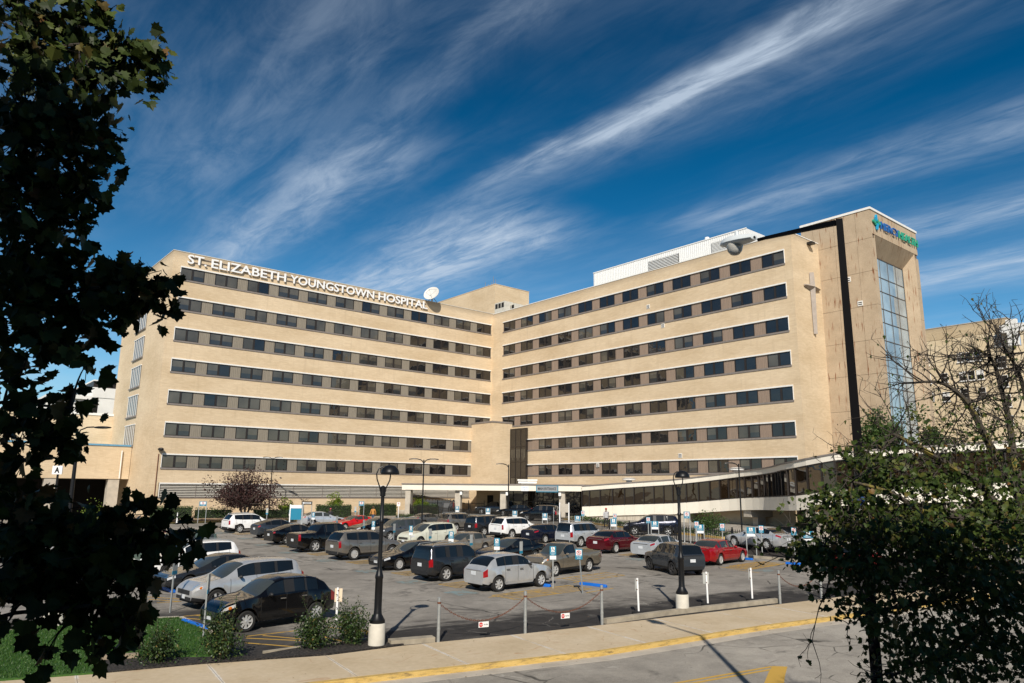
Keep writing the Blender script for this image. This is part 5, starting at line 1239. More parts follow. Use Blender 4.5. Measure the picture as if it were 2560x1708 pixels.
def wheel_meshes(r, style, spokes):
    key = (r, style, spokes)
    if key in WHEEL: return WHEEL[key]
    t = MB(); w = 0.105; rr = r * 0.66
    t.lathe([(rr, -w), (r * 0.9, -w * 1.05), (r * 0.985, -w * 0.8), (r, -w * 0.4), (r, w * 0.4), (r * 0.985, w * 0.8), (r * 0.9, w * 1.05), (rr, w)], 28, axis='y', cap=False)
    me = t.build('tmp', M['tyre'], None, 35)
    k = MB(); k.lathe([(rr * 1.03, -0.09), (rr * 1.03, w * 0.98), (rr * 0.96, w * 0.95), (rr * 0.93, w * 0.35)], 28, axis='y', cap=False, mi=0)
    k.lathe([(rr * 0.92, w * 0.30), (0.001, w * 0.30)], 24, axis='y', cap=False, mi=1)
    k.lathe([(rr * 0.24, w * 0.3), (rr * 0.24, w * 0.88), (rr * 0.14, w * 0.97), (0.001, w * 0.97)], 14, axis='y', cap=False, mi=0)
    for i in range(spokes):
        a = 2 * math.pi * i / spokes
        for da in ((-0.11, 0.11) if style == 'double' else (0,)):
            wd = (0.026 if style == 'double' else 0.034); ca, sa = math.cos(a + da), math.sin(a + da); cn, sn = -sa, ca
            vs = []
            for rad, hw2, y in ((rr * 0.12, wd * 0.8, w * 0.9), (rr * 0.93, wd, w * 0.82)):
                for yy in (y, w * 0.35):
                    for sg_ in (-1, 1): vs.append((rad * ca + cn * hw2 * sg_, yy, rad * sa + sn * hw2 * sg_))
            k.add(vs, [(0, 1, 5, 4), (0, 4, 6, 2), (1, 3, 7, 5), (4, 5, 7, 6)], 0)
    ke = k.build('tmp2', [M['rim_dark'] if style == 'dark' else M['rim'], M['clad']], None, 30)
    m1, m2 = me.data, ke.data; bpy.data.objects.remove(me); bpy.data.objects.remove(ke)
    WHEEL[key] = (m1, m2); return m1, m2
def mesh_obj(name, me, parent, loc=(0, 0, 0), rz=0):
    o = bpy.data.objects.new(name, me); COL.objects.link(o); o.parent = parent; o.location = loc; o.rotation_euler = (0, 0, rz); return o
def make_car(name, label, cat, style, col, hdg, anchor, pos, group='cars parked in the lot', clad=False, scale=1.0, rim='plain', spokes=7, rails=False, grille='dark', off=0.0, detail=True, bumper=None, plate=True, chrome=False, H=None, L=None, dark_glass=True, amber=False):
    s = dict(STY[style]); fo, wb, W, L_, wr = s['fo'], s['wb'], s['W'], s['L'], s['wr']
    k = scale; h = R(hdg)
    if anchor == 'centre': lx, ly = 0, 0
    elif anchor == 'nose': lx, ly = L_ / 2, 0
    else: lx = L_ / 2 - (fo if anchor[0] == 'F' else fo + wb); ly = (W / 2 - 0.03) * (1 if anchor[1] == 'L' else -1)
    cx = pos[0] - k * (lx * math.cos(h) - ly * math.sin(h)); cy = pos[1] - k * (lx * math.sin(h) + ly * math.cos(h))
    t = thing(name, label, cat, (cx, cy, zg(cy) + off + 0.004), h, group); t.scale = (k, k, k)
    # the car follows the slope of the ground
    sl = math.atan(G1); n = Vector((0, -math.sin(sl), math.cos(sl)))
    t.rotation_euler = ((Vector((0, 0, 1)).rotation_difference(n).to_matrix() @ Matrix.Rotation(h, 3, 'Z')).to_euler())
    parts, xs, rows = car_mesh_parts(s, clad)
    pm = P[col]; GL = M['car_glass'] if dark_glass else M['car_glass_light']
    body = MB(); mats = [pm, M['clad'], M['dark']]
    for nm, mi in (('body', 0), ('trim', 1), ('seam', 2), ('pillar', 1 if dark_glass else 0), ('bed', 1)):
        if nm in parts:
            q = parts[nm]; n0 = len(body.v); body.v += q.v; body.f += [tuple(i + n0 for i in f) for f in q.f]; body.m += [mi] * len(q.f)
    bo = weld(body).build('body', mats, t, 38)
    if 'bed' in parts: pass
    for nm, out, m_ in [('windscreen', 'windscreen', M['car_glass_light']), ('rear_window', 'rear_window', GL)] + [(f'glass{i}{x}', 'side_window', GL) for i in (0, 2, 4) for x in 'LR'] + [(f'head{x}', 'headlight', M['lamp_clear']) for x in 'LR'] + [(f'tail{x}', 'tail_light', M['lamp_red']) for x in 'LR'] + [(f'door{i}{x}', 'door', pm) for i in (0, 1) for x in 'LR']:
        if nm not in parts: continue
        q = weld(parts[nm])
        if out in ('headlight', 'tail_light', 'side_window'):
            sd = 1 if nm[-1] == 'L' else -1; d = 0.004 if out != 'side_window' else -0.012
            q.v = [(x + (d if out == 'headlight' else -d if out == 'tail_light' else 0), y + sd * d, z) for x, y, z in q.v]
        o = q.build(out, m_, t, 38 if out != 'side_window' else None)
        if out == 'door':
            j = int(nm[4]); sd = 1 if nm[-1] == 'L' else -1; xh = s['doors'][j + 1] - 0.17; zh = interp(s['belt'], xh) - 0.11
            if s['doors'][2] - s['doors'][1] < 0.1: xh = s['doors'][1] - 0.2
            hd = MB(); hd.cbox((L_ / 2 - xh, sd * (W / 2 * 0.992 + 0.012), zh), (0.2, 0.035, 0.035)); hd.build('handle', M['chrome'] if chrome else pm, o)
    # floor, wheel wells and cabin tub block the view through
    ub = MB(); ub.box(-L_ / 2 + 0.18, L_ / 2 - 0.15, -W / 2 + 0.24, W / 2 - 0.24, 0.24, 0.62); ub.box(-L_ / 2 + 0.3, L_ / 2 - 0.3, -W / 2 + 0.12, W / 2 - 0.12, 0.6, 0.62)
    ub.build('underbody', M['dark'], t)
    m1, m2 = wheel_meshes(wr, rim, spokes)
    for xc in (fo, fo + wb):
        for sd in (1, -1):
            wo = mesh_obj('wheel', m1, t, (L_ / 2 - xc, sd * (W / 2 - 0.125), wr), 0 if sd > 0 else math.pi)
            mesh_obj('rim', m2, wo)
    if detail:
        zl = interp(s['belt'], 0.0)
        gm = MB(); gw = W * 0.28
        gm.box(L_ / 2 - 0.06, L_ / 2 + 0.012, -gw, gw, zl - 0.16, zl + 0.0, 0)
        gm.box(L_ / 2 - 0.06, L_ / 2 + 0.008, -gw * 1.25, gw * 1.25, zl - 0.36, zl - 0.24, 0)
        if grille == 'chrome':
            for j in range(4): z = zl - 0.15 + j * 0.045; gm.box(L_ / 2 - 0.05, L_ / 2 + 0.02, -gw * 1.02, gw * 1.02, z, z + 0.014, 1)
        gm.build('grille', [M['clad'], M['chrome']], t)
        for sd in (1, -1):
            mr = MB(); xm = s['glass'][0] + 0.06; zm = interp(s['belt'], xm) + 0.07; mr.ball((L_ / 2 - xm, sd * (W / 2 + 0.07), zm), 0.1, 10, 6, 0, (0.6, 1.05, 0.68)); mr.tube([(L_ / 2 - xm, sd * (W / 2 - 0.06), zm - 0.04), (L_ / 2 - xm, sd * (W / 2 + 0.04), zm - 0.02)], 0.025, 6)
            mr.build('side_mirror', M['clad'] if (clad or col in ('silver', 'black')) else pm, t, 60)
        if plate:
            pz = 0.62 if L_ < 4.7 or H and H < 1.5 else 0.66; pz = (interp(s['belt'], L_) - 0.22) if s['H'] < 1.55 else 0.80
            pl_ = MB(); pl_.box(-L_ / 2 - 0.014, -L_ / 2 + 0.03, -0.16, 0.16, pz - 0.08, pz + 0.08); pl_.build('number_plate', M['plate'], t)
            pf = MB(); pf.box(L_ / 2 - 0.03, L_ / 2 + 0.016, -0.15, 0.15, 0.40, 0.54); pf.build('number_plate', M['plate'], t)
        tg = MB(); zt_ = interp(s['belt'], L_ - 0.1) - 0.03; tg.box(-L_ / 2 - 0.006, -L_ / 2 + 0.03, -W * 0.30, W * 0.30, zt_ - 0.02, zt_ + 0.012); tg.build('tailgate_trim', M['chrome'] if chrome else M['clad'], t)
        bm = MB(); zz = 0.30 if s['H'] < 1.55 else 0.36
        bm.box(-L_ / 2 - 0.008, -L_ / 2 + 0.05, -W * 0.36, W * 0.36, zz - 0.02, zz + 0.16); bm.build('rear_bumper', M['clad'] if (clad or s['H'] > 1.6) else pm, t)
        if amber:
            for sd in (1, -1): am = MB(); am.ball((L_ / 2 - 0.30, sd * W * 0.455, interp(s['belt'], 0.3) - 0.07), 0.07, 8, 5, 0, (1, 0.5, 0.8)); am.build('indicator', M['lamp_amber'], t)
        if rails:
            for sd in (1, -1):
                rl = MB(); xa, xb = s['ws'][1] + 0.15, s['rw'][0] - 0.05; y = sd * W * 0.335
                rl.tube([(L_ / 2 - xa, y, interp(s['roof'], xa) - 0.04), (L_ / 2 - xa - 0.1, y, interp(s['roof'], xa + .1) + 0.035), (L_ / 2 - (xa + xb) / 2, y, s['H'] + 0.045), (L_ / 2 - xb + 0.1, y, interp(s['roof'], xb - .1) + 0.035), (L_ / 2 - xb, y, interp(s['roof'], xb) - 0.04)], 0.02, 6)
                rl.build('roof_rail', M['galv'] if col != 'black' else M['clad'], t)
    return t, s

def g(p, off=0.0): q = gnd(*p, off); return (q.x, q.y)
hR, hL = 43, 226
def lerp(a, b, t): return (a[0] + (b[0] - a[0]) * t, a[1] + (b[1] - a[1]) * t)
# --- west row, noses towards the lawn
pA, pB, pD = g(zE(1195, 1030)), g(zE(815, 735)), g(zD(1080, 895))
make_car('parked_car', 'black retro hatchback with chrome striped grille nearest the rose bushes', 'car', 'retro', 'black', 227, 'FL', pA, spokes=8, grille='chrome', chrome=True, amber=True)
make_car('parked_suv', 'silver crossover between the black retro hatchback and a charcoal saloon', 'car', 'suv', 'silver', hL, 'FL', pB, spokes=5, rim='double', amber=True)
pC = lerp(pB, pD, 0.5)
make_car('parked_car', 'charcoal saloon parked between the silver and white crossovers', 'car', 'sedan', 'charcoal', hL, 'FL', pC, spokes=6)
make_car('parked_suv', 'white crossover with black rear glass half hidden by maple leaves', 'car', 'suv', 'white', hL, 'FL', pD, spokes=5, rim='double', rails=True)
v = (pD[0] - pB[0], pD[1] - pB[1])
make_car('parked_van', 'grey green minivan behind the white crossover, mostly behind leaves', 'van', 'van', 'greygreen', hL, 'FL', (pD[0] + v[0] * 0.55, pD[1] + v[1] * 0.55), dark_glass=False)
make_car('parked_car', 'dark red saloon beyond the grey green minivan, glimpsed through leaves', 'car', 'sedan', 'maroon', hL, 'FL', (pD[0] + v[0] * 1.15, pD[1] + v[1] * 1.15))
w0 = g((300, 1452))
make_car('parked_car', 'pale blue silver saloon glimpsed through the dark maple leaves', 'car', 'sedan', 'bluesilver', hR, 'centre', (w0[0] - 1.0, w0[1]))
w1 = g((235, 1425))
make_car('parked_car', 'white saloon at the far left glimpsed through the maple leaves', 'car', 'sedan', 'white', hR, 'centre', (w1[0] - 1.5, w1[1] + 2.5))
# --- second row, tails towards the lane
make_car('parked_suv', 'white crossover with red wrap tail lights at the end island', 'car', 'suv', 'white', hR, 'RR', g(zA(352, 472)), scale=0.99, clad=True, rails=True)
make_car('parked_car', 'slate blue hybrid hatchback beside the white crossover on the island', 'car', 'hybrid', 'slate', hR, 'RR', g(zA(605, 520)))
make_car('parked_car', 'black saloon between the slate hybrid and the black pickup', 'car', 'fastback', 'black', hR, 'RR', g(zA(775, 578)), rim='double', spokes=5)
make_car('parked_pickup', 'large black crew cab pickup with sloping rear pillars', 'pickup truck', 'crewpickup', 'black', hR, 'RR', g(zA(1025, 645)), spokes=6)
make_car('parked_suv', 'taupe grey luxury crossover with tall red tail lights beside the tall lamp post', 'car', 'suv', 'taupe', hR, 'RR', g(zA(1372, 715)), rim='double', spokes=10, scale=1.02)
make_car('parked_car', 'black saloon backed in with its nose to the lane by the lamp post', 'car', 'sedan', 'black', hL - 2, 'FL', g(zA(1775, 808)), spokes=10, grille='chrome')
make_car('parked_suv', 'boxy black off roader with dark flared arches beside the silver retro hatchback', 'car', 'boxsuv', 'charcoal', hR, 'RR', g(zB(412, 905)), clad=True, spokes=6, rails=True)
make_car('parked_car', 'silver retro hatchback in the middle of the lot', 'car', 'retro', 'silver', 41, 'RR', g(zB(880, 998)), spokes=7, chrome=True)
# --- row facing it
gF = g(zB(1385, 862)); gR_ = g(zB(1670, 822)); eR = g(zB(430, 583))
eF = (eR[0] + 2.75 * math.cos(R(hL)), eR[1] + 2.75 * math.sin(R(hL)))
make_car('parked_pickup', 'worn gold pickup with an empty bed and regular cab', 'pickup truck', 'pickup', 'pewter', 228, 'FL', gF, spokes=6, grille='chrome', amber=True)
make_car('parked_car', 'glossy black saloon nosed in beside the gold pickup', 'car', 'fastback', 'black', hL, 'FL', lerp(gF, eF, 0.31), rim='double', spokes=5, chrome=True)
make_car('parked_car', 'beige saloon between the black saloon and the ivory crossover', 'car', 'sedan', 'beige', hL, 'FL', lerp(gF, eF, 0.66), scale=0.95, dark_glass=False)
make_car('parked_suv', 'ivory crossover with a broad chrome grille', 'car', 'suv', 'ivory', hL, 'RL', eR, grille='chrome', scale=1.0)
u = (eF[0] - gF[0], eF[1] - gF[1])
make_car('parked_suv', 'grey crossover with roof rails beyond the ivory one', 'car', 'suv', 'grey', hL, 'FL', (gF[0] + u[0] * 1.34, gF[1] + u[1] * 1.34), rails=True, dark_glass=False)
make_car('parked_car', 'black saloon seen between the red coupe and the grey crossover', 'car', 'sedan', 'black', hL, 'FL', (gF[0] + u[0] * 1.66, gF[1] + u[1] * 1.66))
rc = gnd(*zA(1330, 445)); make_car('parked_car', 'bright red coupe near the back of the lot', 'car', 'coupe', 'bright_red', hL, 'centre', (rc.x + 0.2, rc.y + 0.6), dark_glass=False)
sc_ = gnd(*zA(1075, 410)); make_car('parked_car', 'pale silver saloon by the teal directory board', 'car', 'sedan', 'palesilver', 34, 'centre', (sc_.x, sc_.y + 0.6), dark_glass=False)
# --- third row, noses to the fence
make_car('parked_car', 'grey coupe beside the low hedge at the back of the lot', 'car', 'coupe', 'grey', hR, 'RR', g(zB(215, 420)), rim='double', spokes=5)
make_car('parked_suv', 'dark grey crossover next to the grey coupe', 'car', 'suv', 'taupe', hR, 'RR', g(zB(500, 458)), spokes=5, scale=0.99, rails=True, clad=True)
make_car('parked_suv', 'boxy charcoal crossover beside the large white crossover', 'car', 'boxsuv', 'charcoal', hR, 'RR', g(zB(750, 497)), clad=True, spokes=6, rails=True)
make_car('parked_suv', 'large white crossover parked facing the fence below the canopy', 'car', 'suv', 'white', hR, 'RR', g(zB(997, 525)), spokes=5, rim='double', scale=1.05)
make_car('parked_car', 'navy saloon between the white crossover and the silver off roader', 'car', 'sedan', 'navy', hR, 'RR', g(zB(1295, 565)), spokes=7)
make_car('parked_suv', 'silver grey boxy off roader with a rusty wheel arch', 'car', 'boxsuv', 'palesilver', hR, 'RR', g(zB(1612, 600)), spokes=6, scale=1.04, rails=True)
make_car('parked_car', 'maroon saloon with chrome trim facing the fence', 'car', 'sedan', 'maroon', 45, 'RR', g(zC(145, 655)), scale=1.04, spokes=10, chrome=True)
a, b = g(zC(145, 655)), g(zC(1080, 762))
make_car('parked_car', 'pale silver saloon between the maroon and the red saloons', 'car', 'sedan', 'palesilver', 45, 'RR', lerp(a, b, 0.47), dark_glass=False)
make_car('parked_car', 'bright red saloon with silver wheels beside the fence', 'car', 'sedan', 'red', 46, 'RR', b, spokes=12, chrome=True, dark_glass=False)
make_car('moving_car', 'dark slate small crossover driving along the lane by the second lamp post', 'car', 'minisuv', 'slate', 108, 'RL', g(zC(640, 850)), group=None, rim='dark', spokes=5, clad=True)
# --- on the raised drive
GD = 'cars on the drive behind the fence'
make_car('waiting_car', 'dark navy crossover on the drive behind the fence', 'car', 'suv', 'navy', 172, 'RL', g(zC(608, 500), TER), group=GD, off=TER, clad=True, spokes=5, rim='double')
make_car('waiting_car', 'silver saloon on the drive behind the iron fence', 'car', 'sedan', 'silver', 122, 'RL', g(zC(1485, 622), TER), group=GD, off=TER, spokes=8, chrome=True)
bc_ = gnd(*zB(1330, 372), TER); make_car('waiting_car', 'black hatchback stopped in the shade under the canopy', 'car', 'minisuv', 'black', 158, 'RL', (bc_.x, bc_.y), group=GD, off=TER, scale=1.05)
b3 = gnd(*zB(1040, 330), TER); make_car('waiting_car', 'dark saloon with its tail lights under the canopy ahead of the hatchback', 'car', 'sedan', 'black', 165, 'centre', (b3.x, b3.y + 2.0), group=GD, off=TER)
b4 = gnd(*zB(880, 322), TER); make_car('waiting_car', 'grey pickup in the deep shade beyond the canopy column', 'pickup truck', 'pickup', 'charcoal', 170, 'centre', (b4.x - 0.5, b4.y + 4.5), group=GD, off=TER)  # charcoal body colour stands in for the canopy's shade on the pickup
rr_ = gnd(2090, 1432); make_car('parked_car', 'red saloon hidden by the maple branches near the fence', 'car', 'sedan', 'red', 46, 'centre', (rr_.x + 1.6, rr_.y + 0.8))
# --- stall paint between the cars
row2 = [zA(352, 472), zA(605, 520), zA(775, 578), zA(1025, 645), zA(1372, 715), zA(1775, 808), zB(412, 905), zB(880, 998)]
pts = [g(p) for p in row2]
for i, p in enumerate(pts):
    ux, uy = math.cos(R(hR)), math.sin(R(hR)); vx, vy = uy, -ux
    teal((p[0] - ux * 2.05 - vx * 1.45, p[1] - uy * 2.05 - vy * 1.45), hR, 1.15)
    hatch((p[0] - ux * 0.9 + vx * 0.55, p[1] - uy * 0.9 + vy * 0.55), hR, 4.9, 1.5)
for p in (g(zB(997, 525)), g(zB(1612, 600)), a, lerp(a, b, 0.47), b, g(zB(750, 497))):
    ux, uy = math.cos(R(45)), math.sin(R(45)); vx, vy = uy, -ux
    teal((p[0] - ux * 2.1 - vx * 1.5, p[1] - uy * 2.1 - vy * 1.5), 45, 1.15)
    hatch((p[0] - ux * 0.7 + vx * 0.7, p[1] - uy * 0.7 + vy * 0.7), 45, 4.8, 1.5)
ln(zB(1390, 883), zB(1830, 825), zB(2000, 850), zB(1545, 915), w=0.1)
for i in range(1, 8): q0 = lerp((1390, 883), (1830, 825), i / 8); q1 = lerp((1545, 915), (2000, 850), i / 8); ln(zB(*q0), zB(*q1))
ln(zB(1660, 1005), zB(1900, 965)); ln(zB(1130, 1003), zB(1260, 988)); ln(zB(1190, 1000), zB(1405, 1010)); ln(zB(790, 1047), zB(960, 1020)); ln(zC(1070, 775), zC(1420, 830))
ln(zC(1405, 730), zC(1600, 752), zC(1330, 795), zC(1150, 768), zC(1405, 730))
for i in range(1, 7): ln(zC(*lerp((1405, 730), (1150, 768), i / 7)), zC(*lerp((1600, 752), (1330, 795), i / 7)))
tq = [gnd(*zC(*p)) for p in ((1360, 808), (1460, 795), (1600, 806), (1500, 822))]; mbT.add([(q.x, q.y, zg(q.y) + 0.0042) for q in tq], [(3, 2, 1, 0)])
mbt_o = mbT.build('stall_symbols', M['stall_teal']); tag(mbt_o, kind='structure')
tag(mbY.build('stall_markings', M['stall_yellow']), kind='structure')
# ================================================================== lamps, posts, signs, fence
def ground_at(p, off=0.0): q = gnd(*p, off); return Vector((q.x, q.y, zg(q.y) + off))
M['lamp_black'] = mat('satin_black_paint', (0.008, 0.0085, 0.010), 0.4, var=0.2, scale=6, spec=0.3)
M['diffuser'] = mat('lamp_diffuser', (0.55, 0.55, 0.52), 0.3)
# ---- two ornamental lamp posts at the front of the lot
def promenade_lamp(label, loc, armdir):
    t = thing('lamp_post', label, 'lamp post', loc, armdir, 'ornamental lamp posts along the pavement')
    mb = MB(); mb.lathe([(0.25, -0.2), (0.25, 0.64), (0.235, 0.67), (0.0, 0.67)], 24, cap=False); mb.build('concrete_base', M['concrete_light'], t, 40)
    k = 0.66
    mb = MB(); mb.lathe([(r_ * k, z) for r_, z in [(0.35, 0.66), (0.35, 0.76), (0.31, 0.79), (0.27, 0.84), (0.20, 0.92), (0.185, 0.96), (0.185, 1.0), (0.175, 1.02), (0.17, 1.95), (0.19, 1.97), (0.19, 2.06), (0.17, 2.08), (0.115, 2.24), (0.10, 2.30), (0.095, 3.62), (0.12, 3.64), (0.12, 3.72), (0.09, 3.75), (0.085, 4.42), (0.13, 4.43), (0.13, 4.70), (0.08, 4.74), (0.0, 4.76)]], 20, cap=False); mb.build('pole', M['lamp_black'], t, 35)
    mb = MB()
    mb.tube([(0, -0.07, 4.55), (0, -0.11, 4.72), (0, -0.2, 4.95), (0, -0.22, 5.12), (0, -0.16, 5.28), (0, -0.02, 5.36)], 0.02, 8); mb.tube([(0, 0.07, 4.55), (0, 0.1, 4.70), (0, 0.2, 4.92), (0, 0.22, 5.06), (0, 0.2, 5.16)], 0.02, 8)
    mb.build('yoke', M['lamp_black'], t, 40)
    mb = MB(); c = (0.0, 0.2, 5.13)
    mb.lathe([(0.285, -0.02), (0.295, 0.01), (0.285, 0.07), (0.25, 0.15), (0.17, 0.23), (0.06, 0.265), (0.0, 0.268)], 26, c, cap=False); mb.lathe([(0.285, -0.02), (0.26, 0.0)], 26, c, cap=False); mb.build('lamp_hood', M['lamp_black'], t, 50)
    mb = MB(); mb.lathe([(0.26, 0.0), (0.0, -0.015)], 26, c, cap=False); mb.build('diffuser', M['diffuser'], t)
    return t
l1 = ground_at(zA(1570, 1482)); l2 = ground_at(zC(736, 1178))
promenade_lamp('black ornamental lamp post on a round concrete base between the rose bushes', l1, R(-70))
promenade_lamp('black ornamental lamp post on a round concrete base between the white marker posts', l2, R(-70))

# ---- slim parking-lot LED lamps
def led_lamp(label, loc, H, arms, rz, r=0.055):
    t = thing('area_lamp', label, 'street lamp', loc, rz, 'slim black lamps in the lot')
    mb = MB(); mb.tube([(0, 0, -0.2), (0, 0, H)], [r * 1.15, r * 0.9], 10); mb.lathe([(r * 2.2, 0), (r * 2.2, 0.12), (r, 0.2)], 12); mb.build('pole', M['lamp_black'], t, 40)
    for s in arms:
        mb = MB(); mb.tube([(0, 0, H - 0.28), (s * 0.16, 0, H - 0.06), (s * 0.32, 0, H + 0.02)], 0.035, 8)
        prof = [(0.25, 0.08, -0.02), (0.5, 0.15, 0.05), (0.85, 0.16, 0.06), (1.15, 0.10, 0.02)]
        vs = []
        for x, w, z in prof:
            vs += [(s * x, -w, H + z - 0.03), (s * x, w, H + z - 0.03), (s * x, w * 0.8, H + z + 0.04), (s * x, -w * 0.8, H + z + 0.04)]
        fs = [(0, 1, 2, 3), (12, 15, 14, 13)]
        for i in range(3):
            for k in range(4): fs.append((i * 4 + k, i * 4 + (k + 1) % 4, (i + 1) * 4 + (k + 1) % 4, (i + 1) * 4 + k))
        mb.add(vs, fs); mb.build('lamp_head', M['lamp_black'], t, 40)
    return t
def lamp_from(label, base, top, arms, rz, off=0.0):
    b = ground_at(base, off); tp = at(top[0], top[1], b.y); led_lamp(label, b, tp.z - b.z, arms, rz)
lamp_from('slim black twin lamp standing behind the purple leaved tree', z7(1075, 765), z7(1103, 222), (1, -1), 0.0)
lamp_from('slim black twin lamp standing beside the ivory crossover', zA(1970, 575), z5(355, 585), (1, -1), 0.05)
lamp_from('slim black single lamp in front of the canopy', (1270, 1340), z5(1328, 640), (-1,), 0.15)
lamp_from('slim black single lamp beside the silver saloon behind the fence', zC(1272, 600), z6(1352, 180), (-1,), 0.1)
lamp_from('slim black twin lamp far beyond the annex, small above its roof', (166, 1265), w6(365, 962), (1, -1), 0.0)
# lamp with curved arm and the A sign pole at the left
b = gnd(175, 1275); b = at(175, 1275, 56.0); bz = zg(56)
tl_ = at(*w6(440, 1058), 56.0)
t = thing('street_lamp', 'tall black street lamp with a curved arm left of the hospital', 'street lamp', (b.x, 56, bz), 0)
mb = MB(); mb.tube([(0, 0, 0), ((tl_.x - b.x) * 0.6, 0, tl_.z - bz - 0.2)], [0.17, 0.11], 12); mb.build('pole', M['lamp_black'], t, 40)
tx = (tl_.x - b.x) * 0.6; hz_ = tl_.z - bz
mb = MB(); mb.tube([(tx, 0, hz_ - 0.5), (tx + 0.1, 0, hz_ - 0.1), (tx + 0.6, 0, hz_ + 0.12), (tx + 1.1, 0, hz_ + 0.15)], 0.05, 8); mb.build('arm', M['lamp_black'], t, 40)
mb = MB(); mb.ball((tx + 1.75, 0, hz_ + 0.12), 0.7, 12, 6, 0, (1, 0.3, 0.14)); mb.build('lamp_head', M['lamp_black'], t, 60)
b = at(134, 1260, 50.0); tp = at(*w6(340, 1195), 50.0); c = at(*w6(329, 1289), 50.0)
t = thing('row_sign', 'white square sign with a black letter A on a dark pole', 'sign', (b.x, 50, zg(50)))
mb = MB(); mb.tube([(0, 0, 0), ((tp.x - b.x), 0, tp.z - zg(50))], 0.07, 8); mb.build('pole', M['lamp_black'], t)
fx = c.x - b.x; fz = c.z - zg(50)
mb = MB(); mb.box(fx - 0.33, fx + 0.33, -0.17, -0.11, fz - 0.28, fz + 0.28); mb.build('panel', M['sign_white'], t)
mb = MB(); add_text(mb, 'A', 0.5, (fx, -0.18, fz), (1, 0, 0), (0, 0, 1), 0.004, 0.02, 0, 0.34, 'CENTER', 0.38); mb.build('letter', M['sign_black'], t)

# ---- big cobra-head street light beside the right tree
SLY = 12.4
top = at(2098, 549, SLY); bot = at(2166, 1690, SLY); hd = at(1846, 612, SLY + 2.0)
t = thing('street_light', 'tall square black street light with a pale glass drop lamp on a long arm', 'street light', (top.x, SLY, zg(SLY) - 0.1))
z0 = zg(SLY) - 0.1; Ht = top.z - z0
M['pole_black'] = mat('pole_black', (0.0025, 0.0026, 0.0034), 0.6, var=0.2, spec=0.08)
mb = MB(); mb.tube([(0, 0, 0), (0, 0, Ht)], [0.135, 0.078], 4, phase=R(45 - 24)); mb.build('pole', M['pole_black'], t)
ax_ = hd.x - top.x; az = hd.z - top.z
mb = MB(); mb.tube([(-0.06, 0, Ht - 0.06), (ax_ * 0.70, 1.4, Ht + az * 0.70)], [0.062, 0.04], 4, phase=math.pi / 4); mb.tube([(ax_ * 0.70, 1.4, Ht + az * 0.70), (ax_ * 0.78, 1.56, Ht + az * 0.78)], 0.035, 8); mb.build('arm', M['pole_black'], t)
M['lamp_grey'] = mat('lamp_housing', (0.66, 0.70, 0.71), 0.4, 0.0, var=0.05)
mb = MB(); cx, cy, cz = ax_, 2.0, Ht + az + 0.06; d = Vector((ax_, 2.0, az)).normalized(); prof = [(-0.34, 0.03, .03), (-0.33, 0.08, .06), (-0.12, 0.135, .095), (0.12, 0.15, .11), (0.26, 0.12, .09), (0.35, 0.05, .04), (0.36, 0.01, .01)]
vs, fs = [], []
for x, w, hgt in prof:
    w, hgt = w * 1.3, hgt * 1.3; o = Vector((cx, cy, cz)) + d * x * 1.25
    for k in range(12): a_ = 2 * math.pi * k / 12; vs.append(o + Vector((-d.y, d.x, 0)) * (math.cos(a_) * w) + Vector((0, 0, math.sin(a_) * hgt * (1.1 if math.sin(a_) > 0 else 0.5))))
for i in range(len(prof) - 1):
    for k in range(12): fs.append((i * 12 + k, i * 12 + (k + 1) % 12, (i + 1) * 12 + (k + 1) % 12, (i + 1) * 12 + k))
mb.add(vs, fs); mb.build('housing', M['lamp_grey'], t, 50)
mb = MB(); mb.lathe([(0.04, 0), (0.04, 0.09), (0, 0.09)], 10, (cx - 0.02, cy, cz + 0.13), cap=False); mb.build('photocell', M['lamp_grey'], t, 40)
gm, gt_, gb_ = base_mat('lamp_refractor'); gb_.inputs['Base Color'].default_value = (0.7, 0.68, 0.62, 1); gb_.inputs['Transmission Weight'].default_value = 0.35; gb_.inputs['Roughness'].default_value = 0.25; gb_.inputs['IOR'].default_value = 1.3
bump(gt_, gb_, noise(gt_, coords(gt_, (1, 1, 1)), 60, 2), 0.5, 0.01)
mb = MB(); mb.lathe([(0.001, -0.23), (0.085, -0.21), (0.14, -0.145), (0.165, -0.04), (0.165, 0.0)], 18, (cx + d.x * 0.1, cy + d.y * 0.1, cz - 0.03), cap=False); mb.build('glass_bowl', gm, t, 60)
mb = MB(); mb.box(0.1, 0.22, -0.13, -0.095, 4.36, 4.62) if False else None
bs = at(2148, 1258, SLY - 0.15)
t2 = thing('pole_notice', 'small blue notice with white writing strapped to the black street light pole', 'sign', (bs.x, SLY - 0.1, bs.z))
mb = MB(); mb.box(-0.10, 0.10, -0.03, 0.0, -0.13, 0.13, 0); mb.box(-0.10, 0.10, -0.034, -0.0301, -0.13, -0.09, 1); mb.build('panel', [mat('notice_blue', (0.02, 0.09, 0.36), 0.5), M['sign_white']], t2)

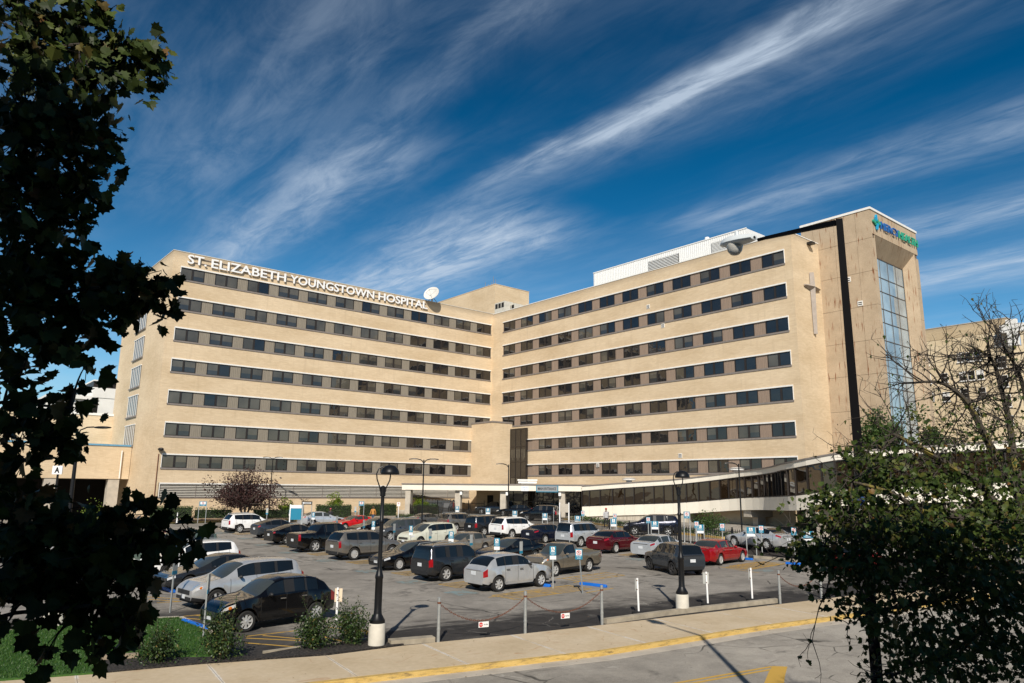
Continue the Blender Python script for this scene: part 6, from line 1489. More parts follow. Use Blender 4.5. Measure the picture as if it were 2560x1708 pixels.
# ---- chain posts, chains and their stop plates
CPG = 'grey steel chain posts along the pavement'
def chain_post(label, p, h=1.32):
    b = ground_at(p); t = thing('chain_post', label, 'post', b, 0, CPG)
    mb = MB(); mb.tube([(0, 0, -0.2), (0, 0, h)], 0.052, 12, cap=True); mb.ball((0, 0, h), 0.05, 10, 4, 0, (1, 1, 0.35)); mb.build('pipe', M['galv'], t, 50)
    mb = MB(); mb.lathe([(0.058, 0.36), (0.058, 0.42)], 12); mb.build('collar', M['galv'], t, 40); mb = MB(); mb.lathe([(0.055, h - 0.18), (0.06, h - 0.17), (0.06, h - 0.13), (0.055, h - 0.12)], 12); mb.build('collar', M['rust'], t, 40)
    return b + Vector((0, 0, h - 0.17))
c1 = chain_post('grey steel chain post beside the short kerb, first of the chained gap', zB(340, 1448))
c2 = chain_post('grey steel chain post where the two sagging chains meet', zB(1115, 1368))
c3 = chain_post('grey steel chain post at the end of the second chain by the low kerb', zB(1800, 1290))
c4 = chain_post('grey steel chain post at the far end of the low kerb by the maple', zC(1606, 1102))
c5 = chain_post('grey steel chain post half hidden by the maple branches', zC(1975, 1055))
def chain(label, a, b, sag):
    t = thing('chain', label, 'chain', a, 0, 'rusty chains hung between the posts'); L = (b - a).length; d = b - a; n = int(L / 0.07)
    mb = MB(); f = lambda s: d * s + Vector((0, 0, -sag * 4 * s * (1 - s)))
    for i in range(n):
        p, q = f(i / n), f((i + 1) / n); e = (q - p); mid = (p + q) / 2; u = e.normalized(); s = Vector((0, 0, 1)) if i % 2 else Vector((u.y, -u.x, 0)).normalized()
        s = (s - u * s.dot(u)).normalized(); r_ = 0.052; w = 0.022
        ring = [mid + u * (r_ * math.cos(k * math.pi / 4)) + s * (w * math.sin(k * math.pi / 4)) for k in range(9)]
        mb.tube(ring, 0.008, 4, cap=False)
    mb.build('links', M['rust'], t); return a + f(0.5)
m1 = chain('rusty chain sagging from the short kerb post to the middle post', c1, c2, 0.62)
m2 = chain('rusty chain sagging from the middle post to the low kerb post', c2, c3, 0.60)
chain('rusty chain sagging beside the maple branches', c4, c5, 0.55)
def stop_plate(label, m, a, b):
    dx = (b - a); dx.z = 0; dx.normalize(); nx = Vector((dx.y, -dx.x, 0)); t = thing('stop_plate', label, 'sign', m + nx * 0.03, 0, 'stop plates hung on the chains')
    mb = MB(); panel(mb, (0, 0, -0.12), dx, 0.36, 0.17, -0.005, 0.005); mb.build('plate', M['sign_white'], t)
    mb = MB(); c = Vector((0, 0, -0.12)) - dx * 0.1; vs = [c + nx * 0.012 + dx * (0.072 * math.cos(R(22.5 + 45 * k))) + Vector((0, 0, 0.072 * math.sin(R(22.5 + 45 * k)))) for k in range(8)]; mb.add(vs, [tuple(range(8))]); mb.build('stop_octagon', M['sign_red'], t)
    mb = MB(); add_text(mb, 'STOP', 0.05, c + nx * 0.015, dx, (0, 0, 1), 0, 0.001, 0, 0.11, 'CENTER', 0.045); mb.build('stop_letters', M['sign_white'], t)
    mb = MB(); add_text(mb, 'No Exit', 0.05, Vector((0, 0, -0.12)) + dx * 0.075 + nx * 0.012, dx, (0, 0, 1), 0, 0.0005, 0, 0.15, 'CENTER', 0.045); mb.build('letters', M['sign_black'], t)
stop_plate('stop plate reading No Exit on the chain nearer the lamp post', m1, c1, c2); stop_plate('stop plate reading No Exit on the chain nearer the low kerb', m2, c2, c3)

# ---- white marker posts with the backs of their plates
def marker(label, base, top, plate, pl, col, base_on=True, h=None):
    b = ground_at(base); H = at(*top, b.y).z - b.z; t = thing('marker_post', label, 'sign post', b, 0, 'white posts with sign backs along the pavement')
    mb = MB(); dx_ = at(*top, b.y).x - b.x; mb.tube([(0, 0, 0), (dx_, 0, H)], 0.045, 4, phase=math.pi / 4); mb.build('post', M['sign_white'], t)
    if base_on: mb = MB(); mb.lathe([(0.26, 0.0), (0.27, 0.03), (0.26, 0.13), (0.2, 0.15), (0.0, 0.15)], 20, cap=False); mb.build('rubber_foot', M['rubber'], t, 40)
    x0, y0, x1, y1 = plate; p = at((x0 + x1) / 2, (y0 + y1) / 2, b.y); w = abs(at(x1, y0, b.y).x - at(x0, y0, b.y).x); hh = at(x0, y0, b.y).z - at(x0, y1, b.y).z
    mb = MB(); mb.cbox((p.x - b.x, 0.05, p.z - b.z), (w, 0.012, hh), R(pl)); mb.build('plate', col, t)
    for k in (-1, 1): mb = MB(); mb.cbox((p.x - b.x, 0.0, p.z - b.z + k * hh * 0.36), (0.03, 0.11, 0.03)); mb.build('bolt', M['rust'], t)
M['sign_back'] = mat('sign_back', (0.46, 0.47, 0.45), 0.45, 0.2, var=0.1); M['sign_back_cream'] = mat('sign_back_cream', (0.74, 0.60, 0.44), 0.5, var=0.06)
marker('white marker post with a cream plate behind the rose bushes', zA(1215, 1262), zA(1230, 958), (*zA(1198, 968), *zA(1265, 1088)), 0, M['sign_back_cream'], False)
marker('white marker post on a rubber foot nearest the chained gap', zC(346, 1205), zC(331, 874), (*zC(306, 878), *zC(350, 990)), 40, M['sign_back'])
marker('white marker post on a rubber foot just right of the ornamental lamp post', zC(962, 1132), zC(944, 818), (*zC(917, 825), *zC(973, 926)), 8, M['sign_back'])
marker('white marker post on a rubber foot nearest the maple', zC(1358, 1088), zC(1340, 783), (*zC(1318, 790), *zC(1352, 888)), 40, M['sign_back'])

# ---- parking signs
def wheelchair(mb, c, dx, s, mi):
    nx = Vector((dx.y, -dx.x, 0)); P2 = lambda a, b: Vector(c) + dx * (a * s) + Vector((0, 0, b * s)) + nx * 0.002
    def disc(a, b, r, n=12): mb.add([P2(a + r * math.cos(2 * math.pi * k / n), b + r * math.sin(2 * math.pi * k / n)) for k in range(n)], [tuple(range(n))], mi)
    def seg(a0, b0, a1, b1, w):
        d = Vector((a1 - a0, b1 - b0)); d.normalize(); n = Vector((-d.y, d.x)) * w / 2
        mb.add([P2(a0 - n.x, b0 - n.y), P2(a1 - n.x, b1 - n.y), P2(a1 + n.x, b1 + n.y), P2(a0 + n.x, b0 + n.y)], [(0, 1, 2, 3)], mi)
    disc(-0.10, 0.40, 0.09)
    seg(-0.10, 0.30, -0.06, -0.02, 0.10); seg(-0.06, -0.02, 0.20, -0.02, 0.09); seg(0.18, 0.0, 0.30, -0.34, 0.09); seg(-0.09, 0.14, 0.16, 0.14, 0.08); seg(0.28, -0.33, 0.40, -0.28, 0.08)
    n = 14; ring = []
    for k in range(n + 1):
        a = R(100 + 250 * k / n); ring.append((a,))
    for k in range(n):
        a0, a1 = ring[k][0], ring[k + 1][0]; mb.add([P2(-0.02 + 0.24 * math.cos(a0), -0.16 + 0.24 * math.sin(a0)), P2(-0.02 + 0.24 * math.cos(a1), -0.16 + 0.24 * math.sin(a1)), P2(-0.02 + 0.31 * math.cos(a1), -0.16 + 0.31 * math.sin(a1)), P2(-0.02 + 0.31 * math.cos(a0), -0.16 + 0.31 * math.sin(a0))], [(0, 1, 2, 3)], mi)
def no_parking_disc(par, c, dx, s):
    nx = Vector((dx.y, -dx.x, 0)); U = Vector((0, 0, 1)); c = Vector(c)
    mb = MB()
    for k in range(16):
        a0, a1 = 2 * math.pi * k / 16, 2 * math.pi * (k + 1) / 16; mb.add([c + nx * 0.003 + (dx * math.cos(a) + U * math.sin(a)) * r_ for a, r_ in ((a0, s * .76), (a1, s * .76), (a1, s), (a0, s))], [(0, 1, 2, 3)])
    d = (dx - U).normalized(); n = (dx + U).normalized() * s * 0.11; mb.add([c + nx * 0.0035 + v for v in (-d * s * .85 - n, d * s * .85 - n, d * s * .85 + n, -d * s * .85 + n)], [(0, 1, 2, 3)])
    mb.build('prohibition_ring', M['sign_red'], par)
    mb = MB(); add_text(mb, 'P', s * 1.5, c + nx * 0.002, dx, U, 0, 0.006 * s, 0, s * 0.75, 'CENTER', s * 1.1); mb.build('letter', M['sign_black'], par)
def txt(par, lines, c, dx, w, h, m, name='letters'):
    nx = Vector((dx.y, -dx.x, 0)); mb = MB()
    for i, l in enumerate(lines): add_text(mb, l, h, Vector(c) + nx * 0.002 + Vector((0, 0, ((len(lines) - 1) / 2 - i) * h * 1.55)), dx, (0, 0, 1), 0, 0.0, 0, w * (len(l) / max(len(x) for x in lines)) ** 0.6, 'CENTER', h)
    mb.build(name, m, par)
def parking_sign(label, px, kind, H=1.87, face=0.0, posts=1, group=None, w=0.30, off=0.0, lean=None, name='parking_sign'):
    """px = top centre of the panel in the photograph; face = heading of the reading direction"""
    q = gnd(px[0], px[1], H + off); b = Vector((q.x, q.y, zg(q.y) + off)); t = thing(name, label, 'sign', b, 0, group)
    dx = Vector((math.cos(R(face)), math.sin(R(face)), 0)); nx = Vector((dx.y, -dx.x, 0))
    mb = MB(); sp_ = (0,) if posts == 1 else (-w * 0.56, w * 0.56)
    for s in sp_:
        c = dx * s; L = lean or (0, 0)
        mb.cbox((c.x + L[0] / 2, c.y + L[1] / 2, H / 2), (0.055, 0.045, H), R(face)) if not lean else mb.tube([(c.x, c.y, 0), (c.x + L[0], c.y + L[1], H)], 0.03, 4)
    mb.build('post', M['galv'] if kind not in ('white', 'nowhite') else M['sign_white'], t)
    if lean: dx0 = Vector((*lean, 0))
    else: dx0 = Vector((0, 0, 0))
    f = nx * 0.035 + dx0; PH = {'hc': 0.58, 'np': 0.46, 'back': 0.6, 'npt': 0.45, 'white': 0.3, 'nowhite': 0.4}[kind]
    if kind == 'hc':
        mb = MB(); panel(mb, f + Vector((0, 0, H - 0.21)), dx, w, 0.42, -0.006, 0.006); mb.build('panel', M['teal'], t)
        mb = MB(); panel(mb, f + Vector((0, 0, H - 0.52)), dx, w, 0.17, -0.006, 0.006); mb.build('lower_plate', M['sign_white'], t)
        s = min(w, 0.42) * 0.55; mb = MB(); panel(mb, f + nx * 0.007 + Vector((0, 0, H - 0.15)), dx, s, 0.22, -0.001, 0.001); mb.build('symbol_field', M['sign_white'], t)
        mb = MB(); wheelchair(mb, f + nx * 0.009 + Vector((0, 0, H - 0.145)), dx, 0.19, 0); mb.build('wheelchair_symbol', M['sign_black'], t)
        txt(t, ['PARKING', 'ONLY'], f + nx * 0.007 + Vector((0, 0, H - 0.345)), dx, w * 0.75, 0.045, M['sign_white'])
    elif kind in ('np', 'npt', 'nowhite'):
        mb = MB(); panel(mb, f + Vector((0, 0, H - PH / 2)), dx, w, PH, -0.006, 0.006); mb.build('panel', M['teal'] if kind != 'nowhite' else M['sign_white'], t)
        mb = MB(); panel(mb, f + nx * 0.007 + Vector((0, 0, H - PH * 0.36)), dx, w * 0.8, PH * 0.52, -0.001, 0.001); mb.build('symbol_field', M['sign_white'], t)
        no_parking_disc(t, f + nx * 0.008 + Vector((0, 0, H - PH * 0.36)), dx, PH * 0.22)
        if kind != 'nowhite': txt(t, ['TOW AWAY', 'ZONE'], f + nx * 0.007 + Vector((0, 0, H - PH * 0.80)), dx, w * 0.75, 0.045, M['sign_white'])
    elif kind == 'back':
        mb = MB(); panel(mb, f + Vector((0, 0, H - 0.30)), dx, w, 0.60, -0.006, 0.006); mb.build('panel', M['sign_back'], t)
        mb = MB(); panel(mb, f + nx * 0.002 + Vector((0, 0, H - 0.52)), dx, w * 1.02, 0.13, -0.007, 0.007); mb.build('teal_band', M['teal'], t)
    return t
PG = 'wheelchair parking signs between the facing rows'; FG = 'wheelchair parking signs along the fence'; NG = 'no parking signs on the drive'
parking_sign('teal wheelchair sign on a single post in front of the gold pickup', zB(1362, 590), 'hc', 1.9, 0, 1, PG)
parking_sign('leaning teal no parking sign above the loose blue wheel stop', zB(1624, 614), 'np', 1.93, -6, 1, None, 0.32, 0, (-0.16, 0.0))
parking_sign('teal wheelchair sign between the silver retro hatchback and the glossy black saloon', zB(864, 518), 'hc', 1.9, 0, 1, PG)
parking_sign('teal wheelchair sign before the rear of the ivory crossover', zB(457, 458), 'hc', 1.9, 0, 1, PG)
parking_sign('teal wheelchair sign at the nose of the ivory crossover', zA(1881, 408), 'hc', 1.9, 0, 1, PG, 0.24)
parking_sign('teal wheelchair sign behind the taupe crossover roof', zA(1547, 366), 'hc', 1.9, 0, 1, PG, 0.24)
parking_sign('teal wheelchair sign at the tail of the pale silver saloon', zA(1012, 290), 'hc', 1.9, 0, 1, PG, 0.24)
for p, l in ((zB(632, 487), 'grey back of a sign with a teal band by the beige saloon'), (zB(1075, 548), 'grey back of a sign with a teal band by the glossy black saloon'), (zB(268, 435), 'grey back of a sign with a teal band in front of the ivory crossover'), (zA(1730, 390), 'grey back of a sign with a teal band by the grey crossover'), (zA(1460, 355), 'grey back of a sign with a teal band behind the large black pickup'), (zA(1220, 320), 'grey back of a sign with a teal band by the bright red coupe')):
    parking_sign(l, p, 'back', 1.9, 48 if p[0] > 1060 else 60, 1, PG, 0.22)
for p, w_, l in ((zC(487, 367), .5, 'two post wheelchair sign right of the navy crossover behind the fence'), (zC(888, 397), .5, 'two post wheelchair sign behind the pale silver saloon'), (zC(1341, 421), .55, 'two post wheelchair sign behind the bright red saloon'), (zC(1848, 457), .62, 'two post wheelchair sign among the tips of the maple'), (zC(120, 345), .42, 'two post wheelchair sign behind the maroon saloon'), (zB(1582, 320), .42, 'two post wheelchair sign behind the silver grey off roader'), (zB(1291, 297), .40, 'two post wheelchair sign behind the navy saloon'), (zB(1023, 275), .40, 'two post wheelchair sign behind the roof of the large white crossover'), (zB(784, 252), .40, 'two post wheelchair sign behind the boxy charcoal crossover'), (zB(511, 235), .36, 'two post wheelchair sign behind the dark grey crossover')):
    parking_sign(l, p, 'hc', 1.95, -8, 2, FG, w_)
for p, l in ((zC(132, 302), 'small no parking sign beyond the fence near the walking man'), (zC(428, 330), 'small no parking sign before the stained plinth left of the navy crossover'), (zC(858, 368), 'small no parking sign just behind a two post wheelchair sign'), (zC(1086, 387), 'small no parking sign on a white post in the planting'), (zC(1432, 405), 'small no parking sign behind the roof of the waiting silver saloon'), (zC(1722, 422), 'small no parking sign in the deep shade of the walkway'), (zB(1628, 275), 'small no parking sign before the plinth, left of the walking man')):
    parking_sign(l, p, 'np', 1.75, -5, 1, NG, 0.30, TER)
parking_sign('tall two post teal sign beside the end of the plinth', zC(771, 282), 'np', 2.4, -5, 2, NG, 0.36, TER)
parking_sign('slim teal sign turned edge on near the canopy column', zB(1368, 245), 'back', 1.95, 70, 1, NG, 0.22, TER)
HG = 'signs along the hedge by the hospital'
parking_sign('two post teal no parking sign before the clipped hedge left of the purple tree', z7(512, 600), 'np', 2.1, 20, 2, HG, 0.62, 0.42)
parking_sign('two post teal no parking sign before the hedge, between the two men', z7(1880, 600), 'np', 2.1, 15, 2, HG, 0.48, 0.42)
parking_sign('small white no parking sign on a white post near the canopy', z7(2201, 608), 'nowhite', 2.0, 5, 1, HG, 0.34, 0.42)
parking_sign('small teal wheelchair sign left of the directory board', z7(1268, 668), 'hc', 1.9, 5, 1, HG, 0.26)
parking_sign('small teal sign beside the purple leaved tree', z7(1066, 660), 'back', 1.9, 10, 1, HG, 0.2)
parking_sign('small teal sign on a white post right of the man in the brown jacket', z7(1828, 645), 'back', 1.9, 10, 1, HG, 0.2)
parking_sign('small teal wheelchair sign on a post above the tail of the black pickup', z7(1465, 697), 'hc', 1.9, 5, 1, HG, 0.26)
parking_sign('grey back of a sign before the charcoal row at the lane end', zD(1130, 762), 'back', 1.95, 80, 1, None, 0.3)
parking_sign('grey back of a sign at the nose of the black retro hatchback', zD(1345, 865), 'back', 1.95, 100, 1, None, 0.3)
# one way sign
q = gnd(*z7(1408, 600), 2.6); t = thing('one_way_sign', 'black and white one way arrow sign on two posts before the hedge', 'sign', (q.x, q.y, zg(q.y) + 0.3))
mb = MB()
for s in (-0.5, 0.5): mb.cbox((s, 0.05, 1.15), (0.06, 0.05, 2.3))
mb.build('post', M['galv'], t)
mb = MB(); mb.box(-0.52, 0.52, -0.02, 0.0, 1.98, 2.3); mb.build('panel', M['sign_black'], t)
mb = MB(); mb.add([(-0.46, -0.024, 2.14), (-0.30, -0.024, 2.04), (-0.30, -0.024, 2.09), (0.44, -0.024, 2.09), (0.44, -0.024, 2.19), (-0.30, -0.024, 2.19), (-0.30, -0.024, 2.24)], [(0, 1, 2, 3, 4, 5, 6)]); mb.build('arrow', M['sign_white'], t)
mb = MB(); add_text(mb, 'ONE WAY', 0.08, (0.07, -0.027, 2.14), (1, 0, 0), (0, 0, 1), 0, 0, 0, 0.5, 'CENTER', 0.07); mb.build('letters', M['sign_black'], t)
# directory board
q = gnd(*z7(1313, 630), 2.35); t = thing('directory_board', 'teal and white directory board between two silver posts', 'sign', (q.x, q.y, zg(q.y)), R(8))
for s in (-0.5, 0.52): mb = MB(); mb.cbox((s * (1.25 if s > 0 else 1), 0, 1.2), (0.1 if s < 0 else 0.15, 0.12, 2.4)); mb.build('post', M['galv'] if s > 0 else M['sign_white'], t)
mb = MB(); mb.box(-0.44, 0.56, -0.05, 0.05, 0.95, 2.02); mb.build('panel', M['teal'], t); mb = MB(); mb.box(-0.44, 0.56, -0.05, 0.05, 2.03, 2.33); mb.build('header', M['sign_white'], t)
# flexible white delineators along the kerb
DG = 'slim white delineator posts along the hospital kerb'
for (x, y0, y1), l in (((282, 697, 797), 'slim white delineator before the clipped hedge at the left'), ((686, 660, 778), 'slim white delineator left of the white crossover on the island'), ((1592, 645, 735), 'slim white delineator beside the red hooded person'), ((1968, 645, 720), 'slim white delineator behind the man in the orange jacket'), ((1145, 655, 740), 'slim white delineator between the yellow green shrub and the lamp')):
    b = ground_at(z7(x, y1)); H = at(*z7(x, y0), b.y).z - b.z; t = thing('delineator', l, 'post', b, 0, DG)
    mb = MB(); mb.tube([(0, 0, 0.05), (0, 0, H)], [0.09 if x == 282 else 0.05, 0.04], 8); mb.build('tube', M['sign_white'], t, 40); mb = MB(); mb.lathe([(0.18, 0), (0.18, 0.06), (0.08, 0.1), (0, 0.1)], 12, cap=False); mb.build('rubber_foot', M['rubber'], t)
# ---- blue wheel stops
WG = 'blue painted concrete wheel stops'
def wheel_stop(label, a, b):
    a, b = ground_at(a), ground_at(b); d = b - a; d.z = 0; L = d.length; t = thing('wheel_stop', label, 'wheel stop', (a + b) / 2, math.atan2(d.y, d.x), WG)
    mb = MB(); prof = [(-0.09, 0), (-0.075, 0.09), (-0.045, 0.125), (0.045, 0.125), (0.075, 0.09), (0.09, 0)]; n = 6; vs = []
    for x, s in ((-L / 2, 0.8), (-L / 2 + 0.06, 1), (L / 2 - 0.06, 1), (L / 2, 0.8)): vs += [(x, y * s, z * s + 0.005) for y, z in prof]
    fs = [tuple(range(6)), tuple(range(23, 17, -1))]
    for i in range(3):
        for k in range(5): fs.append((i * n + k, (i + 1) * n + k, (i + 1) * n + k + 1, i * n + k + 1))
    mb.add(vs, fs); mb.build('block', M['blue_paint'], t)
    mb = MB()
    for x in (-L * 0.35, L * 0.35): mb.lathe([(0.022, 0.12), (0.022, 0.138), (0, 0.138)], 8, (x, 0, 0), cap=False)
    mb.build('pin', M['rust'], t)
wheel_stop('loose blue wheel stop under the leaning no parking sign', zB(1605, 930), zB(1840, 960))
wheel_stop('blue wheel stop at the nose of the silver retro hatchback', zB(1215, 940), zB(1340, 955))
wheel_stop('blue wheel stop below the gold pickup bumper', zB(1240, 862), zB(1300, 872))
wheel_stop('two piece blue wheel stop at the edge of the lawn', zE(395, 892), zE(725, 1018))
wheel_stop('blue wheel stop left of the charcoal saloon', zE(95, 450), zE(280, 525))
wheel_stop('blue wheel stop ahead of the bright red saloon', zC(1270, 708), zC(1362, 716))
wheel_stop('long blue wheel stop before the bank beside the maple tips', zC(1655, 748), zC(1830, 762))
wheel_stop('blue wheel stop among the maple leaves near the lawn', (304, 1413), (317, 1420)); wheel_stop('blue wheel stop farther along among the maple leaves', (348, 1438), (362, 1445))
# ---- black picket fence
pts = [Vector((x, y, zg(y) + TER - 0.22)) for x, y in FENCE]
def pt_on(s):
    for a, b in zip(pts[:-1], pts[1:]):
        L = (b - a).length
        if s <= L: return a + (b - a) * (s / L), (b - a).normalized()
        s -= L
    return pts[-1], (pts[-1] - pts[-2]).normalized()
tot = sum((b - a).length for a, b in zip(pts[:-1], pts[1:]))
fe = thing('picket_fence', 'long black iron picket fence between the lot and the drive', 'fence', (0, 0, 0))
mb = MB(); s = 0.0
while s < tot: p, d = pt_on(s); mb.cbox((p.x, p.y, p.z + 0.70), (0.036, 0.036, 1.22), math.atan2(d.y, d.x)); mb.tube([(p.x, p.y, p.z + 1.31), (p.x, p.y, p.z + 1.40)], [0.02, 0.002], 4); s += 0.165
mb.build('pickets', M['fence_black'], fe)
mb = MB()
for h in (0.14, 1.0, 1.2):
    for a, b in zip(pts[:-1], pts[1:]): mb.tube([a + Vector((0, 0, h)), b + Vector((0, 0, h))], 0.024, 4, phase=math.pi / 4)
mb.build('rails', M['fence_black'], fe)
s = 0.0
while s < tot: p, d = pt_on(s); mb = MB(); mb.cbox((p.x, p.y, p.z + 0.72), (0.075, 0.075, 1.46), math.atan2(d.y, d.x)); mb.cbox((p.x, p.y, p.z + 1.47), (0.095, 0.095, 0.04), math.atan2(d.y, d.x)); mb.build('fence_post', M['fence_black'], fe); s += 2.44
# taller fence panels and a white board beside the canopy
fb = thing('tall_fence', 'taller black iron fence between the canopy columns', 'fence', (0, 0, 0))
A_, B_ = Vector((-11.6, 99.5, 1.5)), Vector((-3.4, 97.8, 1.5)); d = (B_ - A_); L = d.length; u_ = d.normalized()
mb = MB(); k = 0.0
while k < L: p = A_ + u_ * k; mb.cbox((p.x, p.y, p.z + 0.95), (0.03, 0.03, 2.0), 0); k += 0.2
mb.build('pickets', M['fence_black'], fb)
mb = MB(); [mb.tube([A_ + Vector((0, 0, h)), B_ + Vector((0, 0, h))], 0.03, 4) for h in (0.2, 1.75)]; mb.build('rails', M['fence_black'], fb)
for k in range(5): p = A_ + u_ * (L * k / 4); mb = MB(); mb.cbox((p.x, p.y, p.z + 1.05), (0.09, 0.09, 2.2)); mb.build('fence_post', M['fence_black'], fb)
q = at(*z5(500, 1110), 101.5); t = thing('white_hoarding', 'long white hoarding behind the black fence by the canopy', 'hoarding', (q.x, q.y, 1.4), R(-3))
mb = MB(); mb.box(-2.6, 2.6, -0.05, 0.05, 0.3, 2.15); mb.build('board', M['sign_white'], t)
mb = MB(); [mb.box(-2.6 + i * 0.44, -2.4 + i * 0.44, -0.06, 0.06, 2.16, 2.3) for i in range(12)]; mb.build('crest', M['sign_white'], t)
# litter bin, planter, sandwich board
b = ground_at(z5(238, 1216), 0.2); t = thing('litter_bin', 'round black litter bin beside the first canopy column', 'bin', b); mb = MB(); mb.lathe([(0.33, 0), (0.38, 0.1), (0.38, 1.05), (0.34, 1.1)], 18); mb.build('drum', M['black_metal'], t, 40); mb = MB(); mb.lathe([(0.36, 1.1), (0.38, 1.16), (0.25, 1.32), (0.0, 1.36)], 18, cap=False); mb.build('lid', M['black_metal'], t, 40)
b = ground_at(z5(123, 1208), 0.2); t = thing('stone_planter', 'low round stone planter left of the canopy', 'planter', b); mb = MB(); mb.lathe([(0.45, 0), (0.68, 0.25), (0.72, 0.62), (0.62, 0.62), (0.55, 0.5), (0, 0.5)], 20, cap=False); mb.build('bowl', M['concrete'], t, 40)
b = at(*z5(620, 1175), 96.0); t = thing('sandwich_board', 'dark sandwich board standing by the people under the canopy', 'sign', (b.x, b.y, zg(b.y) + TER), R(-10))
mb = MB(); mb.add([(-0.5, -0.3, 0), (0.5, -0.3, 0), (0.5, 0, 1.5), (-0.5, 0, 1.5), (-0.5, 0.3, 0), (0.5, 0.3, 0)], [(0, 1, 2, 3), (3, 2, 5, 4), (0, 3, 4), (1, 5, 2)]); mb.build('leaf', M['black_metal'], t); mb = MB(); mb.add([(-0.4, -0.27, 0.2), (0.4, -0.27, 0.2), (0.4, -0.03, 1.4), (-0.4, -0.03, 1.4)], [(0, 1, 2, 3)]); mb.build('face', mat('board_grey', (0.06, 0.06, 0.06), 0.5), t)
q = gnd(*z5(1946, 1070), 2.6 + TER); t = thing('notice_sign', 'pale two post notice at the foot of the last canopy column', 'sign', (q.x, q.y, zg(q.y) + TER), R(-10)); mb = MB(); [mb.cbox((s, 0, 1.3), (0.09, 0.06, 2.6)) for s in (-0.38, 0.38)]; mb.build('post', M['sign_white'], t); mb = MB(); mb.box(-0.36, 0.36, -0.04, 0.0, 1.8, 2.5); mb.build('panel', M['concrete'], t)
# island with kerb under the white crossover, concrete stub in the lawn, kerb by the hospital
tag(slab('end_island', g2(zA(145, 428), zA(180, 418), zA(330, 415), zA(340, 470), zA(200, 455)), 0.06, M['mulch'], 0.2), kind='structure')
mb = MB(); curb_run(mb, [zA(335, 474), zA(200, 460), zA(145, 430), zA(175, 416), zA(240, 412)][::-1], 0.12, 0.09); tag(mb.build('island_kerb', M['old_kerb']), kind='structure')
b = ground_at((136, 1566)); t = thing('concrete_stub', 'broken pale concrete footing standing in the lawn behind the leaves', 'footing', b); mb = MB(); mb.lathe([(0.36, 0), (0.37, 0.5), (0.33, 0.74), (0.14, 0.84), (0, 0.84)], 16, cap=False); mb.v = [(x + 0.05 * mnoise.noise(Vector((x * 3, y * 3, z * 3))), y, z + 0.08 * mnoise.noise(Vector((x * 4, y * 4, 2)))) for x, y, z in mb.v]; mb.build('drum', M['concrete_light'], t, 40)
mb = MB(); HK = [gnd(*p) for p in (z7(-120, 800), z7(0, 796), z7(280, 793), z7(540, 785), z7(690, 778), z7(1250, 770), z7(1520, 768), z7(1850, 757), z7(2000, 752))]
for i in range(len(HK) - 1):
    p, q = HK[i], HK[i + 1]; dd = Vector((q.x - p.x, q.y - p.y, 0)).normalized(); nn = Vector((-dd.y, dd.x, 0)) * 0.22; mb.prism([xy(p), xy(q), xy(q + nn), xy(p + nn)], lambda x, y: zg(y) - 0.1, lambda x, y: zg(y) + 0.17)
tag(mb.build('hospital_kerb', M['curb']), kind='structure')
mb = MB()
for i in range(len(HK) - 1):                 # the bed climbs from the kerb to the foot of the wall
    for j in range(4):
        def bp(k, u): q = HK[k]; w = Vector((-0.4, 0.92, 0)); d_ = u * (14.0 if u > .9 else 12.0 * u); return (q.x + w.x * d_, q.y + 0.2 + w.y * d_, zg(q.y + w.y * d_) + min(0.16 + 0.145 * d_, 0.62))
        us = (0, 0.09, 0.27, 0.45, 1.0); mb.quad(bp(i, us[j]), bp(i + 1, us[j]), bp(i + 1, us[j + 1]), bp(i, us[j + 1]))
tag(mb.build('planting_bed', M['bed_gravel']), kind='structure')
# ================================================================== trees, shrubs, hedges
def leaf_mat(name, stops, rough=0.5, trans=0.25, sc=1.0, spec=0.4):
    m, t, b = base_mat(name)
    g = nd(t, 'ShaderNodeNewGeometry')
    rp = g.outputs['Random Per Island']
    c = ramp(t, rp, stops).outputs[0]
    f = noise(t, coords(t), 9 * sc, 3)
    c = mixc(t, 1.0, c, ramp(t, f, [(0.3, (0.75, 0.75, 0.75)), (0.7, (1.15, 1.15, 1.15))]).outputs[0], 'MULTIPLY')
    t.links.new(c, b.inputs['Base Color']); b.inputs['Roughness'].default_value = rough; b.inputs['Specular IOR Level'].default_value = spec
    if trans:
        tr = nd(t, 'ShaderNodeBsdfTranslucent'); t.links.new(c, tr.inputs['Color']); mx = nd(t, 'ShaderNodeMixShader'); mx.inputs[0].default_value = trans
        t.links.new(b.outputs[0], mx.inputs[1]); t.links.new(tr.outputs[0], mx.inputs[2]); t.links.new(mx.outputs[0], t.nodes['Material Output'].inputs['Surface'])
    return m
def bark_mat(name, c0, c1, lichen=False):
    m, t, b = base_mat(name); f = noise(t, coords(t, (6, 6, 1.5)), 3, 5, 0.7)
    c = ramp(t, f, [(0.3, c0), (0.7, c1)]).outputs[0]
    if lichen: c = mixc(t, ramp(t, noise(t, coords(t), 2.5, 4, 0.7), [(0.52, (0, 0, 0)), (0.62, (0.85, 0.85, 0.85))]).outputs[0], c, (0.26, 0.21, 0.035))
    t.links.new(c, b.inputs['Base Color']); b.inputs['Roughness'].default_value = 0.9; bump(t, b, f, 0.6, 0.02); return m
MAPLE = [(0, -0.02), (0.16, 0.0), (0.34, -0.10), (0.37, 0.05), (0.56, 0.12), (0.49, 0.27), (0.66, 0.47), (0.45, 0.49), (0.38, 0.56), (0.36, 0.78), (0.20, 0.73), (0.0, 1.0)]
MAPLE = MAPLE + [(-x, y) for x, y in MAPLE[-2:0:-1]]
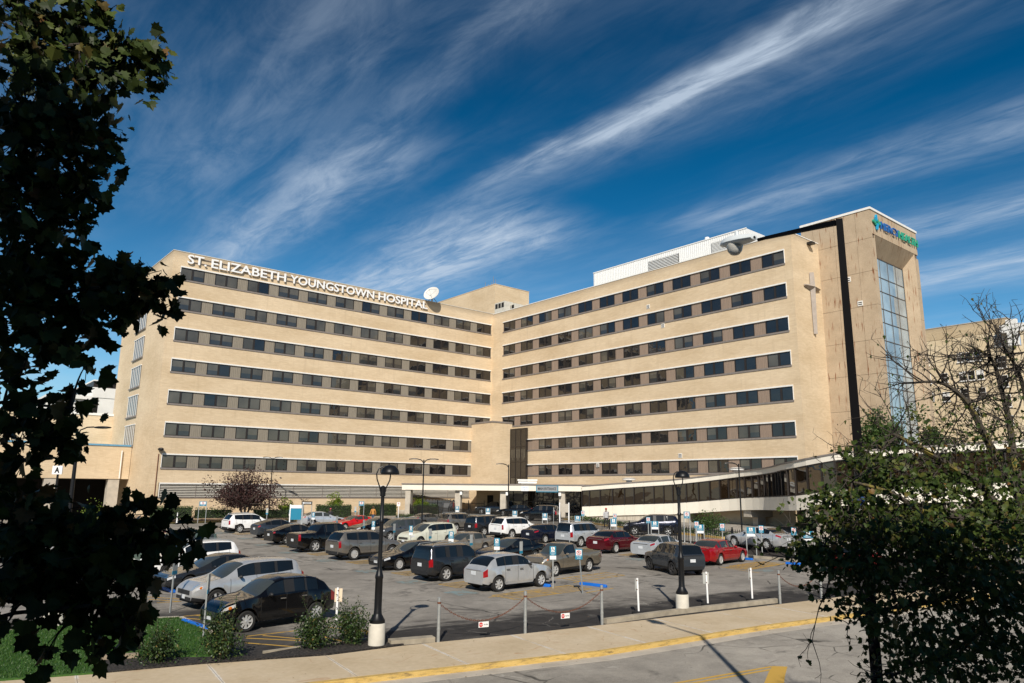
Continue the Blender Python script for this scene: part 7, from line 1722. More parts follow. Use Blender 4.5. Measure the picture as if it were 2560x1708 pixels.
LEAF5 = [(0, 0), (0.22, 0.12), (0.40, 0.36), (0.24, 0.46), (0.22, 0.70), (0.0, 1.0), (-0.22, 0.70), (-0.24, 0.46), (-0.40, 0.36), (-0.22, 0.12)]
OVAL = [(0, 0), (0.26, 0.25), (0.30, 0.55), (0.0, 1.0), (-0.30, 0.55), (-0.26, 0.25)]
def add_leaf(mb, p, d, n, size, shape, rr, mi=0, fold=0.25):
    """leaf from p growing along d, facing n, folded along the midrib"""
    d = d.normalized(); s = d.cross(n)
    if s.length < 1e-4: s = d.orthogonal()
    s.normalize(); n = s.cross(d)
    curl = rr.uniform(-0.25, 0.35); vs = []
    for x, y in shape: vs.append(p + s * (x * size) + d * (y * size) + n * (abs(x) * fold * size - curl * size * y * y))
    k = len(vs); c = p + d * (0.42 * size) - n * (curl * size * 0.17); vs.append(c)
    mb.add(vs, [(i, (i + 1) % k, k) for i in range(k)], mi)
def rvec(rr): 
    while True:
        v = Vector((rr.uniform(-1, 1), rr.uniform(-1, 1), rr.uniform(-1, 1)))
        if 0.05 < v.length < 1: return v.normalized()
def branch(mb, p, d, L, r0, r1, rr, wob=0.15, n=5, up=0.0, mi=0, sides=6):
    pts = [Vector(p)]; d = d.normalized()
    for i in range(n): d = (d + rvec(rr) * wob + Vector((0, 0, up))).normalized(); pts.append(pts[-1] + d * (L / n))
    mb.tube(pts, [r0 + (r1 - r0) * i / n for i in range(n + 1)], sides, mi); return pts, d
# ---- near maple on the left: a crown hanging into view from a trunk outside the frame
rr = random.Random(11)
M['maple_shaded'] = leaf_mat('maple_leaf', [(0.0, (0.020, 0.032, 0.008)), (0.5, (0.030, 0.048, 0.010)), (0.8, (0.060, 0.085, 0.016)), (0.95, (0.09, 0.10, 0.022)), (1.0, (0.15, 0.07, 0.03))], 0.55, 0.12, 1, 0.2)  # leaf colours lowered to stand in for the crown's deep shade
M['bark_dark'] = bark_mat('maple_bark', (0.018, 0.014, 0.011), (0.05, 0.04, 0.032))
M['bark_lichen'] = bark_mat('lichen_bark', (0.032, 0.027, 0.021), (0.085, 0.07, 0.052), True)
TL = Vector((-6.4, 4.2, zg(4)))
mt = thing('maple_tree', 'maple with shade darkened leaves hanging over the left side of the view', 'tree', TL)
tr = MB(); lf = MB(); tw = MB()
tr.tube([(0, 0, -0.3), (0.05, 0, 2.0), (0.2, 0.05, 4.5), (0.1, 0.0, 7.0), (0.3, 0.1, 9.5)], [0.26, 0.2, 0.17, 0.13, 0.05], 12)
# boughs: start height on the trunk -> list of photo targets (px, py, distance) their tips reach
BOUGHS = [  # (tip px, tip py, distance, leaves, spread)
 (40, 30, 4.4, 36, .22), (110, 25, 4.5, 40, .22), (180, 30, 4.55, 40, .2), (245, 30, 4.6, 30, .15), (130, 90, 4.5, 45, .22), (60, 100, 4.3, 45, .22), (200, 110, 4.6, 45, .2), (265, 145, 4.7, 45, .17), (320, 130, 4.75, 42, .14), (370, 130, 4.8, 30, .10), (385, 165, 4.8, 20, .08), (340, 205, 4.75, 28, .11),
 (40, 180, 4.2, 50, .24), (120, 180, 4.4, 50, .22), (200, 200, 4.5, 50, .2), (255, 225, 4.6, 38, .15), (50, 270, 4.1, 55, .24), (130, 270, 4.3, 55, .22), (205, 290, 4.4, 45, .18), (260, 320, 4.45, 32, .12), (40, 360, 4.1, 55, .24), (120, 360, 4.2, 55, .22), (195, 375, 4.3, 48, .17), (255, 385, 4.35, 22, .1),
 (40, 450, 4.1, 50, .22), (110, 450, 4.2, 48, .2), (180, 450, 4.25, 45, .16), (225, 480, 4.3, 28, .11), (30, 540, 4.1, 40, .2), (100, 570, 4.2, 30, .17), (165, 540, 4.25, 36, .14), (195, 600, 4.3, 14, .09), (30, 630, 4.1, 44, .22), (100, 650, 4.2, 44, .2), (165, 650, 4.25, 30, .14),
 (40, 720, 4.1, 55, .22), (115, 720, 4.2, 52, .2), (190, 720, 4.25, 42, .16), (250, 715, 4.3, 30, .13), (305, 700, 4.3, 30, .12), (350, 690, 4.35, 22, .1), (395, 715, 4.4, 26, .09), (412, 770, 4.4, 14, .07), (345, 760, 4.35, 16, .1), (260, 780, 4.3, 28, .14), (195, 790, 4.25, 36, .16), (120, 800, 4.15, 40, .18), (40, 800, 4.1, 48, .2), (230, 850, 4.25, 14, .09), (150, 860, 4.2, 22, .13), (70, 880, 4.1, 28, .17), (225, 905, 4.25, 6, .06), (30, 950, 4.0, 26, .16), (190, 975, 4.2, 8, .08),
 (25, 1050, 4.0, 34, .18), (90, 1045, 4.1, 26, .13), (150, 1055, 4.15, 22, .12), (195, 1090, 4.2, 13, .08), (100, 1100, 4.1, 12, .09), (15, 1140, 4.0, 36, .14), (20, 1195, 4.05, 22, .12), (15, 1245, 4.0, 34, .15),
 (60, 1300, 3.95, 44, .2), (130, 1310, 4.0, 34, .17), (200, 1335, 4.0, 32, .14), (260, 1325, 4.05, 30, .13), (330, 1285, 4.1, 22, .10), (385, 1270, 4.15, 12, .06), (330, 1320, 4.1, 36, .14), (395, 1335, 4.15, 20, .1), (450, 1338, 4.2, 12, .07), (490, 1345, 4.25, 9, .05),
 (470, 1398, 4.25, 4, .04), (50, 1390, 3.9, 48, .2), (130, 1400, 3.95, 46, .18), (210, 1400, 4.0, 44, .17), (285, 1400, 4.0, 40, .15), (345, 1400, 4.05, 28, .12), (350, 1450, 4.1, 18, .09), (40, 1470, 3.85, 40, .18), (120, 1470, 3.9, 34, .15), (200, 1460, 3.95, 30, .14), (280, 1480, 4.0, 40, .15), (345, 1510, 4.05, 26, .11),
 (90, 1535, 3.85, 14, .1), (230, 1520, 3.95, 18, .11), (300, 1550, 4.0, 26, .13), (350, 1560, 4.05, 10, .08), (270, 1600, 3.95, 13, .09), (320, 1605, 4.0, 9, .07), (190, 1615, 3.9, 10, .09), (130, 1625, 3.85, 6, .07), (110, 1662, 3.8, 4, .05), (5, 1570, 3.7, 8, .08), (2, 1450, 3.7, 26, .14)]
LIMB_PTS = []
for z0, tg in ((7.2, ((60, 120, 4.4), (200, 130, 4.6), (330, 140, 4.75))), (6.4, ((60, 300, 4.2), (200, 320, 4.4))), (5.8, ((40, 500, 4.1), (160, 500, 4.25))), (5.2, ((60, 740, 4.1), (250, 735, 4.3), (385, 735, 4.4))), (4.6, ((10, 1010, 4.0), (140, 1070, 4.15))), (3.9, ((20, 1400, 3.85), (190, 1410, 4.0), (330, 1385, 4.1), (430, 1345, 4.2))), (3.4, ((30, 1535, 3.8), (200, 1545, 3.95), (310, 1565, 4.0)))):
    P_ = [Vector((0.1, 0, z0))] + [at(*q) - TL for q in tg]; L_ = spline(P_, 0.18); n_ = len(L_) - 1
    tw.tube([p + rvec(rr) * 0.012 for p in L_], [0.04 * (1 - i / n_) + 0.006 for i in range(n_ + 1)], 6); LIMB_PTS += L_[n_ // 3:]
for bi, (px, py, D, cnt, sp) in enumerate(BOUGHS):
    if py > 1230: px -= 24 if 230 < px < 440 else (14 if px > 440 else 0); cnt = cnt * (0.85 if py < 1540 else 0.5)
    tip = at(px, py, D) - TL
    st = min(LIMB_PTS, key=lambda q: (q - tip).length); mid = (st + tip) / 2 + Vector((0, 0, 0.05)) + rvec(rr) * 0.05
    pts = [st * (1 - t) ** 2 + mid * 2 * t * (1 - t) + tip * t * t for t in [k / 7 for k in range(8)]]
    k_ = 0.5
    tw.tube(pts, [r_ * k_ for r_ in (0.02, 0.016, 0.012, 0.010, 0.008, 0.006, 0.005, 0.003)], 5)
    for q_ in pts[2:6]:
        for _ in range(1): add_leaf(lf, q_ + rvec(rr) * 0.14, Vector((rr.uniform(-.7, .7), rr.uniform(-.5, .5), rr.uniform(-1, .1))), (rvec(rr) + Vector((0, -.5, .5))).normalized(), rr.uniform(.07, .11), MAPLE, rr)
    for k in range(int(cnt * (1.0 if 760 < py < 1240 else 1.3))):
        off = Vector((rr.gauss(0, 1) * sp, rr.gauss(0, 1) * sp * 0.8, rr.gauss(0, 1) * sp * 0.72)) * 0.55
        c = tip + off
        if rr.random() < 0.25: c = pts[rr.randint(4, 7)] + rvec(rr) * 0.16
        d = (Vector((rr.uniform(-0.6, 0.8), rr.uniform(-0.6, 0.6), rr.uniform(-1.1, 0.15)))).normalized(); n = (rvec(rr) + Vector((0, -0.5, 0.5))).normalized()
        add_leaf(lf, c, d, n, rr.choice((0.045, 0.06, 0.078, 0.092)) * rr.uniform(0.85, 1.15), MAPLE, rr)
        if k % 4 == 0: tw.tube([pts[rr.randint(4, 7)], c + Vector((0, 0, 0.02)), c], [0.003, 0.0025, 0.0015], 3, cap=False)
tr.build('trunk', M['bark_dark'], mt, 50); tw.build('boughs', M['bark_dark'], mt, 50); lf.build('crown', M['maple_shaded'], mt)

# ---- near maple on the right, half bare at the top
rr = random.Random(5)
M['maple_green'] = leaf_mat('autumn_maple_leaf', [(0.0, (0.030, 0.055, 0.012)), (0.45, (0.050, 0.080, 0.016)), (0.8, (0.075, 0.10, 0.02)), (0.965, (0.12, 0.12, 0.028)), (1.0, (0.20, 0.10, 0.03))], 0.5, 0.15, 1, 0.25)
TR = Vector((7.9, 10.2, zg(10)))
rt = thing('maple_tree', 'green and yellowing maple with bare upper twigs at the right edge', 'tree', TR)
tr, lf, tw = MB(), MB(), MB()
tr.tube([(0, 0, -0.3), (0.0, 0, 1.6), (-0.1, 0.0, 2.8)], [0.34, 0.28, 0.24], 12)
def limb(pxs, r0, r1, wob=0.0):
    P = [Vector((-0.1, 0, 2.6))] + [at(x, y, D) - TR for x, y, D in pxs]
    n = len(P) - 1; pts = []
    for i in range(n):
        a, b = P[max(i - 1, 0)], P[i]; c, d = P[i + 1], P[min(i + 2, n)]
        for k in range(4):
            t = k / 4; pts.append(0.5 * ((2 * b) + (c - a) * t + (2 * a - 5 * b + 4 * c - d) * t * t + (3 * b - a - 3 * c + d) * t ** 3) + rvec(rr) * wob)
    pts.append(P[-1]); m = len(pts) - 1
    tr.tube(pts, [r0 + (r1 - r0) * (i / m) ** 0.7 for i in range(m + 1)], 7); return pts
def twigs(pts, n, L, lo=0.3, r=0.012, dirb=Vector((0, 0, 0.35)), sub=2):
    out = []
    for _ in range(n):
        k = rr.randint(int(lo * (len(pts) - 1)), len(pts) - 1); d = (rvec(rr) + dirb).normalized()
        q, dd = branch(tw, pts[k], d, L * rr.uniform(0.5, 1.1), r, r * 0.35, rr, 0.22, 5, 0.02, 0, 5); out.append(q)
        for s in range(sub):
            a = q[rr.randint(2, 5)]; q2, _d = branch(tw, a, (dd + rvec(rr) * 0.9).normalized(), L * rr.uniform(0.25, 0.5), r * 0.5, r * 0.2, rr, 0.25, 4, 0.02, 0, 4); out.append(q2)
            for s2 in range(2):
                a = q2[rr.randint(1, 4)]; branch(tw, a, rvec(rr), L * rr.uniform(0.08, 0.2), r * 0.28, r * 0.15, rr, 0.2, 3, 0, 0, 3)
    return out
A1 = limb([(2545, 1240, 10.2), (2470, 1105, 10.0), (2420, 1010, 9.9), (2360, 960, 9.8), (2300, 955, 9.7)], 0.085, 0.014)
A2 = limb([(2560, 1230, 10.3), (2525, 1060, 10.4), (2500, 960, 10.4), (2480, 900, 10.3), (2440, 870, 10.2)], 0.075, 0.012)
A3 = limb([(2600, 1120, 10.6), (2555, 955, 10.5), (2530, 900, 10.3), (2515, 885, 10.2)], 0.06, 0.012)
A4 = limb([(2480, 1250, 9.6), (2380, 1170, 9.2), (2300, 1120, 9.0), (2230, 1085, 8.9)], 0.08, 0.02)
A5 = limb([(2440, 1330, 9.4), (2330, 1290, 8.9), (2220, 1230, 8.7), (2110, 1200, 8.6)], 0.075, 0.012)
A6 = limb([(2440, 1400, 9.4), (2300, 1400, 8.8), (2150, 1400, 8.5), (2020, 1400, 8.4)], 0.07, 0.012)
A7 = limb([(2470, 1470, 9.2), (2350, 1500, 8.6), (2230, 1520, 8.2), (2140, 1530, 8.0)], 0.06, 0.012)
A8 = limb([(2520, 1530, 9.0), (2430, 1600, 8.4), (2320, 1650, 8.0), (2230, 1690, 7.9)], 0.055, 0.012)
B1 = limb([(2540, 1350, 10.0), (2420, 1240, 9.8), (2300, 1190, 9.6), (2190, 1110, 9.5)], 0.06, 0.012)
bare = []
for A in (A1, A2, A3): bare += twigs(A, 34, 0.85, 0.3, 0.011, Vector((-0.3, 0, 0.3)), 5)
for A in (A4, B1): bare += twigs(A, 26, 0.75, 0.25, 0.009, Vector((-0.3, 0, 0.25)), 4)
leafy = []
for A in (A5, A6, A7, A8): leafy += twigs(A, 30, 0.9 if A in (A5, A6) else 0.55, 0.3, 0.010, Vector((-0.3 if A in (A5, A6) else 0.1, -0.1, 0.08)), 4)
def leaf_cloud(px, py, D, sx, sy, sd, n, size=(0.07, 0.125)):
    c = at(px, py, D) - TR
    for _ in range(n):
        p = c + Vector((rr.gauss(0, 1) * sx, rr.gauss(0, 1) * sd, rr.gauss(0, 1) * sy))
        d = (Vector((rr.uniform(-0.7, 0.5), rr.uniform(-0.6, 0.6), rr.uniform(-1.0, 0.2)))).normalized(); nn = (rvec(rr) + Vector((0, -0.45, 0.55))).normalized()
        add_leaf(lf, p, d, nn, rr.uniform(*size), MAPLE if rr.random() < 0.6 else LEAF5, rr)
for px, py, D, sx, sy, sd, n in (
  (2140, 1125, 8.9, .09, .06, .2, 50), (2160, 1165, 8.9, .13, .07, .25, 75), (2190, 1200, 8.9, .2, .09, .3, 120), (2280, 1185, 9.1, .25, .07, .35, 110), (2380, 1195, 9.4, .28, .08, .35, 90), (2480, 1190, 9.7, .28, .1, .35, 70), (2540, 1170, 9.9, .2, .12, .35, 60),
  (2068, 1237, 8.6, .07, .05, .12, 48), (2055, 1285, 8.6, .10, .06, .25, 70), (2105, 1262, 8.6, .14, .08, .3, 110), (2160, 1240, 8.7, .2, .11, .35, 170), (2250, 1235, 8.9, .27, .11, .4, 230), (2350, 1240, 9.2, .28, .12, .4, 230), (2450, 1245, 9.4, .28, .13, .4, 210), (2535, 1250, 9.6, .2, .14, .4, 170),
  (2070, 1325, 8.5, .13, .07, .28, 100), (2140, 1305, 8.6, .2, .1, .35, 190), (2240, 1300, 8.8, .27, .11, .4, 260), (2340, 1310, 9.0, .28, .12, .4, 280), (2440, 1315, 9.2, .28, .13, .4, 280), (2530, 1320, 9.4, .2, .14, .4, 210),
  (2018, 1405, 8.4, .07, .05, .18, 60), (2050, 1375, 8.5, .13, .07, .25, 105), (2075, 1410, 8.4, .12, .08, .25, 100), (2140, 1370, 8.5, .2, .11, .35, 230), (2230, 1375, 8.6, .25, .12, .4, 300), (2330, 1380, 8.8, .28, .13, .4, 340), (2430, 1390, 9.0, .28, .14, .4, 360), (2530, 1395, 9.1, .22, .15, .4, 280),
  (2085, 1465, 8.2, .11, .06, .25, 80), (2140, 1450, 8.3, .17, .1, .3, 170), (2220, 1455, 8.3, .24, .12, .35, 270), (2320, 1460, 8.5, .27, .13, .4, 330), (2420, 1470, 8.6, .28, .14, .4, 360), (2520, 1480, 8.7, .24, .15, .4, 320),
  (2095, 1510, 8.1, .07, .04, .15, 34), (2125, 1540, 8.0, .07, .05, .15, 34), (2170, 1520, 8.0, .14, .08, .25, 110), (2240, 1530, 8.0, .22, .12, .3, 210), (2330, 1540, 8.1, .26, .13, .35, 260), (2430, 1555, 8.2, .27, .14, .35, 270), (2525, 1570, 8.3, .22, .14, .35, 240),
  (2265, 1610, 7.8, .14, .11, .3, 130), (2350, 1625, 7.9, .25, .12, .3, 170), (2450, 1640, 7.9, .25, .12, .3, 140), (2535, 1650, 8.0, .2, .12, .3, 110), (2255, 1685, 7.7, .09, .06, .2, 40), (2310, 1690, 7.8, .2, .08, .25, 80), (2420, 1700, 7.8, .22, .07, .25, 60)):
    leaf_cloud(px + rr.uniform(-14, 26), py + rr.uniform(-20, 20), D, sx * rr.uniform(0.8, 1.25), sy * rr.uniform(0.9, 1.4), sd * 1.3, int(n * rr.choice((0.5, 1.1, 1.6, 2.1))), (0.020, 0.085))
for px, py, D, n in ((2210, 1130, 9.0, 60), (2290, 1100, 9.2, 90), (2370, 1090, 9.5, 110), (2450, 1080, 9.9, 120), (2530, 1080, 10.1, 130), (2330, 1140, 9.3, 120), (2430, 1140, 9.6, 140), (2530, 1135, 9.8, 150), (2400, 1020, 9.8, 45), (2500, 1010, 10.2, 60), (2545, 960, 10.3, 40)):
    leaf_cloud(px, py, D, .26, .16, .4, n, (0.020, 0.06))
for q in leafy:
    for p in q[2:]:
        if rr.random() < 0.5: add_leaf(lf, p, rvec(rr), rvec(rr), rr.uniform(.04, .07), MAPLE, rr)
for q in bare:
    for p in q[2:]:
        if rr.random() < 0.14: add_leaf(lf, p, Vector((rr.uniform(-.5, .5), 0, -1)), rvec(rr), rr.uniform(.03, .06), LEAF5, rr)
tr.build('trunk', M['bark_lichen'], rt, 50); tw.build('boughs', mat('twig_bark', (0.05, 0.04, 0.033), 0.9, var=0.3, scale=3), rt, 50); lf.build('crown', M['maple_green'], rt)

# ---- generic leafy crown
def crown(mb, rr, c, rad, n, size, shape=OVAL, hollow=0.35, clumps=None, squash=1.0):
    cl = clumps or [(Vector(c), rad)]
    for _ in range(n):
        cc, r = rr.choice(cl); v = rvec(rr); k = (hollow + (1 - hollow) * rr.random()) ** 0.5
        p = cc + Vector((v.x * r, v.y * r, v.z * r * squash)) * k; d = (v + rvec(rr) * 0.8).normalized(); add_leaf(mb, p, d, (rvec(rr) + v * 0.5 + Vector((0, 0, .4))).normalized(), size * rr.uniform(0.7, 1.25), shape, rr)
# ---- rose bushes on the mulch bed
M['rose_leaf'] = leaf_mat('rose_leaf', [(0.0, (0.014, 0.032, 0.010)), (0.5, (0.028, 0.058, 0.014)), (0.85, (0.055, 0.095, 0.022)), (0.97, (0.10, 0.12, 0.03)), (1.0, (0.22, 0.13, 0.03))], 0.42, 0.1)
M['stem'] = mat('green_stem', (0.06, 0.065, 0.03), 0.8, var=0.3)
RG = 'rose bushes along the mulch bed'
for i, (p, w, h, l) in enumerate(((zD(1005, 1432), 0.72, 1.0, 'low round rose bush at the end of the mulch bed by the lawn'), (zD(1425, 1412), 0.70, 1.3, 'rose bush with long shoots in front of the black retro hatchback nose'), (zA(1010, 1495), 0.62, 1.25, 'narrow rose bush with tall shoots by the rear wheel of the black hatchback'), (zA(1320, 1455), 0.66, 1.25, 'rose bush with wispy shoots just left of the ornamental lamp post'))):
    rr = random.Random(40 + i); b = ground_at(p, 0.05); t = thing('rose_bush', l, 'bush', b, rr.uniform(0, 6), RG); st, lf = MB(), MB(); cl = []
    for k in range(16):
        a = rr.uniform(0, 6.28); tilt = rr.uniform(0.1, 0.75); L = h * rr.uniform(0.5, 0.85); q, d = branch(st, (rr.uniform(-.1, .1), rr.uniform(-.1, .1), 0), Vector((math.cos(a) * tilt, math.sin(a) * tilt, 1)), L, 0.012, 0.005, rr, 0.14, 6, 0.02); cl += [(v, 0.20 * w / 0.65) for v in q[2:]]
    crown(lf, rr, (0, 0, 0), 0.3, 1700, 0.072, OVAL, 0.1, cl)
    for k in range(520):                                            # low skirt of leaves
        a = rr.uniform(0, 6.28); r = w * rr.uniform(0.3, 1.0); add_leaf(lf, Vector((math.cos(a) * r, math.sin(a) * r, rr.uniform(0.03, 0.5) * h)), rvec(rr), (rvec(rr) + Vector((0, 0, 1))).normalized(), rr.uniform(.05, .085), OVAL, rr)
    for k in range(5 if i else 3):
        a = rr.uniform(0, 6.28); q, d = branch(st, (0, 0, h * 0.45), Vector((math.cos(a) * 0.5, math.sin(a) * 0.5, 1)), h * rr.uniform(0.55, 0.85), 0.009, 0.003, rr, 0.1, 8, 0.03)
        for v in q[2:]:
            for _ in range(5): add_leaf(lf, v + rvec(rr) * 0.04, rvec(rr), rvec(rr), rr.uniform(.035, .06), OVAL, rr)
    st.build('stems', M['stem'], t, 50); lf.build('foliage', M['rose_leaf'], t)
# ---- clipped hedges
M['hedge'] = leaf_mat('hedge_leaf', [(0.0, (0.018, 0.040, 0.010)), (0.5, (0.035, 0.070, 0.014)), (1.0, (0.075, 0.12, 0.022))], 0.5, 0.1)
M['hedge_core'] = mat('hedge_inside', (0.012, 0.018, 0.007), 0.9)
def hedge(label, a, b, y, w, h, loose=0.0, name='clipped_hedge', off=0.52, rrs=0, mat_=None, z=None):
    """a,b: photo x of its two ends; y: photo y of its foot"""
    rr = random.Random(60 + rrs); A = ground_at((a[0], a[1]), off); B = ground_at((b[0], b[1]), off); d = B - A; L = Vector((d.x, d.y, 0)).length; t = thing(name, label, 'hedge', (A + B) / 2, math.atan2(d.y, d.x), 'hedges along the hospital wall')
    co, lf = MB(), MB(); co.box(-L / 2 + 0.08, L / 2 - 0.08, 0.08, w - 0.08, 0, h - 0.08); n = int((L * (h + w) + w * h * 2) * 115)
    for _ in range(n):
        f = rr.random(); x = rr.uniform(-L / 2, L / 2); bu = 0.05 * mnoise.noise(Vector((x * 0.8, 1.0 + rrs, 0))) + loose * 0.22 * mnoise.noise(Vector((x * 1.3, rrs * 3.0, 1)))
        if f < 0.55: p = Vector((x, rr.uniform(-0.05, 0.06) - loose * rr.uniform(0, .25), rr.uniform(0.02, h + bu))); nn = Vector((0, -1, 0.3))
        elif f < 0.9: p = Vector((x, rr.uniform(0, w), h + bu + rr.uniform(-0.06, 0.04 + loose * 0.3))); nn = Vector((0, -0.2, 1))
        else: p = Vector((rr.choice((-L / 2, L / 2)) + rr.uniform(-0.04, 0.05), rr.uniform(0, w), rr.uniform(0, h))); nn = Vector((rr.uniform(-1, 1), -0.3, 0.2))
        add_leaf(lf, p, rvec(rr), (nn + rvec(rr) * 0.7).normalized(), rr.uniform(0.07, 0.13), OVAL, rr)
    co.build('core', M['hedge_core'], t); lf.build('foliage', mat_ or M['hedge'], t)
hedge('long clipped hedge at the left end of the hospital wall', z7(40, 755), z7(410, 752), 0, 0.9, 1.25, 0.1, rrs=1)
hedge('loose low hedge left of the purple leaved tree', z7(440, 748), z7(760, 742), 0, 0.9, 0.95, 0.5, rrs=2)
hedge('loose low hedge between the lamp and the directory board', z7(940, 745), z7(1280, 742), 0, 0.9, 0.95, 0.4, rrs=3)
hedge('clipped hedge behind the person in the red hood', z7(1490, 740), z7(1790, 737), 0, 1.0, 1.35, 0.1, rrs=4)
hedge('clipped hedge at the right, ending near the canopy', z7(1890, 730), z7(2185, 722), 0, 1.0, 1.35, 0.1, rrs=5)
hedge('small bright hedge beside the grey coupe', z5(75, 1285), z5(240, 1280), 0, 0.9, 0.75, 0.1, rrs=6, off=0.05)
hedge('dark hedge behind the fence left of the canopy columns', z5(270, 1205), z5(520, 1200), 0, 0.8, 1.2, 0.1, rrs=7, off=0.5)
# ---- small shrubs and ornamental trees
M['lime_leaf'] = leaf_mat('lime_leaf', [(0.0, (0.09, 0.15, 0.012)), (0.5, (0.16, 0.23, 0.02)), (1.0, (0.26, 0.31, 0.035))], 0.5, 0.2)
M['purple_leaf'] = leaf_mat('purple_leaf', [(0.0, (0.028, 0.012, 0.013)), (0.5, (0.055, 0.024, 0.022)), (1.0, (0.10, 0.05, 0.042))], 0.5, 0.15)
M['green_leaf'] = leaf_mat('green_leaf', [(0.0, (0.022, 0.052, 0.010)), (0.5, (0.042, 0.085, 0.016)), (1.0, (0.08, 0.13, 0.025))], 0.5, 0.2)
M['bark'] = bark_mat('brown_bark', (0.05, 0.036, 0.028), (0.12, 0.095, 0.075))
def small_tree(name, label, cat, base, stem_h, cz, rad, n, leaf, size, mleaf, squash=0.8, stems=1, group=None, seed=0, twig=12, lumps=7):
    rr = random.Random(seed); t = thing(name, label, cat, base, 0, group); tr, lf = MB(), MB(); cl = []
    for s in range(stems):
        a = 6.28 * s / max(1, stems) + rr.uniform(0, 1); q, d = branch(tr, (0.08 * math.cos(a), 0.08 * math.sin(a), -0.1), Vector((math.cos(a) * 0.25, math.sin(a) * 0.25, 1)) if stems > 1 else Vector((0.02, 0, 1)), stem_h, 0.035 * rad, 0.025 * rad, rr, 0.1, 5)
        for k in range(twig):
            v = rvec(rr); v.z = abs(v.z) * 0.8 + 0.05; q2, _ = branch(tr, q[-1 - (k % 2)], v, rad * rr.uniform(0.6, 1.15), 0.018 * rad, 0.005 * rad, rr, 0.2, 6, 0.03); cl += [(p, rad * 0.26) for p in q2[2:]]
    for k in range(lumps):
        v = rvec(rr); cl.append((Vector((v.x * rad * 0.6, v.y * rad * 0.6, cz + v.z * rad * squash * 0.55)), rad * 0.42))
    crown(lf, rr, (0, 0, 0), rad, n, size, leaf, 0.2, cl, squash)
    tr.build('trunk', M['bark'], t, 50); lf.build('crown', mleaf, t); return t
b = ground_at(z7(868, 748), 0.5)
small_tree('purple_tree', 'purple brown leaved ornamental tree with several stems before the louvres', 'tree', b, 1.7, 3.2, 3.75, 8000, OVAL, 0.19, M['purple_leaf'], 0.62, 4, None, 3, 18, 9)
b = ground_at(z7(1198, 740), 0.5); small_tree('lime_shrub', 'round lime green shrub on a short stem left of the directory board', 'shrub', b, 0.9, 1.75, 0.85, 2600, OVAL, 0.14, M['lime_leaf'], 0.7, 1, 'lime green topiary shrubs', 12)
b = ground_at(z7(1637, 735), 0.5); small_tree('lime_shrub', 'round lime green shrub above the hedge by the red hooded person', 'shrub', b, 1.3, 2.3, 0.9, 2600, OVAL, 0.14, M['lime_leaf'], 0.7, 1, 'lime green topiary shrubs', 13)
b = ground_at(z5(318, 1200), 0.4); small_tree('lime_shrub', 'round lime green shrub between the canopy columns', 'shrub', b, 1.2, 2.0, 1.0, 2600, OVAL, 0.14, M['lime_leaf'], 0.65, 1, 'lime green topiary shrubs', 14)
b = ground_at(z7(222, 745), 0.5); small_tree('sparse_tree', 'small sparse brownish tree against the brick left of the no parking sign', 'tree', b, 1.4, 2.1, 1.0, 700, OVAL, 0.13, leaf_mat('bronze_leaf', [(0, (0.06, 0.045, 0.02)), (1, (0.14, 0.10, 0.045))]), 0.8, 1, None, 15, 10)
b = ground_at(z7(1372, 772), 0.5); small_tree('bare_tree', 'thin bare young tree beside the one way sign', 'tree', b, 2.2, 3.6, 1.1, 30, OVAL, 0.06, M['purple_leaf'], 1.1, 1, None, 16, 14, 0)
bb = at(245, 1300, 66.0); small_tree('round_shrub', 'large round yellow green shrub by the annex opening', 'shrub', (bb.x, 66, zg(66)), 0.6, 1.9, 1.75, 3000, OVAL, 0.13, M['lime_leaf'], 0.85, 2, None, 17, 12)
bb = at(245, 1330, 62.5); small_tree('round_shrub', 'lower yellow green shrub partly behind the dark leaves', 'shrub', (bb.x, 62.5, zg(62)), 0.3, 0.8, 1.0, 1300, OVAL, 0.12, M['lime_leaf'], 0.8, 2, None, 18, 10)
b = ground_at(zC(965, 452), TER + 0.1); small_tree('round_shrub', 'low round green shrub in the planting beside the plinth end', 'shrub', b, 0.3, 0.95, 1.6, 2600, OVAL, 0.13, M['green_leaf'], 0.55, 3, None, 19, 10)
# green tree behind the walkway
bb = at(2278, 1240, 68.0)
small_tree('green_tree', 'bushy green tree rising behind the walkway at the tower foot', 'tree', (bb.x, 68, 1.0), 8.9, 10.7, 2.7, 9000, OVAL, 0.24, M['green_leaf'], 0.75, 2, None, 21, 14)
bb = at(2178, 1240, 66.5)
small_tree('green_tree', 'smaller green tree left of the bushy one behind the walkway', 'tree', (bb.x, 66.5, 1.0), 8.1, 9.5, 1.6, 3400, OVAL, 0.22, M['green_leaf'], 0.85, 1, None, 22, 12)
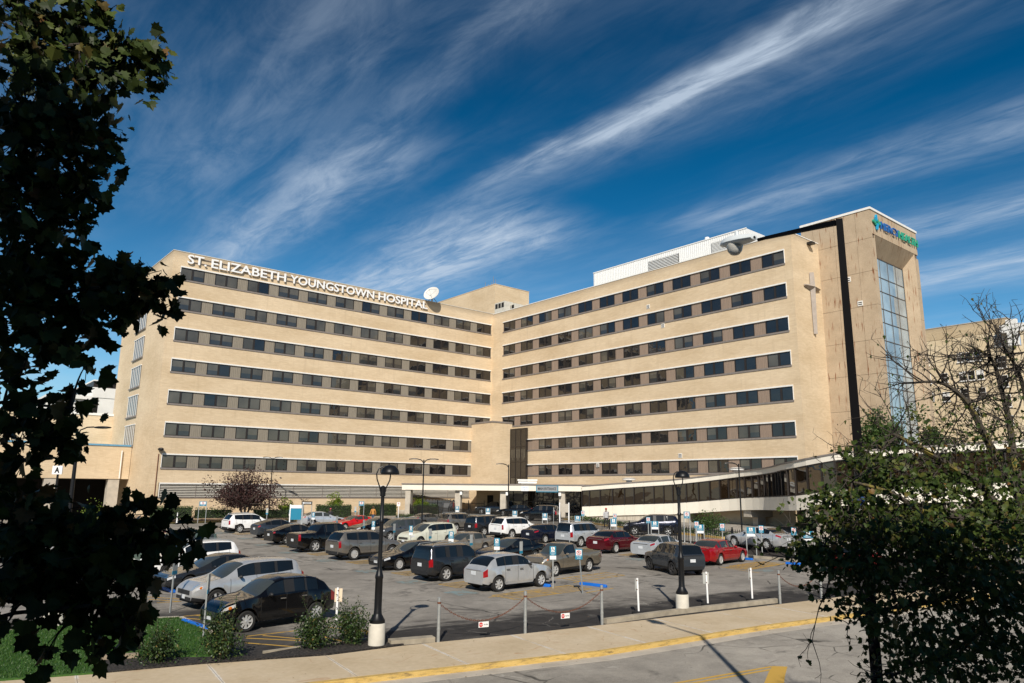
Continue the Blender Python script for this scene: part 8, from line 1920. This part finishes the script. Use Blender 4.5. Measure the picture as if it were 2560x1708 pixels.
# ground cover and ivy on the drive bank
gc = MB(); rr = random.Random(77)
for i in range(len(YK) - 1):
    p, q = YK[i], YK[i + 1]
    for _ in range(int((q - p).length * 70)):
        s = rr.random(); w = rr.random() ** 1.4 * 2.4; x = p + (q - p) * s; d = Vector((q.x - p.x, q.y - p.y, 0)).normalized(); n = Vector((-d.y, d.x, 0)); x = x + n * (0.35 + w)
        add_leaf(gc, Vector((x.x, x.y, zg(x.y) + TER + 0.08 + rr.random() * 0.3)), (rvec(rr) + Vector((0, 0, .4))).normalized(), (rvec(rr) + Vector((0, -.3, .8))).normalized(), rr.uniform(.10, .2), OVAL, rr)
tag(gc.build('ground_cover', M['green_leaf']), kind='stuff')
iv = MB()
for i in range(int(nP * 0.42), nP - 1):
    for _ in range(210):
        s = rr.random(); base = pt(i, 0, WD + 0.45) * (1 - s) + pt(i + 1, 0, WD + 0.45) * s; h = rr.random() ** 0.8 * 3.0; o = wn(i) * (-1.3 * (1 - h / 3.0) ** 1.5 * rr.random()); add_leaf(iv, base + o + Vector((0, 0, 1.1 + h)), (rvec(rr) + Vector((0, 0, -.5))).normalized(), (rvec(rr) - wn(i) * 0.9 + Vector((0, 0, .4))).normalized(), rr.uniform(.14, .26), OVAL, rr)
tag(iv.build('ivy_bank', M['green_leaf']), 'dense green ivy climbing the bank under the walkway', 'ivy', kind='stuff')
# ---- grass blades on the lawn
gb = MB(); rr = random.Random(8)
lx = [p[0] for p in lawn]; ly = [p[1] for p in lawn]
def inside(x, y, poly):
    c = False; j = len(poly) - 1
    for i in range(len(poly)):
        if (poly[i][1] > y) != (poly[j][1] > y) and x < (poly[j][0] - poly[i][0]) * (y - poly[i][1]) / (poly[j][1] - poly[i][1]) + poly[i][0]: c = not c
        j = i
    return c
n = 0
while n < 26000:
    x, y = rr.uniform(max(min(lx), -22), max(lx)), rr.uniform(min(ly), max(ly))
    if not inside(x, y, lawn): continue
    n += 1; h = rr.uniform(0.03, 0.075); a = rr.uniform(0, 6.28); w = 0.012; z = zg(y) + 0.06; lx_, ly_ = rr.uniform(-.03, .03), rr.uniform(-.03, .03)
    gb.add([(x - w * math.cos(a), y - w * math.sin(a), z), (x + w * math.cos(a), y + w * math.sin(a), z), (x + lx_, y + ly_, z + h)], [(0, 1, 2)])
tag(gb.build('grass', leaf_mat('grass_leaf', [(0, (0.022, 0.07, 0.010)), (0.6, (0.042, 0.115, 0.016)), (1, (0.085, 0.15, 0.03))], 0.5, 0.2)), kind='stuff')
# fallen leaves on the pavement, the bed and the road edge
fl = MB(); rr = random.Random(21)
for _ in range(230):
    s_ = rr.uniform(-14, 22); q_ = rr.choice((rr.uniform(-0.5, -0.1), rr.uniform(0.2, 4.2), rr.uniform(-6, 3.2))); w_ = wf(s_, q_)
    z_ = zg(w_.y) + (0.07 if q_ > 2.6 else 0.022 if q_ > 0.0 else -0.12)
    add_leaf(fl, Vector((w_.x, w_.y, z_ + 0.01)), Vector((rr.uniform(-1, 1), rr.uniform(-1, 1), 0.1)), (Vector((0, 0, 1)) + rvec(rr) * 0.35).normalized(), rr.uniform(0.02, 0.055), LEAF5, rr)
tag(fl.build('fallen_leaves', leaf_mat('dry_leaf', [(0, (0.10, 0.055, 0.02)), (0.5, (0.20, 0.11, 0.04)), (1, (0.10, 0.12, 0.03))], 0.8, 0)), kind='stuff')
# ================================================================== people
def skin_body(name, parent, joints, edges, mats):
    """one continuous figure grown from a skeleton: joints = {name: (pos, (rx, ry), material zone)}"""
    me = bpy.data.meshes.new(name); names = list(joints); me.from_pydata([joints[n][0] for n in names], [(names.index(a), names.index(b)) for a, b in edges], [])
    o = bpy.data.objects.new(name, me); COL.objects.link(o)
    sk = o.modifiers.new('skin', 'SKIN'); sk.use_smooth_shade = True
    ly = me.skin_vertices[0].data if me.skin_vertices else None
    if ly is None:
        bm = bmesh.new(); bm.from_mesh(me); bm.verts.layers.skin.verify(); bm.to_mesh(me); bm.free(); ly = me.skin_vertices[0].data
    for i, n in enumerate(names): ly[i].radius = joints[n][1]; ly[i].use_root = (n == 'pelvis')
    sb = o.modifiers.new('sub', 'SUBSURF'); sb.levels = sb.render_levels = 1
    dg = bpy.context.evaluated_depsgraph_get(); m2 = bpy.data.meshes.new_from_object(o.evaluated_get(dg)); bpy.data.objects.remove(o)
    m2.name = name
    for m in mats: m2.materials.append(m)
    jp = [(Vector(joints[n][0]), joints[n][2]) for n in names]
    seg = [(Vector(joints[a][0]), Vector(joints[b][0]), joints[a][2], joints[b][2]) for a, b in edges]
    for p in m2.polygons:
        c = p.center; best, bz = 9e9, 0
        for a, b, za, zb in seg:
            ab = b - a; t = max(0, min(1, (c - a).dot(ab) / max(1e-9, ab.length_squared))); d = (a + ab * t - c).length
            if d < best: best, bz = d, (za if t < 0.5 else zb)
        p.material_index = bz; p.use_smooth = True
    r = bpy.data.objects.new(name, m2); COL.objects.link(r); r.parent = parent; return r
SK = mat('skin_brown', (0.13, 0.07, 0.045), 0.6); SK2 = mat('skin_light', (0.42, 0.25, 0.17), 0.6)
def person(label, loc, heading, top, trousers, skin, cap=None, hood=None, hair=None, H=1.75, stride=0.22, arm=0.15, bag=False, long_coat=0.0, group=None):
    t = thing('person', label, 'person', loc, heading, group); k = H / 1.75; f = lambda x, y, z: (x * k, y * k, z * k)
    mats = [top, trousers, skin, M['sign_black']]
    J = {'pelvis': (f(0, 0, .93), (.15 * k, .115 * k), 1), 'waist': (f(0, .0, 1.08), (.15 * k, .11 * k), 0), 'chest': (f(0.01, 0, 1.32), (.18 * k, .125 * k), 0), 'neck': (f(0.02, 0, 1.48), (.065 * k, .065 * k), 2), 'chin': (f(.035, 0, 1.555), (.07 * k, .075 * k), 2), 'head': (f(.03, 0, 1.64), (.085 * k, .095 * k), 2), 'crownpt': (f(.02, 0, 1.71), (.07 * k, .075 * k), 2), 'nose': (f(.125, 0, 1.61), (.016 * k, .016 * k), 2)}
    E_ = [('pelvis', 'waist'), ('waist', 'chest'), ('chest', 'neck'), ('neck', 'chin'), ('chin', 'head'), ('head', 'crownpt'), ('head', 'nose')]
    for s, n in ((1, 'l'), (-1, 'r')):
        fw = stride * s; aw = -arm * s
        J[n + 'sh'] = (f(0, s * .19, 1.40), (.075 * k, .075 * k), 0); J[n + 'el'] = (f(aw * .5 - .02, s * .26, 1.13), (.055 * k, .055 * k), 0); J[n + 'wr'] = (f(aw * 1.2 + .06, s * .27, .90), (.037 * k, .037 * k), 0); J[n + 'pa'] = (f(aw * 1.35 + .08, s * .27, .83), (.035 * k, .028 * k), 2)
        E_ += [('chest', n + 'sh'), (n + 'sh', n + 'el'), (n + 'el', n + 'wr'), (n + 'wr', n + 'pa')]
        for q, (dx, dy, dz) in enumerate(((.03, .022, -.085), (.022, .008, -.10), (.012, -.006, -.095), (.0, -.018, -.08), (.05, -.0, -.04))):
            J[f'{n}f{q}'] = (f(aw * 1.35 + .08 + dx, s * .27 + dy * s, .83 + dz), (.0095 * k, .0095 * k), 2); E_.append((n + 'pa', f'{n}f{q}'))
        J[n + 'hi'] = (f(0.0, s * .095, .88), (.10 * k, .10 * k), 1); J[n + 'kn'] = (f(fw * .55 + .03, s * .10, .50), (.068 * k, .068 * k), 1); J[n + 'an'] = (f(fw * 1.05 - .03, s * .105, .10), (.045 * k, .045 * k), 1); J[n + 'he'] = (f(fw * 1.05 - .05, s * .105, .045), (.045 * k, .045 * k), 3); J[n + 'to'] = (f(fw * 1.05 + .14, s * .12, .04), (.045 * k, .04 * k), 3)
        E_ += [('pelvis', n + 'hi'), (n + 'hi', n + 'kn'), (n + 'kn', n + 'an'), (n + 'an', n + 'he'), (n + 'he', n + 'to')]
    skin_body('body', t, J, E_, mats)
    mb = MB()
    for s in (-1, 1): mb.ball(f(.108, s * .032, 1.648), .011 * k, 8, 5)
    mb.build('eyes', M['sign_black'], t)
    mb = MB(); mb.box(.112 * k, .118 * k, -.025 * k, .025 * k, 1.57 * k, 1.577 * k); mb.build('mouth', mat('lips', (0.10, 0.04, 0.035), 0.6), t)
    mb = MB()
    for s in (-1, 1): mb.ball(f(.02, s * .093, 1.63), .026 * k, 8, 5, 0, (.8, .4, 1.2))
    mb.build('ears', skin, t)
    if cap: mb = MB(); mb.ball(f(.015, 0, 1.715), .108 * k, 14, 8, 0, (1, .95, .75)); mb.add([f(.09, -.07, 1.70), f(.09, .07, 1.70), f(.20, .05, 1.685), f(.20, -.05, 1.685)], [(0, 1, 2, 3), (3, 2, 1, 0)]) if cap[1] else None; mb.build('cap', cap[0], t, 60)
    if hood: mb = MB(); mb.ball(f(-.01, 0, 1.65), .135 * k, 14, 8, 0, (.9, .95, 1.12)); mb.ball(f(-.06, 0, 1.47), .13 * k, 12, 6, 0, (1, 1.1, .6)); mb.build('hood', hood, t, 60)
    if hair: mb = MB(); mb.ball(f(-.005, 0, 1.695), .105 * k, 14, 8, 0, (1, .98, .85)); mb.build('hair', hair, t, 60)
    if long_coat: mb = MB(); mb.lathe([(.195 * k, (.93 - long_coat) * k), (.185 * k, .98 * k), (.175 * k, 1.1 * k)], 16, cap=False); mb.v = [(x * .78, y, z) for x, y, z in mb.v]; mb.build('jacket_hem', top, t, 60)
    if bag: mb = MB(); mb.cbox(f(.1, -.33, .72), (.3 * k, .09 * k, .3 * k)); mb.tube([f(.02, -.33, .86), f(.06, -.32, .93), f(.16, -.33, .86)], .008, 5); mb.build('carried_bag', mat('pale_bag', (0.5, 0.46, 0.40), 0.8), t)
    return t
JE = mat('blue_jeans', (0.045, 0.075, 0.14), 0.85); DK = mat('dark_trousers', (0.018, 0.018, 0.022), 0.85); RED = mat('red_cloth', (0.42, 0.015, 0.02), 0.8)
def pb(p, off=0.0): return ground_at(p, off)
person('man in an orange jacket and jeans walking beside the hedge', pb(z7(1976, 782)), R(-100), mat('orange_jacket', (0.45, 0.20, 0.045), 0.7), JE, SK, (mat('brown_cap', (0.10, 0.05, 0.03), 0.8), True), H=1.78, long_coat=0.05)
person('man in a brown leather jacket and dark cap beyond the red coupe', pb(z7(1776, 768)), R(170), mat('brown_leather', (0.10, 0.035, 0.022), 0.5), DK, SK, (DK, False), H=1.78, long_coat=0.05)
person('person in a red hooded top standing before the hedge', pb(z7(1550, 770)), R(-60), RED, DK, SK, None, RED, H=1.68, stride=0.08)
person('person in black with a pink cap carrying a pale bag behind the silver saloon', pb(z7(1605, 800)), R(-80), DK, JE, SK, (mat('pink_cap', (0.60, 0.12, 0.16), 0.8), True), H=1.68, stride=0.15, bag=True)
person('man in a grey hooded top and red cap walking up the drive', pb(zB(1838, 425), TER), R(95), mat('grey_sweatshirt', (0.42, 0.42, 0.43), 0.85), DK, SK, (RED, False), None, H=1.80, stride=0.25, long_coat=0.04)
q = at(*z5(660, 1175), 95.5); person('person in grey standing in the shade by the sandwich board', (q.x, q.y, zg(q.y) + TER), R(20), mat('grey_cloth', (0.05, 0.05, 0.055), 0.85), DK, SK, None, None, DK, H=1.70, stride=0.05)
q = at(*z5(695, 1175), 95.0); person('person in dark red standing in the shade next to the canopy column', (q.x, q.y, zg(q.y) + TER), R(160), mat('dark_red_cloth', (0.09, 0.012, 0.012), 0.85), DK, SK, None, None, DK, H=1.78, stride=0.05)
